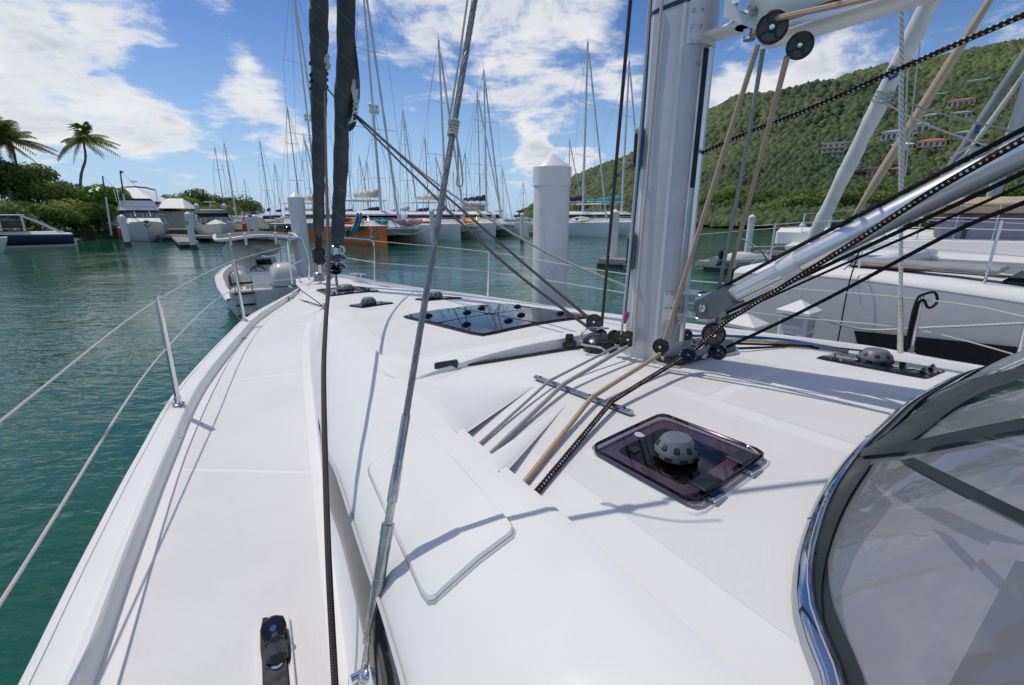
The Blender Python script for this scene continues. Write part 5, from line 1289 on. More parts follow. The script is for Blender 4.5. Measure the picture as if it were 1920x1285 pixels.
# ------------------------------------------------------------ houses
mat('wall_cream', (.74, .66, .55), .8, var=.05); mat('wall_white', (.72, .72, .70), .8); mat('wall_green', (.34, .60, .52), .8); mat('wall_pink', (.66, .34, .34), .8); mat('roof_red', (.42, .16, .09), .8); mat('roof_white', (.78, .78, .77), .6); mat('roof_grey', (.30, .32, .35), .7); mat('roof_green', (.22, .36, .30), .7); mat('opening', (.11, .112, .115), .4)
def hillside_house(px, py, w, h, dep, wall, roof, label, storeys=1, hip=True, wins=4, yaw=0.0):
    w, h, dep = w*.47, h*.56, dep*.5
    # find the slope point on this line of sight
    a, b = ray(px, py); D = shoreD(a)
    while D < ridgeD(a)*1.05 and ZC+b*D > hill_z(np.array(a), np.array(D))+1.0: D += 1.0
    z = float(hill_z(np.array(a), np.array(D)))+.4; c = np.array([a*D, D, z]); root = thing('hillside_house', c, math.atan2(-a, 1)+yaw, label, 'house', 'houses on the hillside')
    m = MB(); m.box((0, 0, h/2-1.2), (w, dep, h+2.4)); obj('wall', m, wall, root, False, True)
    m = MB(); e_ = .5; z0 = h
    if hip: m.add([(-w/2-e_, -dep/2-e_, z0), (w/2+e_, -dep/2-e_, z0), (w/2+e_, dep/2+e_, z0), (-w/2-e_, dep/2+e_, z0), (-w/2+dep/2, 0, z0+dep*.22), (w/2-dep/2, 0, z0+dep*.22)], [(0, 1, 5, 4), (1, 2, 5), (2, 3, 4, 5), (3, 0, 4), (3, 2, 1, 0)])
    else: m.box((0, 0, z0+.2), (w+2*e_, dep+2*e_, .4))
    obj('roof', m, roof, root, False, True)
    for s in range(storeys):
        for k in range(wins):
            x = -w/2+w*(k+.5)/wins; zz = (s+.52)*h/storeys; m = MB(); m.box((x, -dep/2-.03, zz), (w/wins*.58, .12, h/storeys*.5)); wn = obj('window', m, 'opening', root, False, True)
            m = MB(); m.box((x, -dep/2-.09, zz-h/storeys*.27), (w/wins*.66, .12, .14)); obj('sill', m, roof, wn, False, True)
        m = MB(); m.box((0, -dep/2-.5, s*h/storeys+.1), (w*1.02, 1.0, .22)); obj('terrace', m, wall, root, False, True)
    return root
hillside_house(1560, 292, 12, 6.5, 7, 'wall_cream', 'wall_cream', 'cream three-row house low on the hillside beside the white sail', 3, False, 4)
hillside_house(1834, 160, 13, 4.0, 7, 'wall_cream', 'roof_white', 'long pale flat-roofed house highest on the right hillside', 1, False, 5, -.2)
hillside_house(1800, 200, 16, 4.2, 8, 'wall_cream', 'roof_red', 'house with a wide red hipped roof on the hillside', 1, True, 5)
hillside_house(1758, 186, 12, 3.5, 7, 'wall_white', 'roof_green', 'house with a pale green roof just left of the red roof', 1, True, 4)
hillside_house(1680, 262, 16, 4.5, 8, 'wall_white', 'roof_grey', 'long white house with grey roof in the middle of the slope', 1, True, 6)
hillside_house(1722, 250, 10, 5, 8, 'wall_white', 'roof_grey', 'grey-roofed house at the end of the long white house', 1, True, 3)
hillside_house(1745, 226, 11, 3.2, 7, 'wall_cream', 'tan_cloth', 'brown-roofed house half hidden in trees above the long white house', 1, True, 4)
hillside_house(1800, 222, 12, 3.6, 7, 'wall_cream', 'roof_grey', 'shaded grey house below the red roof', 1, True, 4)
hillside_house(1590, 328, 8, 5, 6, 'wall_green', 'wall_green', 'pale green two-storey house low on the hillside', 2, False, 4)
hillside_house(1640, 332, 7, 4, 6, 'wall_pink', 'wall_pink', 'pink house beside the pale green one, nearer the water', 1, False, 3)
hillside_house(1682, 328, 6, 3.2, 6, 'wall_pink', 'roof_red', 'small pink house with red roof right of the other pink one', 1, True, 2)
hillside_house(1745, 275, 13, 3, 7, 'wall_cream', 'roof_red', 'low house with a dull red roof under the long white house', 1, True, 5)
hillside_house(1690, 282, 10, 3, 7, 'wall_white', 'roof_white', 'small white-roofed house below the long white house', 1, True, 3)
hillside_house(1815, 258, 13, 3, 7, 'wall_green', 'roof_green', 'pale green roofed house near the right edge of the slope', 1, True, 4)
hillside_house(1470, 174, 8, 3, 6, 'wall_white', 'roof_white', 'tiny white house on the ridge between the tan ropes', 1, True, 2)
# white-roofed house on the left shore
def shore_house():
    p = at(236, 415, 66); p[2] = .9; root = thing('shore_house', p, .35, 'white-roofed house behind the flybridge motor yacht', 'house'); w, d, h = 8.5, 7, 3.4
    m = MB(); m.box((0, 0, h/2), (w, d, h)); obj('wall', m, 'wall_white', root, False, True)
    m = MB(); m.add([(-w/2-.9, -d/2-.9, h), (w/2+.9, -d/2-.9, h), (w/2+.9, d/2+.9, h), (-w/2-.9, d/2+.9, h), (-w/2+2.2, 0, h+2.0), (w/2-2.2, 0, h+2.0), (-w/2-.9, -d/2-.9, h-.2), (w/2+.9, -d/2-.9, h-.2)], [(0, 1, 5, 4), (1, 2, 5), (2, 3, 4, 5), (3, 0, 4), (6, 7, 1, 0)]); rf = obj('roof', m, 'roof_white', root, False, True)
    m = MB(); m.add([(w/2+.2, -d/2-1, h-.9), (w/2+4.2, -d/2-1, h-.9), (w/2+4.2, d/2-1, h-.9), (w/2+.2, d/2-1, h-.9), (w/2+1.2, 0, h+.5), (w/2+3.0, 0, h+.5)], [(0, 1, 5, 4), (1, 2, 5), (2, 3, 4, 5), (3, 0, 4)]); obj('wing_roof', m, 'roof_white', root, False, True)
    m = MB(); m.box((w/2+2.2, 0, 1.0), (3.6, 5, 2.2)); obj('wing_wall', m, 'wall_white', root, False, True)
    for k in range(4):
        m = MB(); m.box((-w/2+1.2+k*2.3, -d/2-.02, 1.5), (1.1, .1, 1.5)); obj('window', m, 'opening', root, False, True)
shore_house()
# ------------------------------------------------------------ boats, docks and piles of the marina
def hull_rows(L, B, H0, H1, rake=.6, n=22, full=.45, p=2.2, tumble=0.0, chine=.86, deep=.5, stern=.92, knuckle=None):
    u = np.linspace(0, 1, n); rows = {k: [] for k in range(6)}
    for q in u:
        b = B/2*(stern+(1-stern)*min(1, q/.3))*(1-max(0, (q-full)/(1-full))**p); b = max(b, .015)
        H = H0+(H1-H0)*q**1.6; x = -L/2+L*q; xr = rake*max(0, (q-.55)/.45)**1.5
        def pt(w, z): return (x-xr*(1-z/H1) if z < H1 else x, w, z)
        rows[0].append(pt(0.0, -deep)); rows[1].append(pt(b*.62, -.12)); rows[2].append(pt(b*chine, H*.18)); rows[3].append(pt(b*(.5+.5*chine), H*.55)); rows[4].append(pt(b*(1-tumble*.3), H*.86)); rows[5].append(pt(b*(1-tumble), H))
    return [np.array(rows[k]) for k in range(6)]
def hull(root, L, B, H0, H1, mt, name='hull', dx=0.0, dy=0.0, split=None, **k):
    r = hull_rows(L, B, H0, H1, **k); off = np.array([dx, dy, 0])
    m = MB(); m.loft([a+off for a in r]); m.loft([a*np.array([1, -1, 1])+off for a in r], flip=True)
    st = [a[0]+off for a in r]; st2 = [a[0]*np.array([1, -1, 1])+off for a in r]; m.add(st+st2[::-1], [tuple(range(12))])
    h = obj(name, m, mt, root, True, True, sharp=40)
    m = MB(); e = r[5]*np.array([1, .97, 1])+off+np.array([0, 0, .012]); e2 = r[5]*np.array([1, -.97, 1])+off+np.array([0, 0, .012]); c = (e+e2)/2+np.array([0, 0, .05]); m.loft([e2, c, e], flip=True); obj('deck', m, 'gelcoat', root, True, True)
    return r, h
def lens_window(root, pts, th, mt='window_dark', name='window', nrm=(0, 1, 0)):
    m = MB(); m.prism([np.array(p, float) for p in pts], np.array(nrm, float)*th); return obj(name, m, mt, root, False, True)
def rails(root, path, h=.6, r=.018, posts=6, name='guard_rail'):
    P = np.array(path, float); m = MB(); T = cr(P+np.array([0, 0, h]), max(8, posts*3)); m.tube(T, r, 5); M2 = cr(P+np.array([0, 0, h*.5]), max(8, posts*3)); m.tube(M2, r*.7, 5)
    Q = cr(P, posts)
    for q in Q: m.tube([q, q+np.array([0, 0, h])], r, 5)
    return obj(name, m, 'steel', root, True, True)
def rig(root, x, z0, H, boom=4.5, cover='white_cloth', mt='mast_paint', r=.11, spread=(.35, .68), halfb=1.6, fore=5.0, jib=None, stayr=.014, aftx=-6.0, radar=False):
    m = MB(); m.tube([(x, 0, z0), (x-.012*H, 0, z0+H)], [r, r*.75], 10, squash=(1.3, .8)); mast_ = obj('mast', m, mt, root, True, True)
    tip = np.array([x-.012*H, 0, z0+H])
    m = MB(); m.tube([tip, tip+np.array([0, 0, .7])], .012, 4); m.tube([tip+np.array([-.35, 0, .18]), tip+np.array([.1, 0, .18])], .012, 4); obj('masthead', m, 'mast_dark', mast_, True, True)
    for f in spread:
        z = z0+H*f; w = halfb*(.62 if f > .5 else .8); m = MB(); m.tube([(x, -w, z+.05), (x, 0, z), (x, w, z+.05)], .03, 6); obj('spreader', m, mt, mast_, True, True)
    for sg in (-1, 1):
        w1, w2 = halfb*.8*sg, halfb*.62*sg; m = MB(); m.tube([(x-.3, halfb*sg*1.1, z0-.4), (x, w1, z0+H*spread[0]), (x, w2, z0+H*spread[-1]), tuple(tip)], stayr, 4); m.tube([(x-.3, halfb*sg*1.05, z0-.4), (x, 0, z0+H*spread[0])], stayr, 4); obj('shroud', m, 'stay', root, True, True)
    m = MB(); m.tube([(aftx, 0, z0-.3), tuple(tip)], stayr, 4); obj('backstay', m, 'stay', root, True, True)
    fo = np.array([x+fore, 0, z0-.4]); ht = np.array([x, 0, z0+H*.93])
    if jib:
        m = MB(); P = np.linspace(0, 1, 30)[:, None]*(ht-fo)+fo; m.tube(P, .105+.02*np.sin(np.arange(30)*1.7), 8); obj('furled_jib', m, jib, root, True, True)
    else:
        m = MB(); m.tube([fo, ht], stayr, 4); obj('forestay', m, 'stay', root, True, True)
    if boom:
        bz_ = z0+1.6; m = MB(); m.tube([(x-.2, 0, bz_), (x-boom, 0, bz_+.15)], .085, 8); obj('boom', m, mt, root, True, True)
        n = 18; P = [(x-.25-(boom-.5)*k/(n-1), .02*math.sin(k*2.1), bz_+.28+.10*math.sin(k*1.3)+.10*(1-k/n)) for k in range(n)]
        m = MB(); m.tube(P, [.34-.16*k/n+.03*math.sin(k*2.7) for k in range(n)], 10, squash=(.95, .8)); obj('sail_cover', m, cover, root, True, True)
    if radar:
        m = MB(); z = z0+H*.42
        for dx in (-.28, .28):
            for k in range(2): m.lathe([(.14, 0), (.18, .04), (.18, .30), (.14, .34)], (x+.1, dx, z+k*.42), seg=10)
        obj('radar_reflector', m, 'white_paint', mast_, True, True)
    return tip

def catamaran(label, bow_px, D, hd, L=13.6, B=7.2, mt='gelcoat_old', H=21, cover='white_cloth', jib='white_cloth', upper=None, sidewin=True, bimini='white_paint', kayak=None, radar=False, group='catamarans moored in a row', name='moored_catamaran', boomL=5.6, mastr=.13, near=1, cushions=None):
    """bow_px: image place of the nearer bow's waterline; hd: heading angle of the boat's forward axis"""
    fwd = np.array([math.cos(hd), math.sin(hd), 0]); left = np.array([-fwd[1], fwd[0], 0]); a, _ = ray(*bow_px); bowp = np.array([a*D, D, 0])
    hy = B/2-.85; ctr = bowp-fwd*L/2-left*hy*near
    root = thing(name, ctr, hd, label, 'catamaran', group)
    rr = None
    for sg in (-1, 1):
        lab_mt = mt if sg == near else 'gelcoat_old'
        r, h = hull(root, L, 1.75, 1.5, 1.75, lab_mt, dy=hy*sg, rake=-.05, full=.30, p=1.9, chine=.80, stern=.85)
        if upper and sg == near:
            m = MB(); a4, a5 = r[4].copy(), r[5].copy()
            for q in (a4, a5): q[:, 1] += .012
            mid_ = r[3]*.35+r[4]*.65; mid_[:, 1] += .014
            m.loft([mid_+np.array([0, hy*sg, 0]), a4+np.array([0, hy*sg, 0]), a5+np.array([0, hy*sg, 0])]); f_ = np.array([1, -1, 1.]); m.loft([mid_*f_+np.array([0, hy*sg, 0]), a4*f_+np.array([0, hy*sg, 0]), a5*f_+np.array([0, hy*sg, 0])], flip=True); obj('topside_band', m, upper, root, True, True)
        m = MB(); a0 = r[1].copy(); a1 = r[2]*.25+r[1]*.75; 
        for q in (a0, a1): q[:, 1] += .012
        m.loft([a0+np.array([0, hy*sg, .0]), a1+np.array([0, hy*sg, 0.])]); f_ = np.array([1, -1, 1.]); m.loft([a0*f_+np.array([0, hy*sg, 0]), a1*f_+np.array([0, hy*sg, 0])], flip=True); obj('boot_stripe', m, 'navy', root, True, True)
        if sidewin:
            for s2 in (-1, 1):
                for (x0, x1) in ((-2.6, -.6), (-.2, 1.6)):
                    k0 = int((x0+L/2)/L*21); yb = [float(np.interp(x, r[4][:, 0], r[4][:, 1]))+.005 for x in (x0, x1)]
                    P = [(x0, hy*sg+s2*yb[0], 1.0), (x1, hy*sg+s2*yb[1], 1.03), (x1-.15, hy*sg+s2*yb[1], 1.30), (x0+.1, hy*sg+s2*yb[0], 1.32)]; lens_window(root, P, .015, nrm=(0, s2, 0), name='hull_window')
    # bridge deck, cabin, windscreen band, roof
    m = MB(); m.box((-L*.10, 0, 1.15), (L*.66, B-2.4, .75), None, .12); obj('bridge_deck', m, 'gelcoat_old', root, True, True)
    m = MB(); m.box((L*.30, 0, 1.35), (.22, B-1.8, .22), None, .05); obj('cross_beam', m, 'mast_paint', root, True, True)
    m = MB(); m.box((L*.265, 0, 1.42), (L*.13, B-3.2, .03)); obj('trampoline', m, 'grey_cover', root, True, True)
    def ring(x0, x1, w, z, rd=.8, nn=8):
        P = []
        for (cx, cy, a0) in ((x1-rd*1.6, w-rd, 0), (x0+rd, w-rd, 90), (x0+rd, -w+rd, 180), (x1-rd*1.6, -w+rd, 270)):
            for k in range(nn):
                a_ = R(a0+90*k/(nn-1)); P.append((cx+(rd*1.6 if a0 in (0, 270) else rd)*math.cos(a_), cy+rd*math.sin(a_), z))
        return np.array(P+P[:1])
    w = B/2-1.15; x0, x1 = -L*.34, L*.20
    m = MB(); m.loft([ring(x0, x1+.5, w, 1.5), ring(x0, x1-.25, w-.08, 2.12)]); obj('cabin_side', m, 'gelcoat', root, True, True)
    m = MB(); m.loft([ring(x0, x1-.25, w-.08, 2.12), ring(x0, x1-.9, w-.25, 2.55)]); obj('cabin_window', m, 'window_dark', root, True, True)
    m = MB(); tp = [ring(x0, x1-.7, w-.12, 2.55), ring(x0, x1-.75, w-.10, 2.68), ring(x0, x1-1.6, w-.6, 2.98)]; m.loft(tp); m.add(tp[-1][:-1], [tuple(range(len(tp[-1])-1))]); obj('cabin_roof', m, 'gelcoat', root, True, True)
    for k in range(5):
        y = -w+.5+k*(2*w-1.0)/4; m = MB(); m.box((x1-.68, y, 2.33), (.06, .09, .62), np.array([[math.cos(.9), 0, math.sin(.9)], [0, 1, 0], [-math.sin(.9), 0, math.cos(.9)]])); obj('window_post', m, 'gelcoat', root, True, True)
    m = MB(); m.box((-L*.22, 0, 3.95), (4.2, B-2.9, .10), None, .04); bi = obj('bimini', m, bimini, root, True, True)
    for sx in (-1, 1):
        for sy in (-1, 1): m = MB(); m.tube([(-L*.22+sx*1.9, sy*(w-.5), 2.5), (-L*.22+sx*1.8, sy*(w-.6), 3.92)], .03, 6); obj('bimini_pole', m, 'steel', bi, True, True)
    for sg in (-1, 1): rails(root, [(-L*.4, sg*(B/2-.2), 1.6), (0, sg*(B/2-.12), 1.62), (L*.30, sg*(B/2-.35), 1.68), (L*.47, sg*(hy+.1), 1.76)], .62, .015, 7)
    rig(root, L*.09, 2.6, H, boomL, cover, 'mast_paint', mastr, (.36, .66), B*.42, L*.24, jib, .012, -L*.45, radar)
    # bow bridle, fenders and ensign
    m = MB(); m.tube(cr([(L*.46, -hy, 1.7), (L*.44, -hy*.5, 1.15), (L*.44, 0, .95), (L*.44, hy*.5, 1.15), (L*.46, hy, 1.7)], 20), .022, 5); obj('bow_bridle', m, 'rope_white', root, True, True)
    for sg in (-1, 1):
        for x in (-3.5, 1.0): m = MB(); m.lathe([(.03, -.35), (.13, -.28), (.14, 0), (.13, .28), (.03, .35)], (x, sg*(B/2+.06), .95), seg=10); m.tube([(x, sg*(B/2+.06), 1.3), (x, sg*(B/2-.05), 1.7)], .012, 4); obj('fender', m, 'navy' if x > 0 else 'white_paint', root, True, True)
    m = MB(); m.tube([(-L*.47, hy*.6, 1.6), (-L*.50, hy*.6, 3.0)], .02, 5); m.loft([[(-L*.495, hy*.6, 2.95), (-L*.52, hy*.6+.3, 2.85), (-L*.53, hy*.6+.6, 2.92)], [(-L*.485, hy*.6, 2.5), (-L*.51, hy*.6+.3, 2.42), (-L*.52, hy*.6+.6, 2.48)]]); obj('ensign', m, 'red_paint', root, True, True)
    return root, fwd, left, ctr
def kayak(label, loc, hd, mt1, mt2, L=2.9, tilt=0.0, group='kayaks on the catamarans'):
    root = thing('kayak', loc, hd, label, 'kayak', group); root.rotation_euler = (tilt, 0, hd); u = np.linspace(-1, 1, 20); b = .36*(1-np.abs(u)**2.4)+.01; m = MB(); rows = []
    for (wy, z) in ((0, -.16), (.75, -.10), (1.0, .05), (.72, .13)):
        rows.append(np.stack([u*L/2, b*wy, z*(1-.4*np.abs(u)**3)+.16*np.abs(u)**3], 1))
    m.loft(rows, flip=True); m.loft([r*np.array([1, -1, 1]) for r in rows]); m.loft([rows[-1], rows[-1]*np.array([1, 0, 1])+np.array([0, 0, -.05]), rows[-1]*np.array([1, -1, 1])], flip=True); obj('kayak_hull', m, mt1, root, True, True)
    m = MB(); rr_ = [r[10:] for r in rows]; m.loft([r*np.array([1, 1.02, 1.02]) for r in rr_], flip=True); m.loft([r*np.array([1, -1.02, 1.02]) for r in rr_]); m.loft([rr_[-1]*1.02, rr_[-1]*np.array([1, -1.02, 1.02])]); obj('kayak_bow', m, mt2, root, True, True)
    for x in (-.45, .35):
        m = MB(); m.lathe([(.24, 0), (.20, .012), (.001, .012)], (x, 0, .10), seg=14); obj('kayak_seat', m, 'dark_void', root, True, True)
    return root
HD = math.atan2(-.74, .67)
c0, *_ = catamaran('catamaran with teal and orange topsides behind the left pile', (590, 452), 50, HD, mt='orange_hull', upper='teal_hull', near=-1, H=24, cover='beige', jib='white_cloth', bimini='white_paint', radar=True)
c1, f1, l1, ct1 = catamaran('catamaran with orange topside carrying the number 25', (727, 466), 38.5, HD, mt='orange_hull', near=-1, H=20.5, cover='beige', B=6.6, radar=True)
c2, f2, l2, ct2 = catamaran('white catamaran right of the orange one with a beige sail cover', (864, 456), 47, HD+.05, near=-1, H=17, cover='beige', B=6.4, L=13)
c3, f3, l3, ct3 = catamaran('white catamaran with a clear enclosed helm left of the big pile', (928, 452), 53, HD-.10, near=-1, H=16, cover='navy_cloth', B=6.6, L=13)
kc4, f4, l4, ct4 = catamaran('white catamaran with navy sail cover right of the big pile', (1150, 446), 55, HD+.12, near=-1, H=19.5, cover='navy_cloth', B=6.6, L=14.5, boomL=6.4, sidewin=False)
c5, f5, l5, ct5 = catamaran('white catamaran with turquoise sail cover just left of the mast', (1212, 447), 57, HD+.05, near=-1, H=18, cover='teal_cloth', B=6.8, L=13)
mat('number_teal', (.05, .30, .34), .5); mat('number_white', (.62, .66, .68), .5)
# the number 25 on the orange topside, near the bow
def hull_text(root, body, x, z, size, mt, hy, L=13.6, sg=-1):
    r = hull_rows(L, 1.75, 1.5, 1.75, rake=-.05, full=.30, p=1.9, chine=.80, stern=.85); y0 = float(np.interp(x-.35, r[4][:, 0], r[4][:, 1])); y1 = float(np.interp(x+.35, r[4][:, 0], r[4][:, 1])); tx = unit(np.array([.7, (y1-y0)*sg, 0])); n = np.cross(tx, [0, 0, 1.]); yy = float(np.interp(x, r[4][:, 0], r[4][:, 1]))
    return txt('hull_number', body, size, (x, sg*(hy+yy+.05), z), np.array([tx, [0, 0, 1.], n]), mt, root, .02, 'CENTER', True)
hull_text(c1, '2', 4.75, 1.12, 1.25, 'number_white', 6.6/2-.85); hull_text(c1, '5', 5.35, 1.02, 1.25, 'number_teal', 6.6/2-.85)
def on(ct, f, l, x, y, z): return ct+f*x+l*y+np.array([0, 0, z])
kayak('red and yellow kayak standing on the orange catamaran', on(ct1, f1, l1, 1.2, -3.0, 2.05), HD+1.2, 'kayak_orange', 'kayak_yellow', 3.0, 1.0)
for dx in (0, .62):
    kayak('blue float on the edge of the orange catamaran, '+('nearer its stern' if dx == 0 else 'nearer its bow'), on(ct1, f1, l1, 2.9+dx, -3.3, 1.85), HD+1.57, 'kayak_teal', 'kayak_blue', 1.9, .5).rotation_euler = (0, -1.15, HD+1.2)
kayak('orange kayak lying on the white catamaran behind the shroud', on(ct2, f2, l2, 1.2, -2.9, 1.95), HD+.6, 'kayak_orange', 'red_paint', 3.0, .6)
kayak('orange and yellow kayak on the next white catamaran', on(ct2, f2, l2, 2.8, 1.6, 1.95), HD+.7, 'kayak_orange', 'kayak_yellow', 3.0, .6)
kayak('orange kayak tilted on the rail right of the big pile', on(ct4, f4, l4, -.8, -3.1, 2.0), HD+.12, 'kayak_orange', 'kayak_yellow', 3.2, 1.1)
kayak('white kayak tilted on the rail right of the orange kayak', on(ct4, f4, l4, 3.0, -3.1, 2.0), HD+.12, 'white_paint', 'beige', 3.2, 1.1)
def bundle(label, loc, rx, mt, seed):
    g = np.random.default_rng(seed); m = MB()
    for k in range(7): m.ball(np.asarray(loc)+np.array([(k/6-.5)*rx*2, g.normal()*.15, .15+.12*g.random()]), (.32+.1*g.random(), .3, .20+.1*g.random()), 9, 6)
    obj('cushion_bundle', m, mt, None, label=label, cat='cushion', group='cushions on the orange catamaran')
bundle('turquoise cushions heaped on the foredeck of the orange catamaran', on(ct1, f1, l1, 2.4, -1.0, 1.75), .75, 'teal_cloth', 1); bundle('mauve cushions heaped beside the turquoise ones', on(ct1, f1, l1, 2.4, .6, 1.75), .8, 'pink_cloth', 2); bundle('mauve cushions nearest the far bow of the orange catamaran', on(ct1, f1, l1, 3.2, 1.9, 1.7), .7, 'pink_cloth', 3)
# clear helm enclosure on the cat left of the pile
m = MB(); 
en = thing('helm_enclosure', on(ct3, f3, l3, -1.5, 0, 2.6), HD-.1, 'clear vinyl helm enclosure with pale roof on the white catamaran', 'enclosure')
m.box((0, 0, .55), (1.8, 2.6, 1.1), None, .12); obj('vinyl_side', m, 'clear_vinyl', en, True, True); m = MB(); m.box((0, 0, 1.16), (2.0, 2.8, .10), None, .04); obj('enclosure_roof', m, 'beige', en, True, True)
m = MB(); m.tube([(1.0, 1.0+.18*math.cos(a), -.35+.18*math.sin(a)) for a in np.linspace(0, 6.28, 15)[:-1]], .05, 6, closed=True); obj('life_ring', m, 'beige', en, True, True)

# ---------------- sailing boats whose masts crowd the middle distance
def sailboat(label, px, D, H, hd, L=11, cover='navy_cloth', mt='mast_alu', jib=None, group='distant moored sailing boats'):
    a, _ = ray(px, 420); root = thing('moored_sailboat', (a*D, D, 0), hd, label, 'sailboat', group)
    hull(root, L, 3.4, 1.05, 1.35, 'gelcoat_old', rake=.9, full=.42, p=2.0, chine=.72)
    m = MB(); m.box((-.3, 0, 1.35), (L*.42, 1.9, .5), None, .15); obj('coachroof', m, 'gelcoat', root, True, True)
    m = MB(); m.box((-.3, -.96, 1.38), (L*.3, .02, .16)); m.box((-.3, .96, 1.38), (L*.3, .02, .16)); obj('cabin_window', m, 'window_dark', root, True, True)
    m = MB(); m.box((-L*.22, 0, 2.0), (1.4, 2.2, .7), None, .25); obj('sprayhood', m, cover, root, True, True)
    rig(root, L*.08, 1.5, H, L*.36, cover, mt, .09, (.38, .7), 1.3, L*.38, jib, .011+.00009*D, -L*.48)
    return root
shared = 'distant sailing boat with a bare mast among the crowded masts'
spec = [(426, 88, 12.6, 0), (444, 92, 14.0, 1), (508, 95, 14.6, 0), (560, 66, 14.5, 2), (528, 120, 13, 0), (660, 110, 13.5, 0), (682, 120, 15, 1), (694, 105, 12, 0), (740, 115, 13.5, 2), (800, 90, 14.5, 0), (818, 100, 12.6, 1), (833, 95, 11, 0), (872, 90, 12, 2), (908, 120, 11, 0), (940, 130, 13, 1), (978, 140, 10, 0), (1058, 100, 15.5, 1), (1092, 130, 12, 0), (470, 130, 10, 0), (620, 140, 12, 1), (765, 72, 15.5, 1), (893, 70, 17.5, 1), (712, 75, 17, 0), (585, 90, 15, 1), (850, 140, 13, 0)]
own_lab = {426: 'sailing boat with the left mast of the bare pair by the cruiser', 444: 'sailing boat with the right, taller mast of the bare pair by the cruiser', 508: 'sailing boat with a slim mast and two spreaders left of the big left pile', 765: 'sailing boat with a tall mast right of the inner furled jib', 893: 'sailing boat with a tall mast right of the steel shroud', 1058: 'sailing boat with a tall grey mast showing above the big pile'}
rank = {px: i for i, px in enumerate(sorted(q[0] for q in spec if q[0] not in own_lab))}
for px, D, H, k in spec: sailboat(own_lab.get(px) or '%s of the plain distant sailing boats counted from the left by mast' % ORD[rank[px]], px, D, H, HD+.2*math.sin(px), 10.5+k, ['navy_cloth', 'white_cloth', 'beige'][k], ['mast_alu', 'mast_paint', 'mast_alu'][k], [None, 'white_cloth', None][k])

# ---------------- motor boats on the left
def flybridge():
    a, _ = ray(282, 453); D = 46; hd = math.atan2(-.80, .60)+.06; f = np.array([math.cos(hd), math.sin(hd), 0]); c = np.array([a*D, D, 0])-f*6.6
    r_ = thing('motor_yacht', c, hd, 'white flybridge motor yacht moored bow-on below the white-roofed house', 'motor yacht'); L = 14
    rows, h = hull(r_, L, 4.5, 1.5, 2.0, 'gelcoat_old', rake=1.6, full=.42, p=2.4, chine=.74)
    m = MB(); m.loft([rows[1]*np.array([1, 1.01, 1]), rows[2]*.3+rows[1]*.7+np.array([0, .012, 0])]); m.loft([rows[1]*np.array([1, -1.01, 1]), (rows[2]*.3+rows[1]*.7)*np.array([1, -1, 1])-np.array([0, .012, 0])], flip=True); obj('boot_stripe', m, 'navy', r_, True, True)
    def deckhouse(x0, x1, w, z0, z1, rf, ra, mt, name):
        m = MB(); lo = [(x0, -w, z0), (x1, -w*.72, z0), (x1, w*.72, z0), (x0, w, z0)]; hi = [(x0+ra, -w*.92, z1), (x1-rf, -w*.66, z1), (x1-rf, w*.66, z1), (x0+ra, w*.92, z1)]; m.loft([np.array(lo+lo[:1]), np.array(hi+hi[:1])]); m.add(hi, [(0, 1, 2, 3)]); return obj(name, m, mt, r_, False, True)
    deckhouse(-4.5, 4.6, 1.95, 1.75, 2.35, 1.6, 0, 'gelcoat', 'foredeck_house'); deckhouse(-4.5, 3.2, 1.9, 2.35, 3.05, 1.1, 0, 'smoke_glass', 'windscreen'); deckhouse(-4.6, 2.3, 1.95, 3.05, 3.45, .5, .2, 'gelcoat', 'flybridge_base'); deckhouse(-4.2, 1.9, 1.75, 3.45, 4.05, .6, .3, 'gelcoat', 'flybridge_coaming'); deckhouse(-3.4, 1.35, 1.55, 4.05, 4.25, .3, .3, 'smoke_glass', 'flybridge_screen')
    for y in (-.62, .62): m = MB(); m.box((2.62, y, 2.70), (.10, .07, 1.0), np.array([[math.cos(1.0), 0, math.sin(1.0)], [0, 1, 0], [-math.sin(1.0), 0, math.cos(1.0)]])); obj('screen_post', m, 'gelcoat', r_, True, True)
    m = MB(); P = cr([(-2.6, -1.8, 5.2), (-1, -1.8, 5.45), (1.2, -1.6, 5.2)], 12); Q = P*np.array([1, -1, 1]); Z = P*np.array([1, 0, 1])+np.array([0, 0, .28]); m.loft([P, P*.5+Z*.5+np.array([0, 0, .08]), Z, Q*.5+Z*.5+np.array([0, 0, .08]), Q]); bm = obj('bimini_canopy', m, 'white_cloth', r_, True, True)
    for sy in (-1, 1):
        m = MB(); m.tube([(-2.6, sy*1.75, 3.9), (-2.6, sy*1.8, 5.2)], .03, 6); m.tube([(1.2, sy*1.6, 3.9), (1.2, sy*1.6, 5.2)], .03, 6); obj('canopy_pole', m, 'steel', bm, True, True)
    m = MB(); m.tube([(-2, 0, 5.6), (-2, 0, 6.1)], .04, 6); m.lathe([(.3, 0), (.34, .06), (.3, .16)], (-2, 0, 6.0), seg=12); obj('radar_arch', m, 'white_paint', r_, True, True)
    for sg in (-1, 1): rails(r_, [(-2, sg*2.1, 1.75), (2.5, sg*1.9, 1.85), (5.2, sg*1.15, 1.95), (6.8, sg*.15, 2.02)], .7, .018, 7)
    m = MB(); m.box((7.0, 0, 1.95), (.5, .35, .25), None, .05); m.tube([(7.25, -.25, 1.7), (7.25, 0, 1.45), (7.25, .25, 1.7)], .05, 6); obj('anchor', m, 'mast_dark', r_, True, True)
    for sg in (-1, 1):
        for x in (2.6, 3.6): m = MB(); m.lathe([(.13, 0), (.13, .03)], (x, sg*float(np.interp(x, rows[4][:, 0], rows[4][:, 1])), 1.55), (0, sg, .1), 12); obj('porthole', m, 'window_dark', r_, True, True)
flybridge()
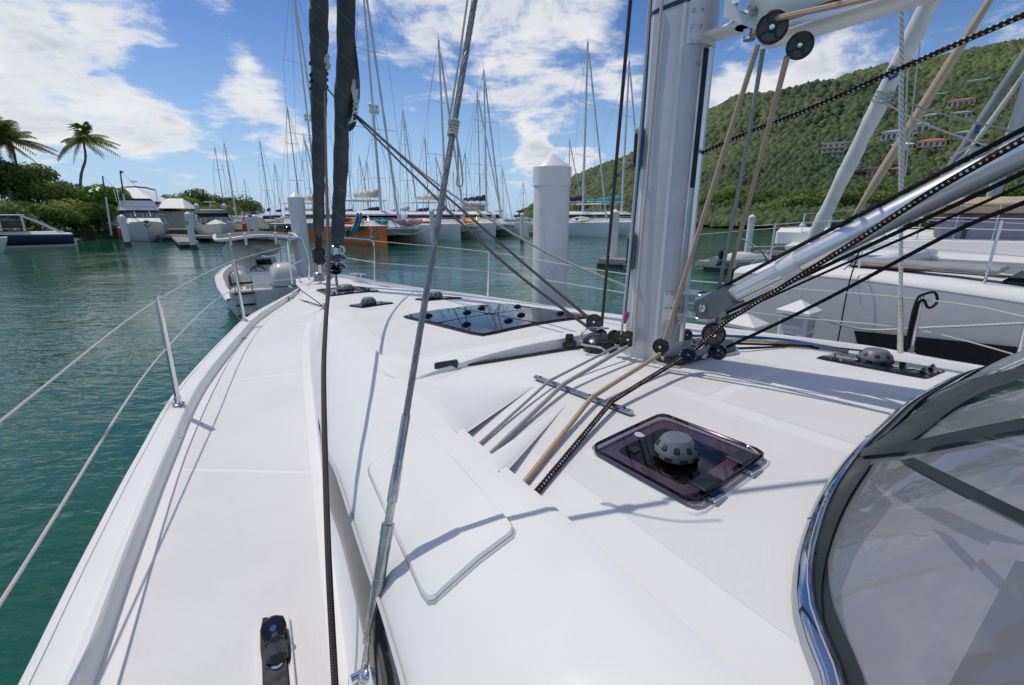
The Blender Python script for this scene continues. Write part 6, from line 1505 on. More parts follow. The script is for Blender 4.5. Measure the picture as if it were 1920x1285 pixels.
def cruiser():
    a, _ = ray(420, 452); D = 47; hd = math.atan2(-.85, .52)+.10; f = np.array([math.cos(hd), math.sin(hd), 0]); c = np.array([a*D, D, 0])-f*5.4
    r_ = thing('express_cruiser', c, hd, 'white express cruiser with a blue-grey canopy and two radar domes', 'motor yacht'); L = 11.5
    rows, h = hull(r_, L, 3.9, 1.3, 1.75, 'gelcoat_old', rake=1.5, full=.40, p=2.3, chine=.74)
    m = MB(); P = cr([(-4.6, 0, 1.8), (-1, 0, 2.15), (2, 0, 1.95), (4.6, 0, 1.7)], 14); w = np.linspace(1.7, .5, 14)[:, None]; Lf = P+np.array([0, 1, 0])*w-np.array([0, 0, .35]); Rt = P-np.array([0, 1, 0])*w-np.array([0, 0, .35]); m.loft([Rt, Rt*.4+P*.6+np.array([0, 0, .1]), P+np.array([0, 0, .08]), Lf*.4+P*.6+np.array([0, 0, .1]), Lf], flip=True); obj('foredeck', m, 'gelcoat', r_, True, True)
    def cap(x0, x1, w, z0, z1, rf, mt, name):
        m = MB(); lo = cr([(x0, w, z0), (x1-.8, w*.95, z0), (x1, 0, z0), (x1-.8, -w*.95, z0), (x0, -w, z0)], 22); hi = cr([(x0, w*.85, z1), (x1-.8-rf, w*.8, z1), (x1-rf, 0, z1), (x1-.8-rf, -w*.8, z1), (x0, -w*.85, z1)], 22); m.loft([lo, hi], flip=True); m.add(hi, [tuple(range(22))]); return obj(name, m, mt, r_, True, True)
    cap(-3.6, 1.2, 1.75, 1.95, 2.75, 1.0, 'smoke_glass', 'windscreen'); cap(-4.0, .55, 1.65, 2.75, 3.05, .5, 'navy_cloth', 'canopy')
    for y in (-1.3, 1.3): m = MB(); m.ball((-2.2, y, 3.5), (.27, .27, .3), 12, 8); m.lathe([(.1, 0), (.1, .35)], (-2.2, y, 3.0), seg=8); obj('radar_dome', m, 'white_paint', r_, True, True)
    m = MB(); m.tube([(-2.2, -1.5, 2.9), (-2.2, -1.3, 3.1), (-2.2, 1.3, 3.1), (-2.2, 1.5, 2.9)], .08, 6); m.tube([(-2.2, 0, 3.1), (-2.2, 0, 3.9)], .06, 6); m.box((-2.2, 0, 3.95), (.25, 1.1, .14), None, .04); obj('radar_arch', m, 'white_paint', r_, True, True)
    for sg in (-1, 1): rails(r_, [(-1, sg*1.8, 1.5), (2, sg*1.55, 1.6), (4.2, sg*.9, 1.7), (5.5, sg*.1, 1.78)], .55, .016, 7)
    for sg in (-1, 1):
        yb = lambda x: sg*(float(np.interp(x, rows[3][:, 0], rows[3][:, 1]))+.02); lens_window(r_, [(.4, yb(.4), .85), (2.4, yb(2.4), .95), (2.2, yb(2.2), 1.25), (.4, yb(.4), 1.2)], .02, nrm=(0, sg, .0), name='hull_window')
cruiser()
def navy_cat():
    a, _ = ray(30, 470); c = np.array([a*38-1.5, 39.0, 0]); hd = math.atan2(-.74, -.67); r_ = thing('power_catamaran', c, hd, 'navy-hulled power catamaran with white hardtop and blue cover at the left edge', 'power boat', scale=.88); L = 9.0
    for sg in (-1, 1):
        rows, h = hull(r_, L, 1.35, 1.15, 1.55, 'navy', dy=sg*.85, rake=.8, full=.38, p=2.2, chine=.82)
        m = MB(); off = np.array([0, sg*.85, 0]); up_ = [rows[4]*.6+rows[5]*.4, rows[5]]; m.loft([q+off+np.array([0, .012, .01]) for q in up_]); m.loft([q*np.array([1, -1, 1])+off+np.array([0, -.012, .01]) for q in up_], flip=True); obj('white_sheer', m, 'gelcoat_old', r_, True, True)
        lo = [rows[1], rows[2]*.8+rows[1]*.2]; m = MB(); m.loft([q+off+np.array([0, .012, 0]) for q in lo]); m.loft([q*np.array([1, -1, 1])+off+np.array([0, -.012, 0]) for q in lo], flip=True); obj('white_bottom', m, 'gelcoat_old', r_, True, True)
        st_ = [rows[2]*.8+rows[1]*.2, rows[2]*.9+rows[1]*.1]; m = MB(); m.loft([q+off+np.array([0, .014, 0]) for q in st_]); m.loft([q*np.array([1, -1, 1])+off+np.array([0, -.014, 0]) for q in st_], flip=True); obj('red_stripe', m, 'red_paint', r_, True, True)
    m = MB(); m.box((-.4, 0, 1.15), (L*.8, 1.7, .5), None, .1); obj('bridge_deck', m, 'gelcoat_old', r_, True, True)
    m = MB(); m.box((0.3, 0, 2.95), (3.6, 2.5, .13), None, .05); ht_ = obj('hardtop', m, 'gelcoat', r_, True, True)
    for x in (-1.3, .2, 1.7):
        for sy in (-1, 1): m = MB(); m.tube([(x+.35*(x > 1), sy*1.15, 1.5), (x, sy*1.15, 2.9)], .05, 6); obj('top_post', m, 'gelcoat', ht_, True, True)
    for sy in (-1, 1): lens_window(r_, [(-1.2, sy*1.13, 1.75), (1.95, sy*1.13, 1.75), (1.65, sy*1.13, 2.86), (-1.2, sy*1.13, 2.86)], .02, 'boat_glass', 'side_screen', (0, sy, 0))
    lens_window(r_, [(2.0, -1.1, 1.75), (2.0, 1.1, 1.75), (1.7, 1.1, 2.86), (1.7, -1.1, 2.86)], .02, 'boat_glass', 'windscreen', (1, 0, 0))
    m = MB(); P = cr([(4.0, 0, 1.55), (3.2, 0, 2.0), (2.1, 0, 1.95)], 8); m.loft([P+np.array([0, -1.2, -.25]), P+np.array([0, -.4, .05]), P+np.array([0, .4, .05]), P+np.array([0, 1.2, -.25])]); obj('bow_cover', m, 'navy_cloth', r_, True, True)
    m = MB(); m.loft([cr([(-1.3, sy*1.2, 2.95), (-2.4, sy*1.25, 2.4), (-3.9, sy*1.3, 1.3)], 10)+np.array([dx, 0, 0]) for sy, dx in ((-1, 0), (-1, .35))]); m.loft([cr([(-1.3, sy*1.2, 2.95), (-2.4, sy*1.25, 2.4), (-3.9, sy*1.3, 1.3)], 10)+np.array([dx, 0, 0]) for sy, dx in ((1, 0), (1, .35))]); obj('top_support', m, 'gelcoat', r_, True, True)
    rails(r_, [(-1, -1.45, 1.5), (2, -1.45, 1.55), (4.2, -.9, 1.6)], .3, .014, 5)
navy_cat()
m = MB()
rt = thing('white_launch', np.array([*at(-46, 462, 33.5)[:2], 0]), math.atan2(-.2, 1.0), 'white launch whose bow just enters at the left edge', 'power boat'); hull(rt, 6.5, 2.4, .8, 1.1, 'gelcoat_old', rake=.8)

# ---------------- white centre console tender under the bow
def tender():
    hd = math.atan2(.83, -.56); c = np.array([-8.05, 14.6, 0]); r_ = thing('centre_console_boat', c, hd, 'white centre-console boat with T-top and outboard moored beside the bow', 'motor boat'); L, B = 7.2, 2.5
    rows = hull_rows(L, B, .66, 1.05, rake=.9, full=.45, p=2.3, chine=.80); m = MB(); m.loft(rows); m.loft([q*np.array([1, -1, 1]) for q in rows], flip=True); st = [a[0] for a in rows]; st2 = [a[0]*np.array([1, -1, 1]) for a in rows]; m.add(st+st2[::-1], [tuple(range(12))]); obj('hull', m, 'gelcoat_old', r_, True, True, sharp=40)
    g_ = rows[5]; inn_ = g_*np.array([.975, .82, 1]); lo = inn_*np.array([.98, .97, 0])+np.array([0, 0, .34]); f_ = np.array([1, -1, 1]); m = MB()
    m.loft([g_+np.array([0, 0, .0]), g_*np.array([1, .97, 1])+np.array([0, 0, .035]), inn_+np.array([0, 0, .035]), lo, lo*np.array([1, 0, 1])]); m.loft([q*f_ for q in [g_, g_*np.array([1, .97, 1])+np.array([0, 0, .035]), inn_+np.array([0, 0, .035]), lo, lo*np.array([1, 0, 1])]], flip=True); obj('cockpit_liner', m, 'gelcoat', r_, True, True, sharp=40)
    m = MB(); m.box((-3.52, 0, .62), (.10, 2.1, .50), None, .03); obj('transom', m, 'gelcoat', r_, True, True)
    m = MB(); m.box((-2.9, .5, .55), (.55, .7, .45), None, .06); obj('stern_seat', m, 'beige', r_, True, True); m = MB(); m.box((-2.9, -.55, .55), (.55, .7, .45), None, .06); obj('stern_seat', m, 'beige', r_, True, True)
    m = MB(); m.box((1.9, .55, .55), (1.3, .42, .42), None, .08); obj('bow_seat', m, 'beige', r_, True, True); m = MB(); m.box((1.9, -.55, .55), (1.3, .42, .42), None, .08); obj('bow_seat', m, 'beige', r_, True, True)
    m = MB(); m.prism([(-.9, -.45, .34), (.5, -.45, .34), (.35, -.45, 1.25), (-.35, -.45, 1.40), (-.75, -.45, 1.1)], (0, .9, 0)); cn = obj('console', m, 'gelcoat', r_, False, True)
    tl = np.array([[0, 1, 0], unit([.4, 0, .3]), unit([-.3, 0, .4])])
    m = MB(); m.box((-.57, -.1, 1.27), (.42, .26, .02), tl, .01); obj('screen', m, 'black_gloss', cn, True, True)
    m = MB(); wc = np.array([-.88, .12, 1.02]); ax = unit([-.8, 0, .5]); Fw = frame(ax); m.tube([wc+.19*(math.cos(a)*Fw[0]+math.sin(a)*Fw[1]) for a in np.linspace(0, 6.28, 21)[:-1]], .018, 6, closed=True)
    for k in range(3): m.tube([wc-ax*.06, wc+.19*(math.cos(k*2.1)*Fw[0]+math.sin(k*2.1)*Fw[1])], .012, 5)
    obj('steering_wheel', m, 'black_plastic', cn, True, True)
    m = MB(); m.box((-1.55, 0, .72), (.55, .95, .75), None, .08); obj('leaning_post', m, 'gelcoat', r_, True, True)
    # T-top: pale-rimmed dark canvas on steel legs with rod holders
    m = MB(); rim = [(-1.5, -1.0, 2.00), (-.3, -1.05, 2.08), (.9, -.95, 2.00), (1.05, 0, 2.08), (.9, .95, 2.00), (-.3, 1.05, 2.08), (-1.5, 1.0, 2.00), (-1.62, 0, 2.10)]; P = cr(rim+rim[:1], 50)[:-1]; m.tube(P, .045, 8, closed=True); tt_ = obj('t_top', m, 'white_paint', r_, True, True)
    m = MB(); cpt = np.array([-.3, 0, 2.20]); ringm = P*.5+cpt*.5+np.array([0, 0, .03]); V = np.vstack([P, ringm, [cpt]]); n = len(P); F_ = [(k, (k+1) % n, n+(k+1) % n, n+k) for k in range(n)]+[(n+k, n+(k+1) % n, 2*n) for k in range(n)]; m.add(V, F_); obj('canvas', m, 'lounge_grey', tt_, True, True)
    m = MB(); m.box((-.3, 0, 2.03), (2.2, 1.75, .03)); obj('canvas_underside', m, 'mast_dark', tt_, True, True)
    for sx, x2 in ((-1.0, -1.05), (.45, .35)):
        for sy in (-1, 1): m = MB(); m.tube([(sx, sy*.62, .4), (x2, sy*.75, 1.86)], .024, 8); obj('top_leg', m, 'steel', tt_, True, True)
    for y in (-.75, -.38, .38, .75): m = MB(); m.tube([(-1.60, y, 1.86), (-1.70, y, 2.18)], .035, 8); obj('rod_holder', m, 'white_paint', tt_, True, True)
    m = MB(); m.tube(cr([(3.45, 0, 1.42), (3.0, .55, 1.40), (1.6, 1.05, 1.30), (.6, 1.2, 1.0)], 24), .016, 6); m.tube(cr([(3.45, 0, 1.42), (3.0, -.55, 1.40), (1.6, -1.05, 1.30), (.6, -1.2, 1.0)], 24), .016, 6)
    for sy in (-1, 1):
        for x, y in ((3.0, .55), (1.9, .96)): m.tube([(x, sy*y, 1.1), (x, sy*y, 1.38)], .014, 6)
    obj('bow_rail', m, 'steel', r_, True, True)
    # covered sack of canvas hung under the top
    m = MB(); m.ball((-.15, .42, 1.56), (.5, .52, .40), 18, 12); m.ball((-.15, -.30, 1.68), (.42, .38, .26), 16, 10); m.ball((-.1, .1, 1.76), (.4, .5, .2), 14, 8); obj('canvas_sack', m, 'grey_canvas', r_, True, True)
    # outboard
    o = np.array([-4.0, -.15, 0]); sec = []
    for (z, lx, wy, cx) in ((.62, .32, .21, 0), (.74, .42, .27, -.02), (.98, .47, .31, -.04), (1.25, .46, .31, -.05), (1.43, .40, .27, -.02), (1.52, .25, .17, 0)):
        sec.append([o+np.array([cx+math.copysign(abs(math.cos(a))**.55, math.cos(a))*lx, math.copysign(abs(math.sin(a))**.55, math.sin(a))*wy, z]) for a in np.linspace(0, 2*math.pi, 25)])
    m = MB(); m.loft(sec); m.add(sec[-1][:-1], [tuple(range(24))]); ob = obj('outboard_cowl', m, 'outboard_white', r_, True, True, sharp=50)
    m = MB(); m.tube([p*np.array([1, 1, 1])+np.array([0, 0, .03]) for p in [q+(q-o)*np.array([.012, .012, 0]) for q in sec[2]]][:-1], .012, 5, closed=True); obj('cowl_stripe', m, 'black_plastic', ob, True, True)
    m = MB(); m.box(o+np.array([.2, 0, 1.30]), (.28, .26, .10), None, .03); obj('cowl_vent', m, 'black_plastic', ob, True, True)
    m = MB(); m.box(o+np.array([.02, 0, .2]), (.28, .14, .95), None, .05); obj('outboard_leg', m, 'outboard_white', ob, True, True); m = MB(); m.box(o+np.array([.32, 0, .62]), (.28, .26, .42), None, .04); obj('engine_bracket', m, 'grey_plastic', ob, True, True)
    # boarding ladder on the near quarter
    m = MB()
    for y in (.55, .92): m.tube([(-3.62, y, .15), (-3.66, y, 1.30)], .020, 6)
    ld = obj('boarding_ladder', m, 'steel', r_, True, True)
    for z in (.25, .52, .80, 1.06): m = MB(); m.box((-3.66, .735, z), (.07, .44, .045), None, .015); obj('ladder_tread', m, 'black_plastic', ld, True, True)
mat('lounge_grey', (.09, .09, .095), .8); mat('outboard_white', (.66, .64, .58), .32, coat=.3); mat('grey_canvas', (.62, .60, .56), .85, var=.12, vscale=5, bump=.4, bscale=14)
tender()

# ---------------- piles and docks
def pile(px, ytip, D, r, label, group='white mooring piles', cap=None, letter=None):
    a, b = ray(px, ytip); z = ZC+b*D; root = thing('mooring_pile', (a*D, D, -.1), 0, label, 'mooring pile', group)
    ch = r*2.0 if cap is None else cap
    m = MB(); m.lathe([(r, -.6), (r, z+.1-ch*.8)], (0, 0, 0), seg=30); sh_ = obj('pile_shaft', m, 'pile_white', root, True, True)
    m = MB(); m.lathe([(r*1.012, -.5), (r*1.02, .30), (r*1.004, .42)], (0, 0, 0), seg=30); obj('weed_band', m, 'weed', root, True, True)
    m = MB(); m.lathe([(r*1.03, z+.1-ch), (r*1.05, z+.1-ch+.01), (r*1.05, z+.1-r*.72), (r*1.0, z+.1-r*.66), (.004, z+.1)], (0, 0, 0), seg=30); obj('pile_cap', m, 'pile_cap', root, True, True, sharp=25)
    if letter:
        txt('pile_letter', letter, .42, (0, -r-.012, z-.75), np.array([[1, 0, 0], [0, 0, 1], [0, -1, 0]]), 'blue_paint', root, .008, 'CENTER', True)
    return root
pile(1036, 288, 7.2, .272, 'big white pile with pointed cap standing behind the skylight', cap=.46)
pile(553, 360, 15.0, .235, 'tall white pile right of the tender T-top', cap=.44)
pile(1154, 392, 25, .23, 'white pile on the dock end just left of the mast'); pile(351, 397, 37, .23, 'white pile with a blue letter E beside the express cruiser', letter='E'); pile(227, 402, 41, .24, 'white pile left of the flybridge yacht'); pile(1411, 402, 26, .17, 'white pile behind the tan ropes'); pile(1556, 405, 29, .15, 'white pile beside the white furled sail')
pile(809, 392, 40, .2, 'white pile left of the steel shroud'); pile(979, 399, 46, .2, 'slim white pile left of the big pile'); pile(926, 400, 52, .2, 'slim white pile at the bow of the white catamaran'); pile(476, 402, 44, .22, 'white pile left of the tender T-top'); pile(462, 404, 50, .2, 'thin white pile left of its thicker neighbour behind the tender')
def dock(a, b, w, z, label, name='floating_dock', planks=True, group='floating docks'):
    a = np.array([*a, 0.]); b = np.array([*b, 0.]); d = unit(b-a); L = np.linalg.norm(b-a); root = thing(name, a, math.atan2(d[1], d[0]), label, 'dock', group)
    m = MB(); m.box((L/2, 0, z-.25), (L, w, .22), None, .03); obj('dock_beam', m, 'concrete', root, True, True)
    for k in range(max(2, int(L/3))):
        x = L*(k+.5)/max(2, int(L/3)); m = MB(); m.box((x, 0, .02), (1.4, w*.85, .5), None, .05); obj('float', m, 'mast_dark', root, True, True)
    n = int(L/.28) if planks else 0; pm = None
    for k in range(min(n, 140)):
        if pm is None:
            m = MB(); m.box((0, 0, z-.12), (.255, w*.99, .035)); p = obj('plank', m, 'wood_deck', root, False, True); pm = p.data
        else:
            p = bpy.data.objects.new('plank', pm); COL.objects.link(p); p.parent = root
        p.location = (L*(k+.5)/n, 0, 0)
    return root
def G(px, py, z=.5): return atz(px, py, z)[:2]
dock(G(1128, 482), G(1215, 486), 1.2, .55, 'short finger dock with a pile left of the mast')
dock(G(1315, 486, .5), G(1500, 498, .5), 1.6, .55, 'wooden finger dock beyond the neighbouring catamaran bow')
dock(G(1420, 466, .6), G(1500, 470, .6), .9, .6, 'narrow grey dock carrying the dinghy')
dock((-40, 50), (-24, 45), 1.8, .7, 'low dock left of the flybridge yacht', planks=True); dock(G(353, 451, .6), G(353, 451, .6)+np.array([-8.5, 11.0]), 1.4, .6, 'dock finger between flybridge yacht and cruiser')
dock((-8, 62), (5, 60), 1.6, .6, 'dock at the sterns of the white catamarans'); dock((M0+NV*3.2+HV*1.2)[:2], (M0+NV*3.2-HV*7)[:2], 1.5, .75, 'finger dock between the yacht and the neighbouring catamaran')
# leaning bare masts beside the flybridge yacht
for (a_, b_, lab) in (((209, 440), (192, 330), 'thin leaning spar with green top left of the flybridge yacht'), ((240, 430), (225, 320), 'thin leaning spar with green top and red pennant behind the flybridge yacht')):
    p0, p1 = at(*a_, 49), at(*b_, 49); p0[2] = .5; rt = thing('bare_spar', p0, 0, lab, 'spar', 'leaning spars by the dock'); m = MB(); m.tube([p0, p0*.35+p1*.65], [.09, .08], 7); obj('spar_lower', m, 'mast_paint', rt); m = MB(); m.tube([p0*.35+p1*.65, p1], [.08, .06], 7); obj('spar_top', m, mat('spar_green', (.03, .10, .09), .5), rt)
    m = MB(); m.tube([p1, p1+np.array([3.0, 0, -3.5])], .012, 4); obj('spar_stay', m, 'stay', rt)
    if a_[0] == 240: m = MB(); m.prism([p1, p1+np.array([.4, 0, -.12]), p1+np.array([0, 0, -.3])], (0, .02, 0)); obj('pennant', m, 'red_paint', rt, False)
for q, lab in (((226, 436), 'red fender hanging beside the flybridge yacht'), ((459, 428), 'red tank beside the thin piles behind the tender')):
    p = at(*q, 44); m = MB(); m.lathe([(.05, -.5), (.18, -.42), (.2, 0), (.18, .42), (.05, .5)], p, seg=12); obj('red_fender', m, 'red_paint', None, label=lab, cat='fender')
# ------------------------------------------------------------ right side: neighbouring catamaran and what lies beyond
def on_t(px, py, t):
    a, b = ray(px, py); D = (t+M0@NV)/(a*NV[0]+NV[1]); return at(px, py, D)
TN = 4.25
kn_px = [(1340, 521), (1359, 513), (1440, 512), (1548, 516), (1700, 533), (1920, 565), (2050, 588)]
K = [on_t(px, py, TN) for px, py in kn_px]
s_bow, _ = bst(K[0]); zk = [q[2] for q in K]; sk_ = [bst(q)[0] for q in K]
order = np.argsort(sk_)
def kz(s): return float(np.interp(s, np.array(sk_)[order], np.array(zk)[order]))
ncat = thing('neighbour_catamaran', M0+NV*6.5-HV*3, 0, 'large white catamaran berthed alongside to the right with grey topsides', 'catamaran')
ss2 = np.concatenate([[s_bow], s_bow-np.array([.03, .1, .22, .4, .7, 1.1, 1.6]), np.linspace(s_bow-2.3, -8, 14)])
def tt2(s):
    k = s_bow-s; return TN+.42*math.exp(-k/.16)+.10*math.exp(-k/.9)
def P3(s, t, z): q = M0+s*HV+t*NV; return np.array([q[0], q[1], z])
rows = []
for (dt, z) in ((.25, -.3), (.14, .25), (.05, .9), (.0, 1.45)): rows.append([P3(s, tt2(s)+dt, z) for s in ss2])
rows.append([P3(s, tt2(s), kz(s)-.012) for s in ss2])
m = MB(); m.loft(rows, flip=False)
mat('topside_grey', (.66, .66, .67), .30, coat=.35, var=.03, vscale=1.2)
obj('topside', m, 'topside_grey', ncat)
m = MB(); r2 = [[P3(s, tt2(s)-.004, kz(s)-.012) for s in ss2], [P3(s, tt2(s)+.01, kz(s)+.03) for s in ss2], [P3(s-.02, tt2(s)+.12, kz(s)+.075) for s in ss2], [P3(s-.05, tt2(s)+.5, kz(s)+.10) for s in ss2], [P3(s-.08, max(tt2(s)+.6, 5.1), kz(s)+.11) for s in ss2], [P3(s-.05, max(tt2(s)+.7, 5.9), kz(s)+.06) for s in ss2], [P3(s-.05, max(tt2(s)+.75, 6.0), .9) for s in ss2]]
m.loft(r2, flip=False); obj('deck', m, 'gelcoat', ncat, sharp=60)
hw_ = [(1604, 619), (1760, 634), (1920, 650), (2000, 660)]; up_ = [on_t(*q, TN-.012+.03) for q in hw_]; lo_ = [q+UPV*-.55-HV*0 for q in up_]; lo_[0] = lo_[0]-HV*.22; 
off = -NV*.05
m = MB(); m.loft([[q+off for q in up_], [q+off for q in lo_]]); obj('hull_window', m, 'window_dark', ncat)
for s in (s_bow-1.1, s_bow-3.4):
    m = MB(); m.box(P3(s, TN-.004, 1.1), (.006, .006, 1.5), np.array([HV, NV, UPV])); obj('panel_joint', m, 'joint', ncat)
# far hull, beam, deck pads
m = MB(); m.loft([[P3(s, 9.8-tt2(s)+TN, z) for s in ss2] for z in (0, 1.2, 1.9)]+[[P3(s, 10.6, 1.95) for s in ss2], [P3(s, 11.0, 1.9) for s in ss2]]); obj('far_hull', m, 'gelcoat', ncat)
m = MB(); m.box(P3(s_bow-5.4, 7.7, kz(-2)+.02), (5.5, 4.2, .12), np.array([HV, NV, UPV]), .04); obj('foredeck', m, 'gelcoat', ncat)
m = MB(); m.tube([P3(s_bow-1.1, 5.6, kz(0)-.05), P3(s_bow-1.1, 10, kz(0)-.05)], .12, 12); obj('cross_beam', m, 'mast_paint', ncat)
c = [np.array([*on_t(px, py, tt)[:2]]) for px, py, tt in ((1614, 498, 4.75), (1640, 502, 4.55), (1748, 503, 4.6), (1720, 498, 4.8))]
zd = kz(0)+.115; m = MB(); m.prism([np.array([*q, zd]) for q in c], UPV*.02); obj('teak_step', m, 'teak', ncat, False)
m = MB(); q = on_t(1890, 500, 5.0); A_ = np.array([HV, NV, UPV]); tl = np.array([unit(-HV*.6+UPV*.8), NV, unit(-HV*-.8+UPV*.6)])
m.box(P3(-1.55, 5.05, kz(-1.5)+.26), (.55, .85, .13), tl, .05); m.box(P3(-1.05, 5.0, kz(-1)+.14), (.9, .85, .10), A_, .04); lg = obj('deck_lounger', m, 'lounge_black', ncat) if 'lounge_black' in MATS else obj('deck_lounger', m, mat('lounge_black', (.03, .031, .034), .7), ncat)
for k in range(4):
    m = MB(); m.box(P3(-1.55, 4.70+k*.21, kz(-1.5)+.26)+tl[2]*.062, (.52, .012, .012), tl); obj('lounger_seam', m, 'dark_void', lg)
m = MB(); m.box(P3(.1, 5.15, kz(0)+.135), (1.3, .55, .05), A_, .02); obj('grey_pad', m, 'grey_cover', ncat)
m = MB(); m.box(P3(-.15, 4.62, kz(0)+.118), (1.6, .16, .012), A_, .004); obj('deck_hatch', m, 'window_dark', ncat)
for px, py0, py1, tt in ((1843, 540, 470, 4.45), (1608, 515, 462, 4.5), (1440, 508, 452, 4.7)):
    q = on_t(px, py0, tt); m = MB(); m.tube([q-UPV*.1, q+UPV*(.62)], .012, 8); st_ = obj('stanchion', m, 'steel', ncat); m = MB(); m.lathe([(.03, 0), (.03, .01), (.016, .02), (.016, .06)], q-UPV*.06, UPV, 10); obj('stanchion_base', m, 'steel', st_)
for h in (.60, .32):
    m = MB(); m.tube(cr([on_t(1395, 508, 4.7)+UPV*h, on_t(1440, 508, 4.7)+UPV*h, on_t(1608, 515, 4.5)+UPV*h, on_t(1843, 540, 4.45)+UPV*h, on_t(2050, 570, 4.4)+UPV*h], 30), .004, 5); obj('lifeline', m, 'rope_white', ncat)
# its furled white jib with badge and lashings, tan sheet, lines
j0, j1 = at(1522, 452, 8.6), at(1745, 0, 7.2); jd = unit(j1-j0); m = MB(); n = 60; Lj = np.linalg.norm(j1-j0)+3; F_ = frame(jd)
fj = thing('furled_white_jib', j0, 0, 'white furled jib leaning right beyond the tan ropes with a blue badge', 'furled sail')
seg = 16; rowsj = []
for i in range(120):
    t_ = Lj*i/119; r_ = .105+.02*t_/Lj
    ang = np.arange(seg+1)*2*math.pi/seg; ph = (ang/(2*math.pi)+t_/.8) % 1.0; rr__ = r_*(1+.10*(ph-.5)+.05*np.sin(t_*7+ang*2)); rr__[-1] = rr__[0]
    rowsj.append(j0+jd*t_+rr__[:, None]*(np.cos(ang)[:, None]*F_[0]+np.sin(ang)[:, None]*F_[1]))
m.loft(rowsj); obj('sail_roll', m, 'white_cloth', fj)
cj = lambda py: j0+(j1-j0)*float(np.interp(py, [0, 452], [1, 0]))
q = at(1675, 136, 7.45); tc = toC(q); m = MB(); rd = frame(tc, jd); 
m.prism([q+tc*-.02+rd[0]*x+rd[1]*y for x, y in ((-.075, .05), (.075, .05), (.075, -.04), (0, -.11), (-.075, -.04))], tc*.03); bd_ = obj('sail_badge', m, 'blue_badge', fj, False) if 'blue_badge' in MATS else obj('sail_badge', m, mat('blue_badge', (.02, .10, .34), .6), fj, False)
m = MB(); m.prism([q+tc*.012+rd[0]*x+rd[1]*y for x, y in ((-.05, -.01), (-.01, .03), (.05, .03), (.0, -.06))], tc*.004); obj('badge_mark', m, 'sail_print', bd_, False)
m = MB(); m.prism([q-tc*.02+rd[0]*x+rd[1]*y for x, y in ((-.075, .055), (.075, .055), (.06, .085), (-.06, .085))], tc*.03); obj('badge_band', m, 'tan_cloth', fj, False)
for py in (172, 181, 190): m = MB(); qq = at(1657-(py-181)*.5, py, 7.6); m.tube([qq+.125*(math.cos(a)*F_[0]+math.sin(a)*F_[1]) for a in np.linspace(0, 6.28, 18)[:-1]], .012, 5, closed=True); obj('jib_lashing', m, 'rope_grey', fj)
rr2 = 'ropes of the neighbouring catamarans'
rope('jib_sheet', 'pale sheet sagging right from the white furled jib, upper one', [at(1662, 181, 7.5), at(1780, 218, 7.4), at(1925, 252, 7.2)], .013, 'rope_grey', 16, rr2); rope('jib_sheet', 'pale sheet running right and down from the white furled jib, lower one', [at(1652, 190, 7.5), at(1740, 235, 7.4), at(1870, 280, 7.2)], .013, 'rope_white', 16, rr2)
m = MB(); P = np.linspace(0, 1, 40)[:, None]*(at(1862, -10, 8.2)-at(1600, 408, 9.2))+at(1600, 408, 9.2); m.tube(P, np.concatenate([np.linspace(.03, .07, 8), np.full(22, .075), np.linspace(.07, .05, 10)]), 10); obj('furled_tan_sail', m, 'tan_cloth', None, label='thin tan furled sail leaning right beyond the starboard shroud', cat='furled sail')
for a_, b_, lab in (((1697, 330), (1735, -10), 'thin pale line just right of the starboard shroud'), ((1688, 470), (1708, -10), 'thin pale line crossing the starboard shroud')):
    rope('thin_line', lab, [at(*a_, 8.5), at(*b_, 8.0)], .010, 'rope_white', 6, rr2)
rope('mooring_line', 'thick white laid mooring line crossing the neighbouring hull', [P3(s_bow-1.6, TN-1.0, ZC-.97), on_t(1620, 618, TN-.35), on_t(1760, 614, TN-.35), on_t(1990, 603, TN-.35)], .011, 'rope_laid', 40, rr2)
rope('hanging_cord', 'black cord hanging down the neighbouring hull', [on_t(1612, 470, 4.3), on_t(1605, 490, 4.2), on_t(1590, 540, 4.17), on_t(1571, 640, 4.17)], .007, 'rope_black', 24, rr2); rope('hanging_cord', 'short loose black cord end above the neighbouring hull', [on_t(1611, 472, 4.3), on_t(1598, 492, 4.25), on_t(1582, 506, 4.2)], .005, 'rope_black', 12, rr2)
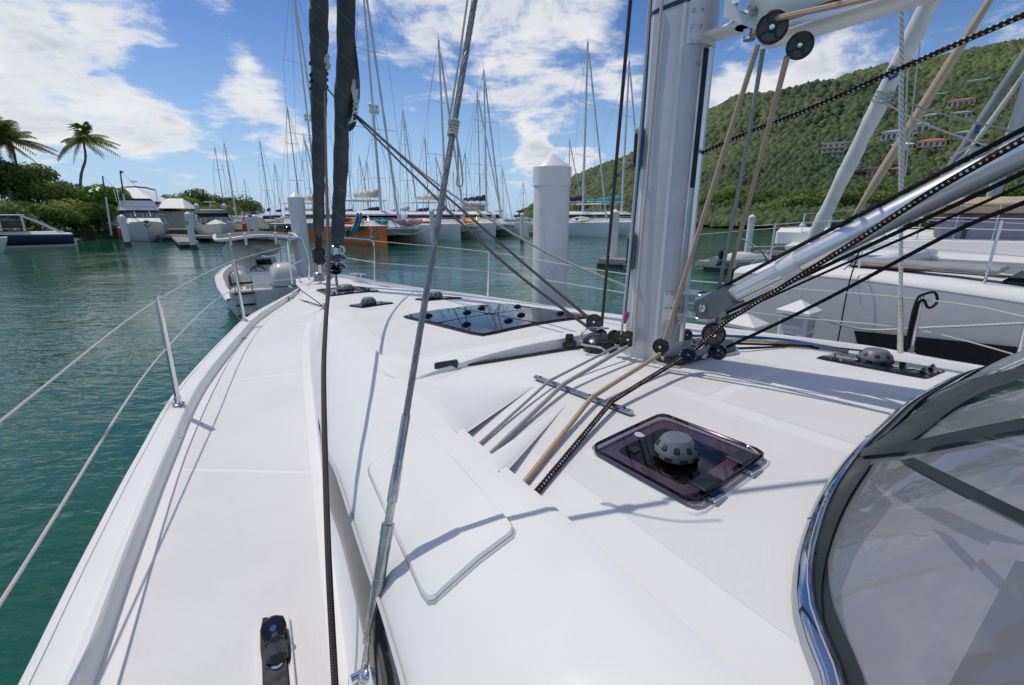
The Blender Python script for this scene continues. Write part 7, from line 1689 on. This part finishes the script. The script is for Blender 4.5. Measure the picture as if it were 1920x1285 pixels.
# power pedestals on the finger dock
def pedestal(px, ytop, t, label, w=.27, yellow=False):
    q = on_t(px, ytop, t); root = thing('power_pedestal', (q[0], q[1], .78), math.atan2(HV[1], HV[0]), label, 'dock pedestal', 'power pedestals on the finger dock'); h = q[2]-.78
    m = MB(); m.box((0, 0, (h-.14)/2), (w*.92, w*.92, h-.14), None, .02); obj('pedestal_body', m, 'white_paint', root, True, True)
    m = MB(); b_ = w*.56; m.add([(-b_, -b_, h-.13), (b_, -b_, h-.13), (b_, b_, h-.13), (-b_, b_, h-.13), (-b_, -b_, h-.10), (b_, -b_, h-.10), (b_, b_, h-.10), (-b_, b_, h-.10), (0, 0, h)], [(0, 1, 5, 4), (1, 2, 6, 5), (2, 3, 7, 6), (3, 0, 4, 7), (4, 5, 8), (5, 6, 8), (6, 7, 8), (7, 4, 8), (3, 2, 1, 0)]); obj('pedestal_cap', m, 'white_paint', root, False, True)
    for sx, sy in ((-1, 0), (1, 0), (0, -1), (0, 1)):
        m = MB(); m.box((sx*w*.465, sy*w*.465, h-.22), (.012 if sx else w*.66, .012 if sy else w*.66, .12), None, .003); obj('lamp_lens', m, 'gelcoat_grey', root, True, True)
        m = MB(); m.box((sx*w*.52, sy*w*.52, h-.50), (.06 if sx else w*.7, .06 if sy else w*.7, .14), None, .012); obj('socket_cover', m, 'white_paint', root, True, True)
        m = MB(); m.box((sx*w*.47, sy*w*.47, h-.36), (.012 if sx else w*.4, .012 if sy else w*.4, .08)); obj('rating_plate', m, 'grey_cover', root, True, True)
    if yellow:
        m = MB(); m.tube(cr([(-w*.3, -w*.6, h-.42), (-w*.5, -w*.75, h-.55), (-w*.7, -w*.8, h-.8)], 10), .03, 8); obj('shore_plug', m, 'yellow_paint', root, True, True)
    return root
pedestal(1502, 562, 3.15, 'white power pedestal with a yellow shore plug beyond the coachroof', .27, True); pedestal(1401, 588, 3.05, 'lower white power pedestal left of the one with the yellow plug', .30)
# second boat beyond: white decks, rails, tan hood with lilac windows
TB = 10.9
b2 = thing('second_catamaran', M0+NV*13-HV*4, 0, 'white catamaran with tan hood and lilac windows beyond the neighbouring one', 'catamaran')
def P4(px, py, t): return on_t(px, py, t)
m = MB(); A = [P4(1478, 476, TB), P4(1560, 474, TB), P4(1700, 474, TB), P4(1930, 486, TB), P4(2100, 496, TB)]; A2 = [P4(1470, 462, TB), P4(1560, 455, TB), P4(1700, 452, TB), P4(1930, 456, TB), P4(2100, 462, TB)]
A3 = [q+NV*.5+UPV*.08 for q in A2]; A4 = [q+NV*2.2+UPV*.12 for q in A2]; A0 = [np.array([q[0], q[1], 0]) for q in A]; m.loft([cr(x, 24) for x in (A0, A, A2, A3, A4)]); obj('hull', m, 'gelcoat', b2)
m = MB(); m.box(P4(1690, 452, TB+1.2), (5.0, 1.6, .5), A_, .1); obj('coachroof', m, 'gelcoat', b2)
hc = P4(1985, 452, TB+1.6)
m = MB(); m.box(hc+UPV*.05, (3.4, 2.6, 1.0), A_, .15); obj('hood_window', m, 'lilac_glass', b2); m = MB(); m.box(hc+UPV*.68, (3.9, 3.0, .30), A_, .12); obj('hood_roof', m, 'tan_cloth', b2)
for k in (-1.2, 0, 1.2): m = MB(); m.box(hc+UPV*.05+HV*k-NV*1.31, (.07, .03, .9), A_); obj('hood_post', m, 'mast_dark', b2)
rp = cr([P4(1500, 455, TB+.1), P4(1600, 452, TB+.1), P4(1720, 450, TB+.1), P4(1850, 455, TB+.1), P4(1960, 460, TB+.1)], 30)
for h in (.25, .45, .68): m = MB(); m.tube(rp+UPV*h, .011, 5); obj('guard_rail', m, 'steel', b2)
for k in range(0, 30, 4): m = MB(); m.tube([rp[k], rp[k]+UPV*.7], .013, 6); obj('rail_post', m, 'steel', b2)
for (a_, b_, r_, mt_, nm) in (((1770, 332), (1940, 75), .10, 'grey_cover', 'furled_staysail'), ((1792, 318), (1950, 100), .055, 'white_paint', 'spar'), ((1845, 420), (1932, 150), .14, 'mast_paint', 'mast')):
    m = MB(); m.tube(cr([at(*a_, 13.5), at(*b_, 12.5)], 14), r_, 10); obj(nm, m, mt_, b2)
m = MB(); q0 = at(1826, 268, 13.0)
for k in range(7): 
    a_ = -2.6+k*.28; e_ = q0+np.array([math.cos(a_)*.75, 0, math.sin(a_)*.75]); m.box((q0+e_)/2-np.array([0, .14, 0]), (.8, .012, .05), np.array([unit(e_-q0), [0, 1, 0], np.cross(unit(e_-q0), [0, 1, 0])]))
obj('clew_strap', m, 'sail_print', b2)
q = at(1823, 244, 13.0)-np.array([0, .13, 0]); m = MB(); m.box(q, (.13, .015, .2), None, .004); obj('sail_badge', m, 'blue_badge', b2)
for a_, b_ in (((1742, 470), (1840, 330)), ((1735, 465), (1905, 180)), ((1752, 300), (1925, 232))): m = MB(); m.tube([at(*a_, 13), at(*b_, 12.8)], .014, 5); obj('running_line', m, 'pink_line', b2) if 'pink_line' in MATS else obj('running_line', m, mat('pink_line', (.48, .22, .20), .8), b2)
# person bending over on that deck: red cap, pale shirt
def person():
    base = P4(1765, 462, TB+.9); base[2] = P4(1765, 452, TB+.9)[2]-.18; rt = thing('person', base, 0, 'person in red cap and pale shirt bending over on the far deck', 'person')
    J = {'hip': (0, 0, .78), 'waist': (-.05, 0, .92), 'chest': (-.27, 0, 1.10), 'neck': (-.40, 0, 1.16), 'head': (-.52, 0, 1.15), 'kl': (-.05, .11, .42), 'al': (.03, .12, .06), 'kr': (-.04, -.11, .42), 'ar': (.04, -.12, .06), 'fl': (-.12, .12, .03), 'frt': (-.11, -.12, .03), 'sl': (-.32, .19, 1.09), 'el': (-.40, .24, .84), 'wl': (-.52, .20, .64), 'hl': (-.56, .19, .56), 'sr': (-.32, -.19, 1.09), 'er': (-.42, -.24, .84), 'wr': (-.54, -.18, .64), 'hr': (-.58, -.17, .56), 'hpl': (.0, .10, .76), 'hpr': (.0, -.10, .76)}
    Rr = {'hip': .15, 'waist': .14, 'chest': .16, 'neck': .06, 'head': .085, 'kl': .07, 'al': .05, 'kr': .07, 'ar': .05, 'fl': .04, 'frt': .04, 'sl': .075, 'el': .05, 'wl': .038, 'hl': .035, 'sr': .075, 'er': .05, 'wr': .038, 'hr': .035, 'hpl': .10, 'hpr': .10}
    Ed = [('hip', 'waist'), ('waist', 'chest'), ('chest', 'neck'), ('neck', 'head'), ('hip', 'hpl'), ('hpl', 'kl'), ('kl', 'al'), ('al', 'fl'), ('hip', 'hpr'), ('hpr', 'kr'), ('kr', 'ar'), ('ar', 'frt'), ('chest', 'sl'), ('sl', 'el'), ('el', 'wl'), ('wl', 'hl'), ('chest', 'sr'), ('sr', 'er'), ('er', 'wr'), ('wr', 'hr')]
    names = list(J); me = bpy.data.meshes.new('body'); me.from_pydata([J[n] for n in names], [(names.index(a), names.index(b)) for a, b in Ed], []); o = bpy.data.objects.new('body', me); COL.objects.link(o); o.parent = rt
    mod = o.modifiers.new('skin', 'SKIN'); 
    for i, n in enumerate(names): me.skin_vertices[0].data[i].radius = (Rr[n], Rr[n])
    me.skin_vertices[0].data[0].use_root = True; sb = o.modifiers.new('sub', 'SUBSURF'); sb.levels = sb.render_levels = 2
    mt_ = mat('person_skin_clothes', (.55, .50, .46), .8); me.materials.append(mt_)
    t = NT(mt_.node_tree); b = t.n['Principled BSDF']; z = t.node('ShaderNodeSeparateXYZ', {0: t.node('ShaderNodeTexCoord').outputs['Object']}); 
    legs = t.math('LESS_THAN', z.outputs[2], .80); arm = t.math('MULTIPLY', t.math('LESS_THAN', z.outputs[0], -.30), t.math('LESS_THAN', z.outputs[2], .98)); hd_ = t.math('LESS_THAN', z.outputs[0], -.43)
    t.put(b.inputs['Base Color'], t.mix(t.math('MAXIMUM', arm, hd_), t.mix(legs, (.58, .55, .52), (.30, .10, .09)), (.34, .19, .12)))
    m = MB(); m.ball((-.54, 0, 1.19), (.115, .10, .09), 14, 10); m.box((-.64, 0, 1.15), (.10, .13, .015), None, .006); obj('cap', m, 'red_cloth', rt, True, True)
person()
# grey covered dinghy and a white pole frame on the dock beyond
dg_ = thing('covered_dinghy', np.array([*at(1395, 470, 21)[:2], .45]), .4, 'grey covered inflatable dinghy on the dock beyond the tan ropes', 'dinghy'); m = MB()
m.tube(cr([(-1.2, .55, .15), (.6, .6, .15), (1.3, 0, .25), (.6, -.6, .15), (-1.2, -.55, .15)], 30), .22, 10); obj('tube', m, 'grey_cover', dg_, True, True); m = MB(); m.ball((-.1, 0, .25), (1.0, .6, .35), 14, 8); obj('cover', m, 'grey_canvas', dg_, True, True); m = MB(); m.box((-1.35, 0, .5), (.22, .26, .42), None, .08); obj('outboard', m, 'navy', dg_, True, True)
pf = thing('bow_frame', np.array([*at(1495, 470, 14)[:2], 1.2]), 0, 'white pole frame with stays at the far catamaran bow', 'pole frame'); m = MB(); tpq = at(1505, 424, 14)
m.tube([at(1482, 470, 14), tpq], .05, 8); m.tube([at(1506, 468, 14.3), tpq], .05, 8); m.ball(tpq, .09, 10, 8); obj('pole', m, 'mast_paint', pf); m = MB(); m.tube([tpq, at(1396, 505, 12.5)], .012, 5); m.tube([tpq, at(1300, 441, 16)], .012, 5); m.tube([tpq, at(1530, 455, 14)], .012, 5); obj('frame_stay', m, 'rope_white', pf)
m = MB(); m.tube(cr([at(1385, 446, 13), at(1405, 455, 13), at(1430, 475, 13), at(1445, 505, 13)], 16), .022, 7); obj('hoop', m, 'steel', None, label='curved steel hoop between the tan ropes and the dock', cat='rail')
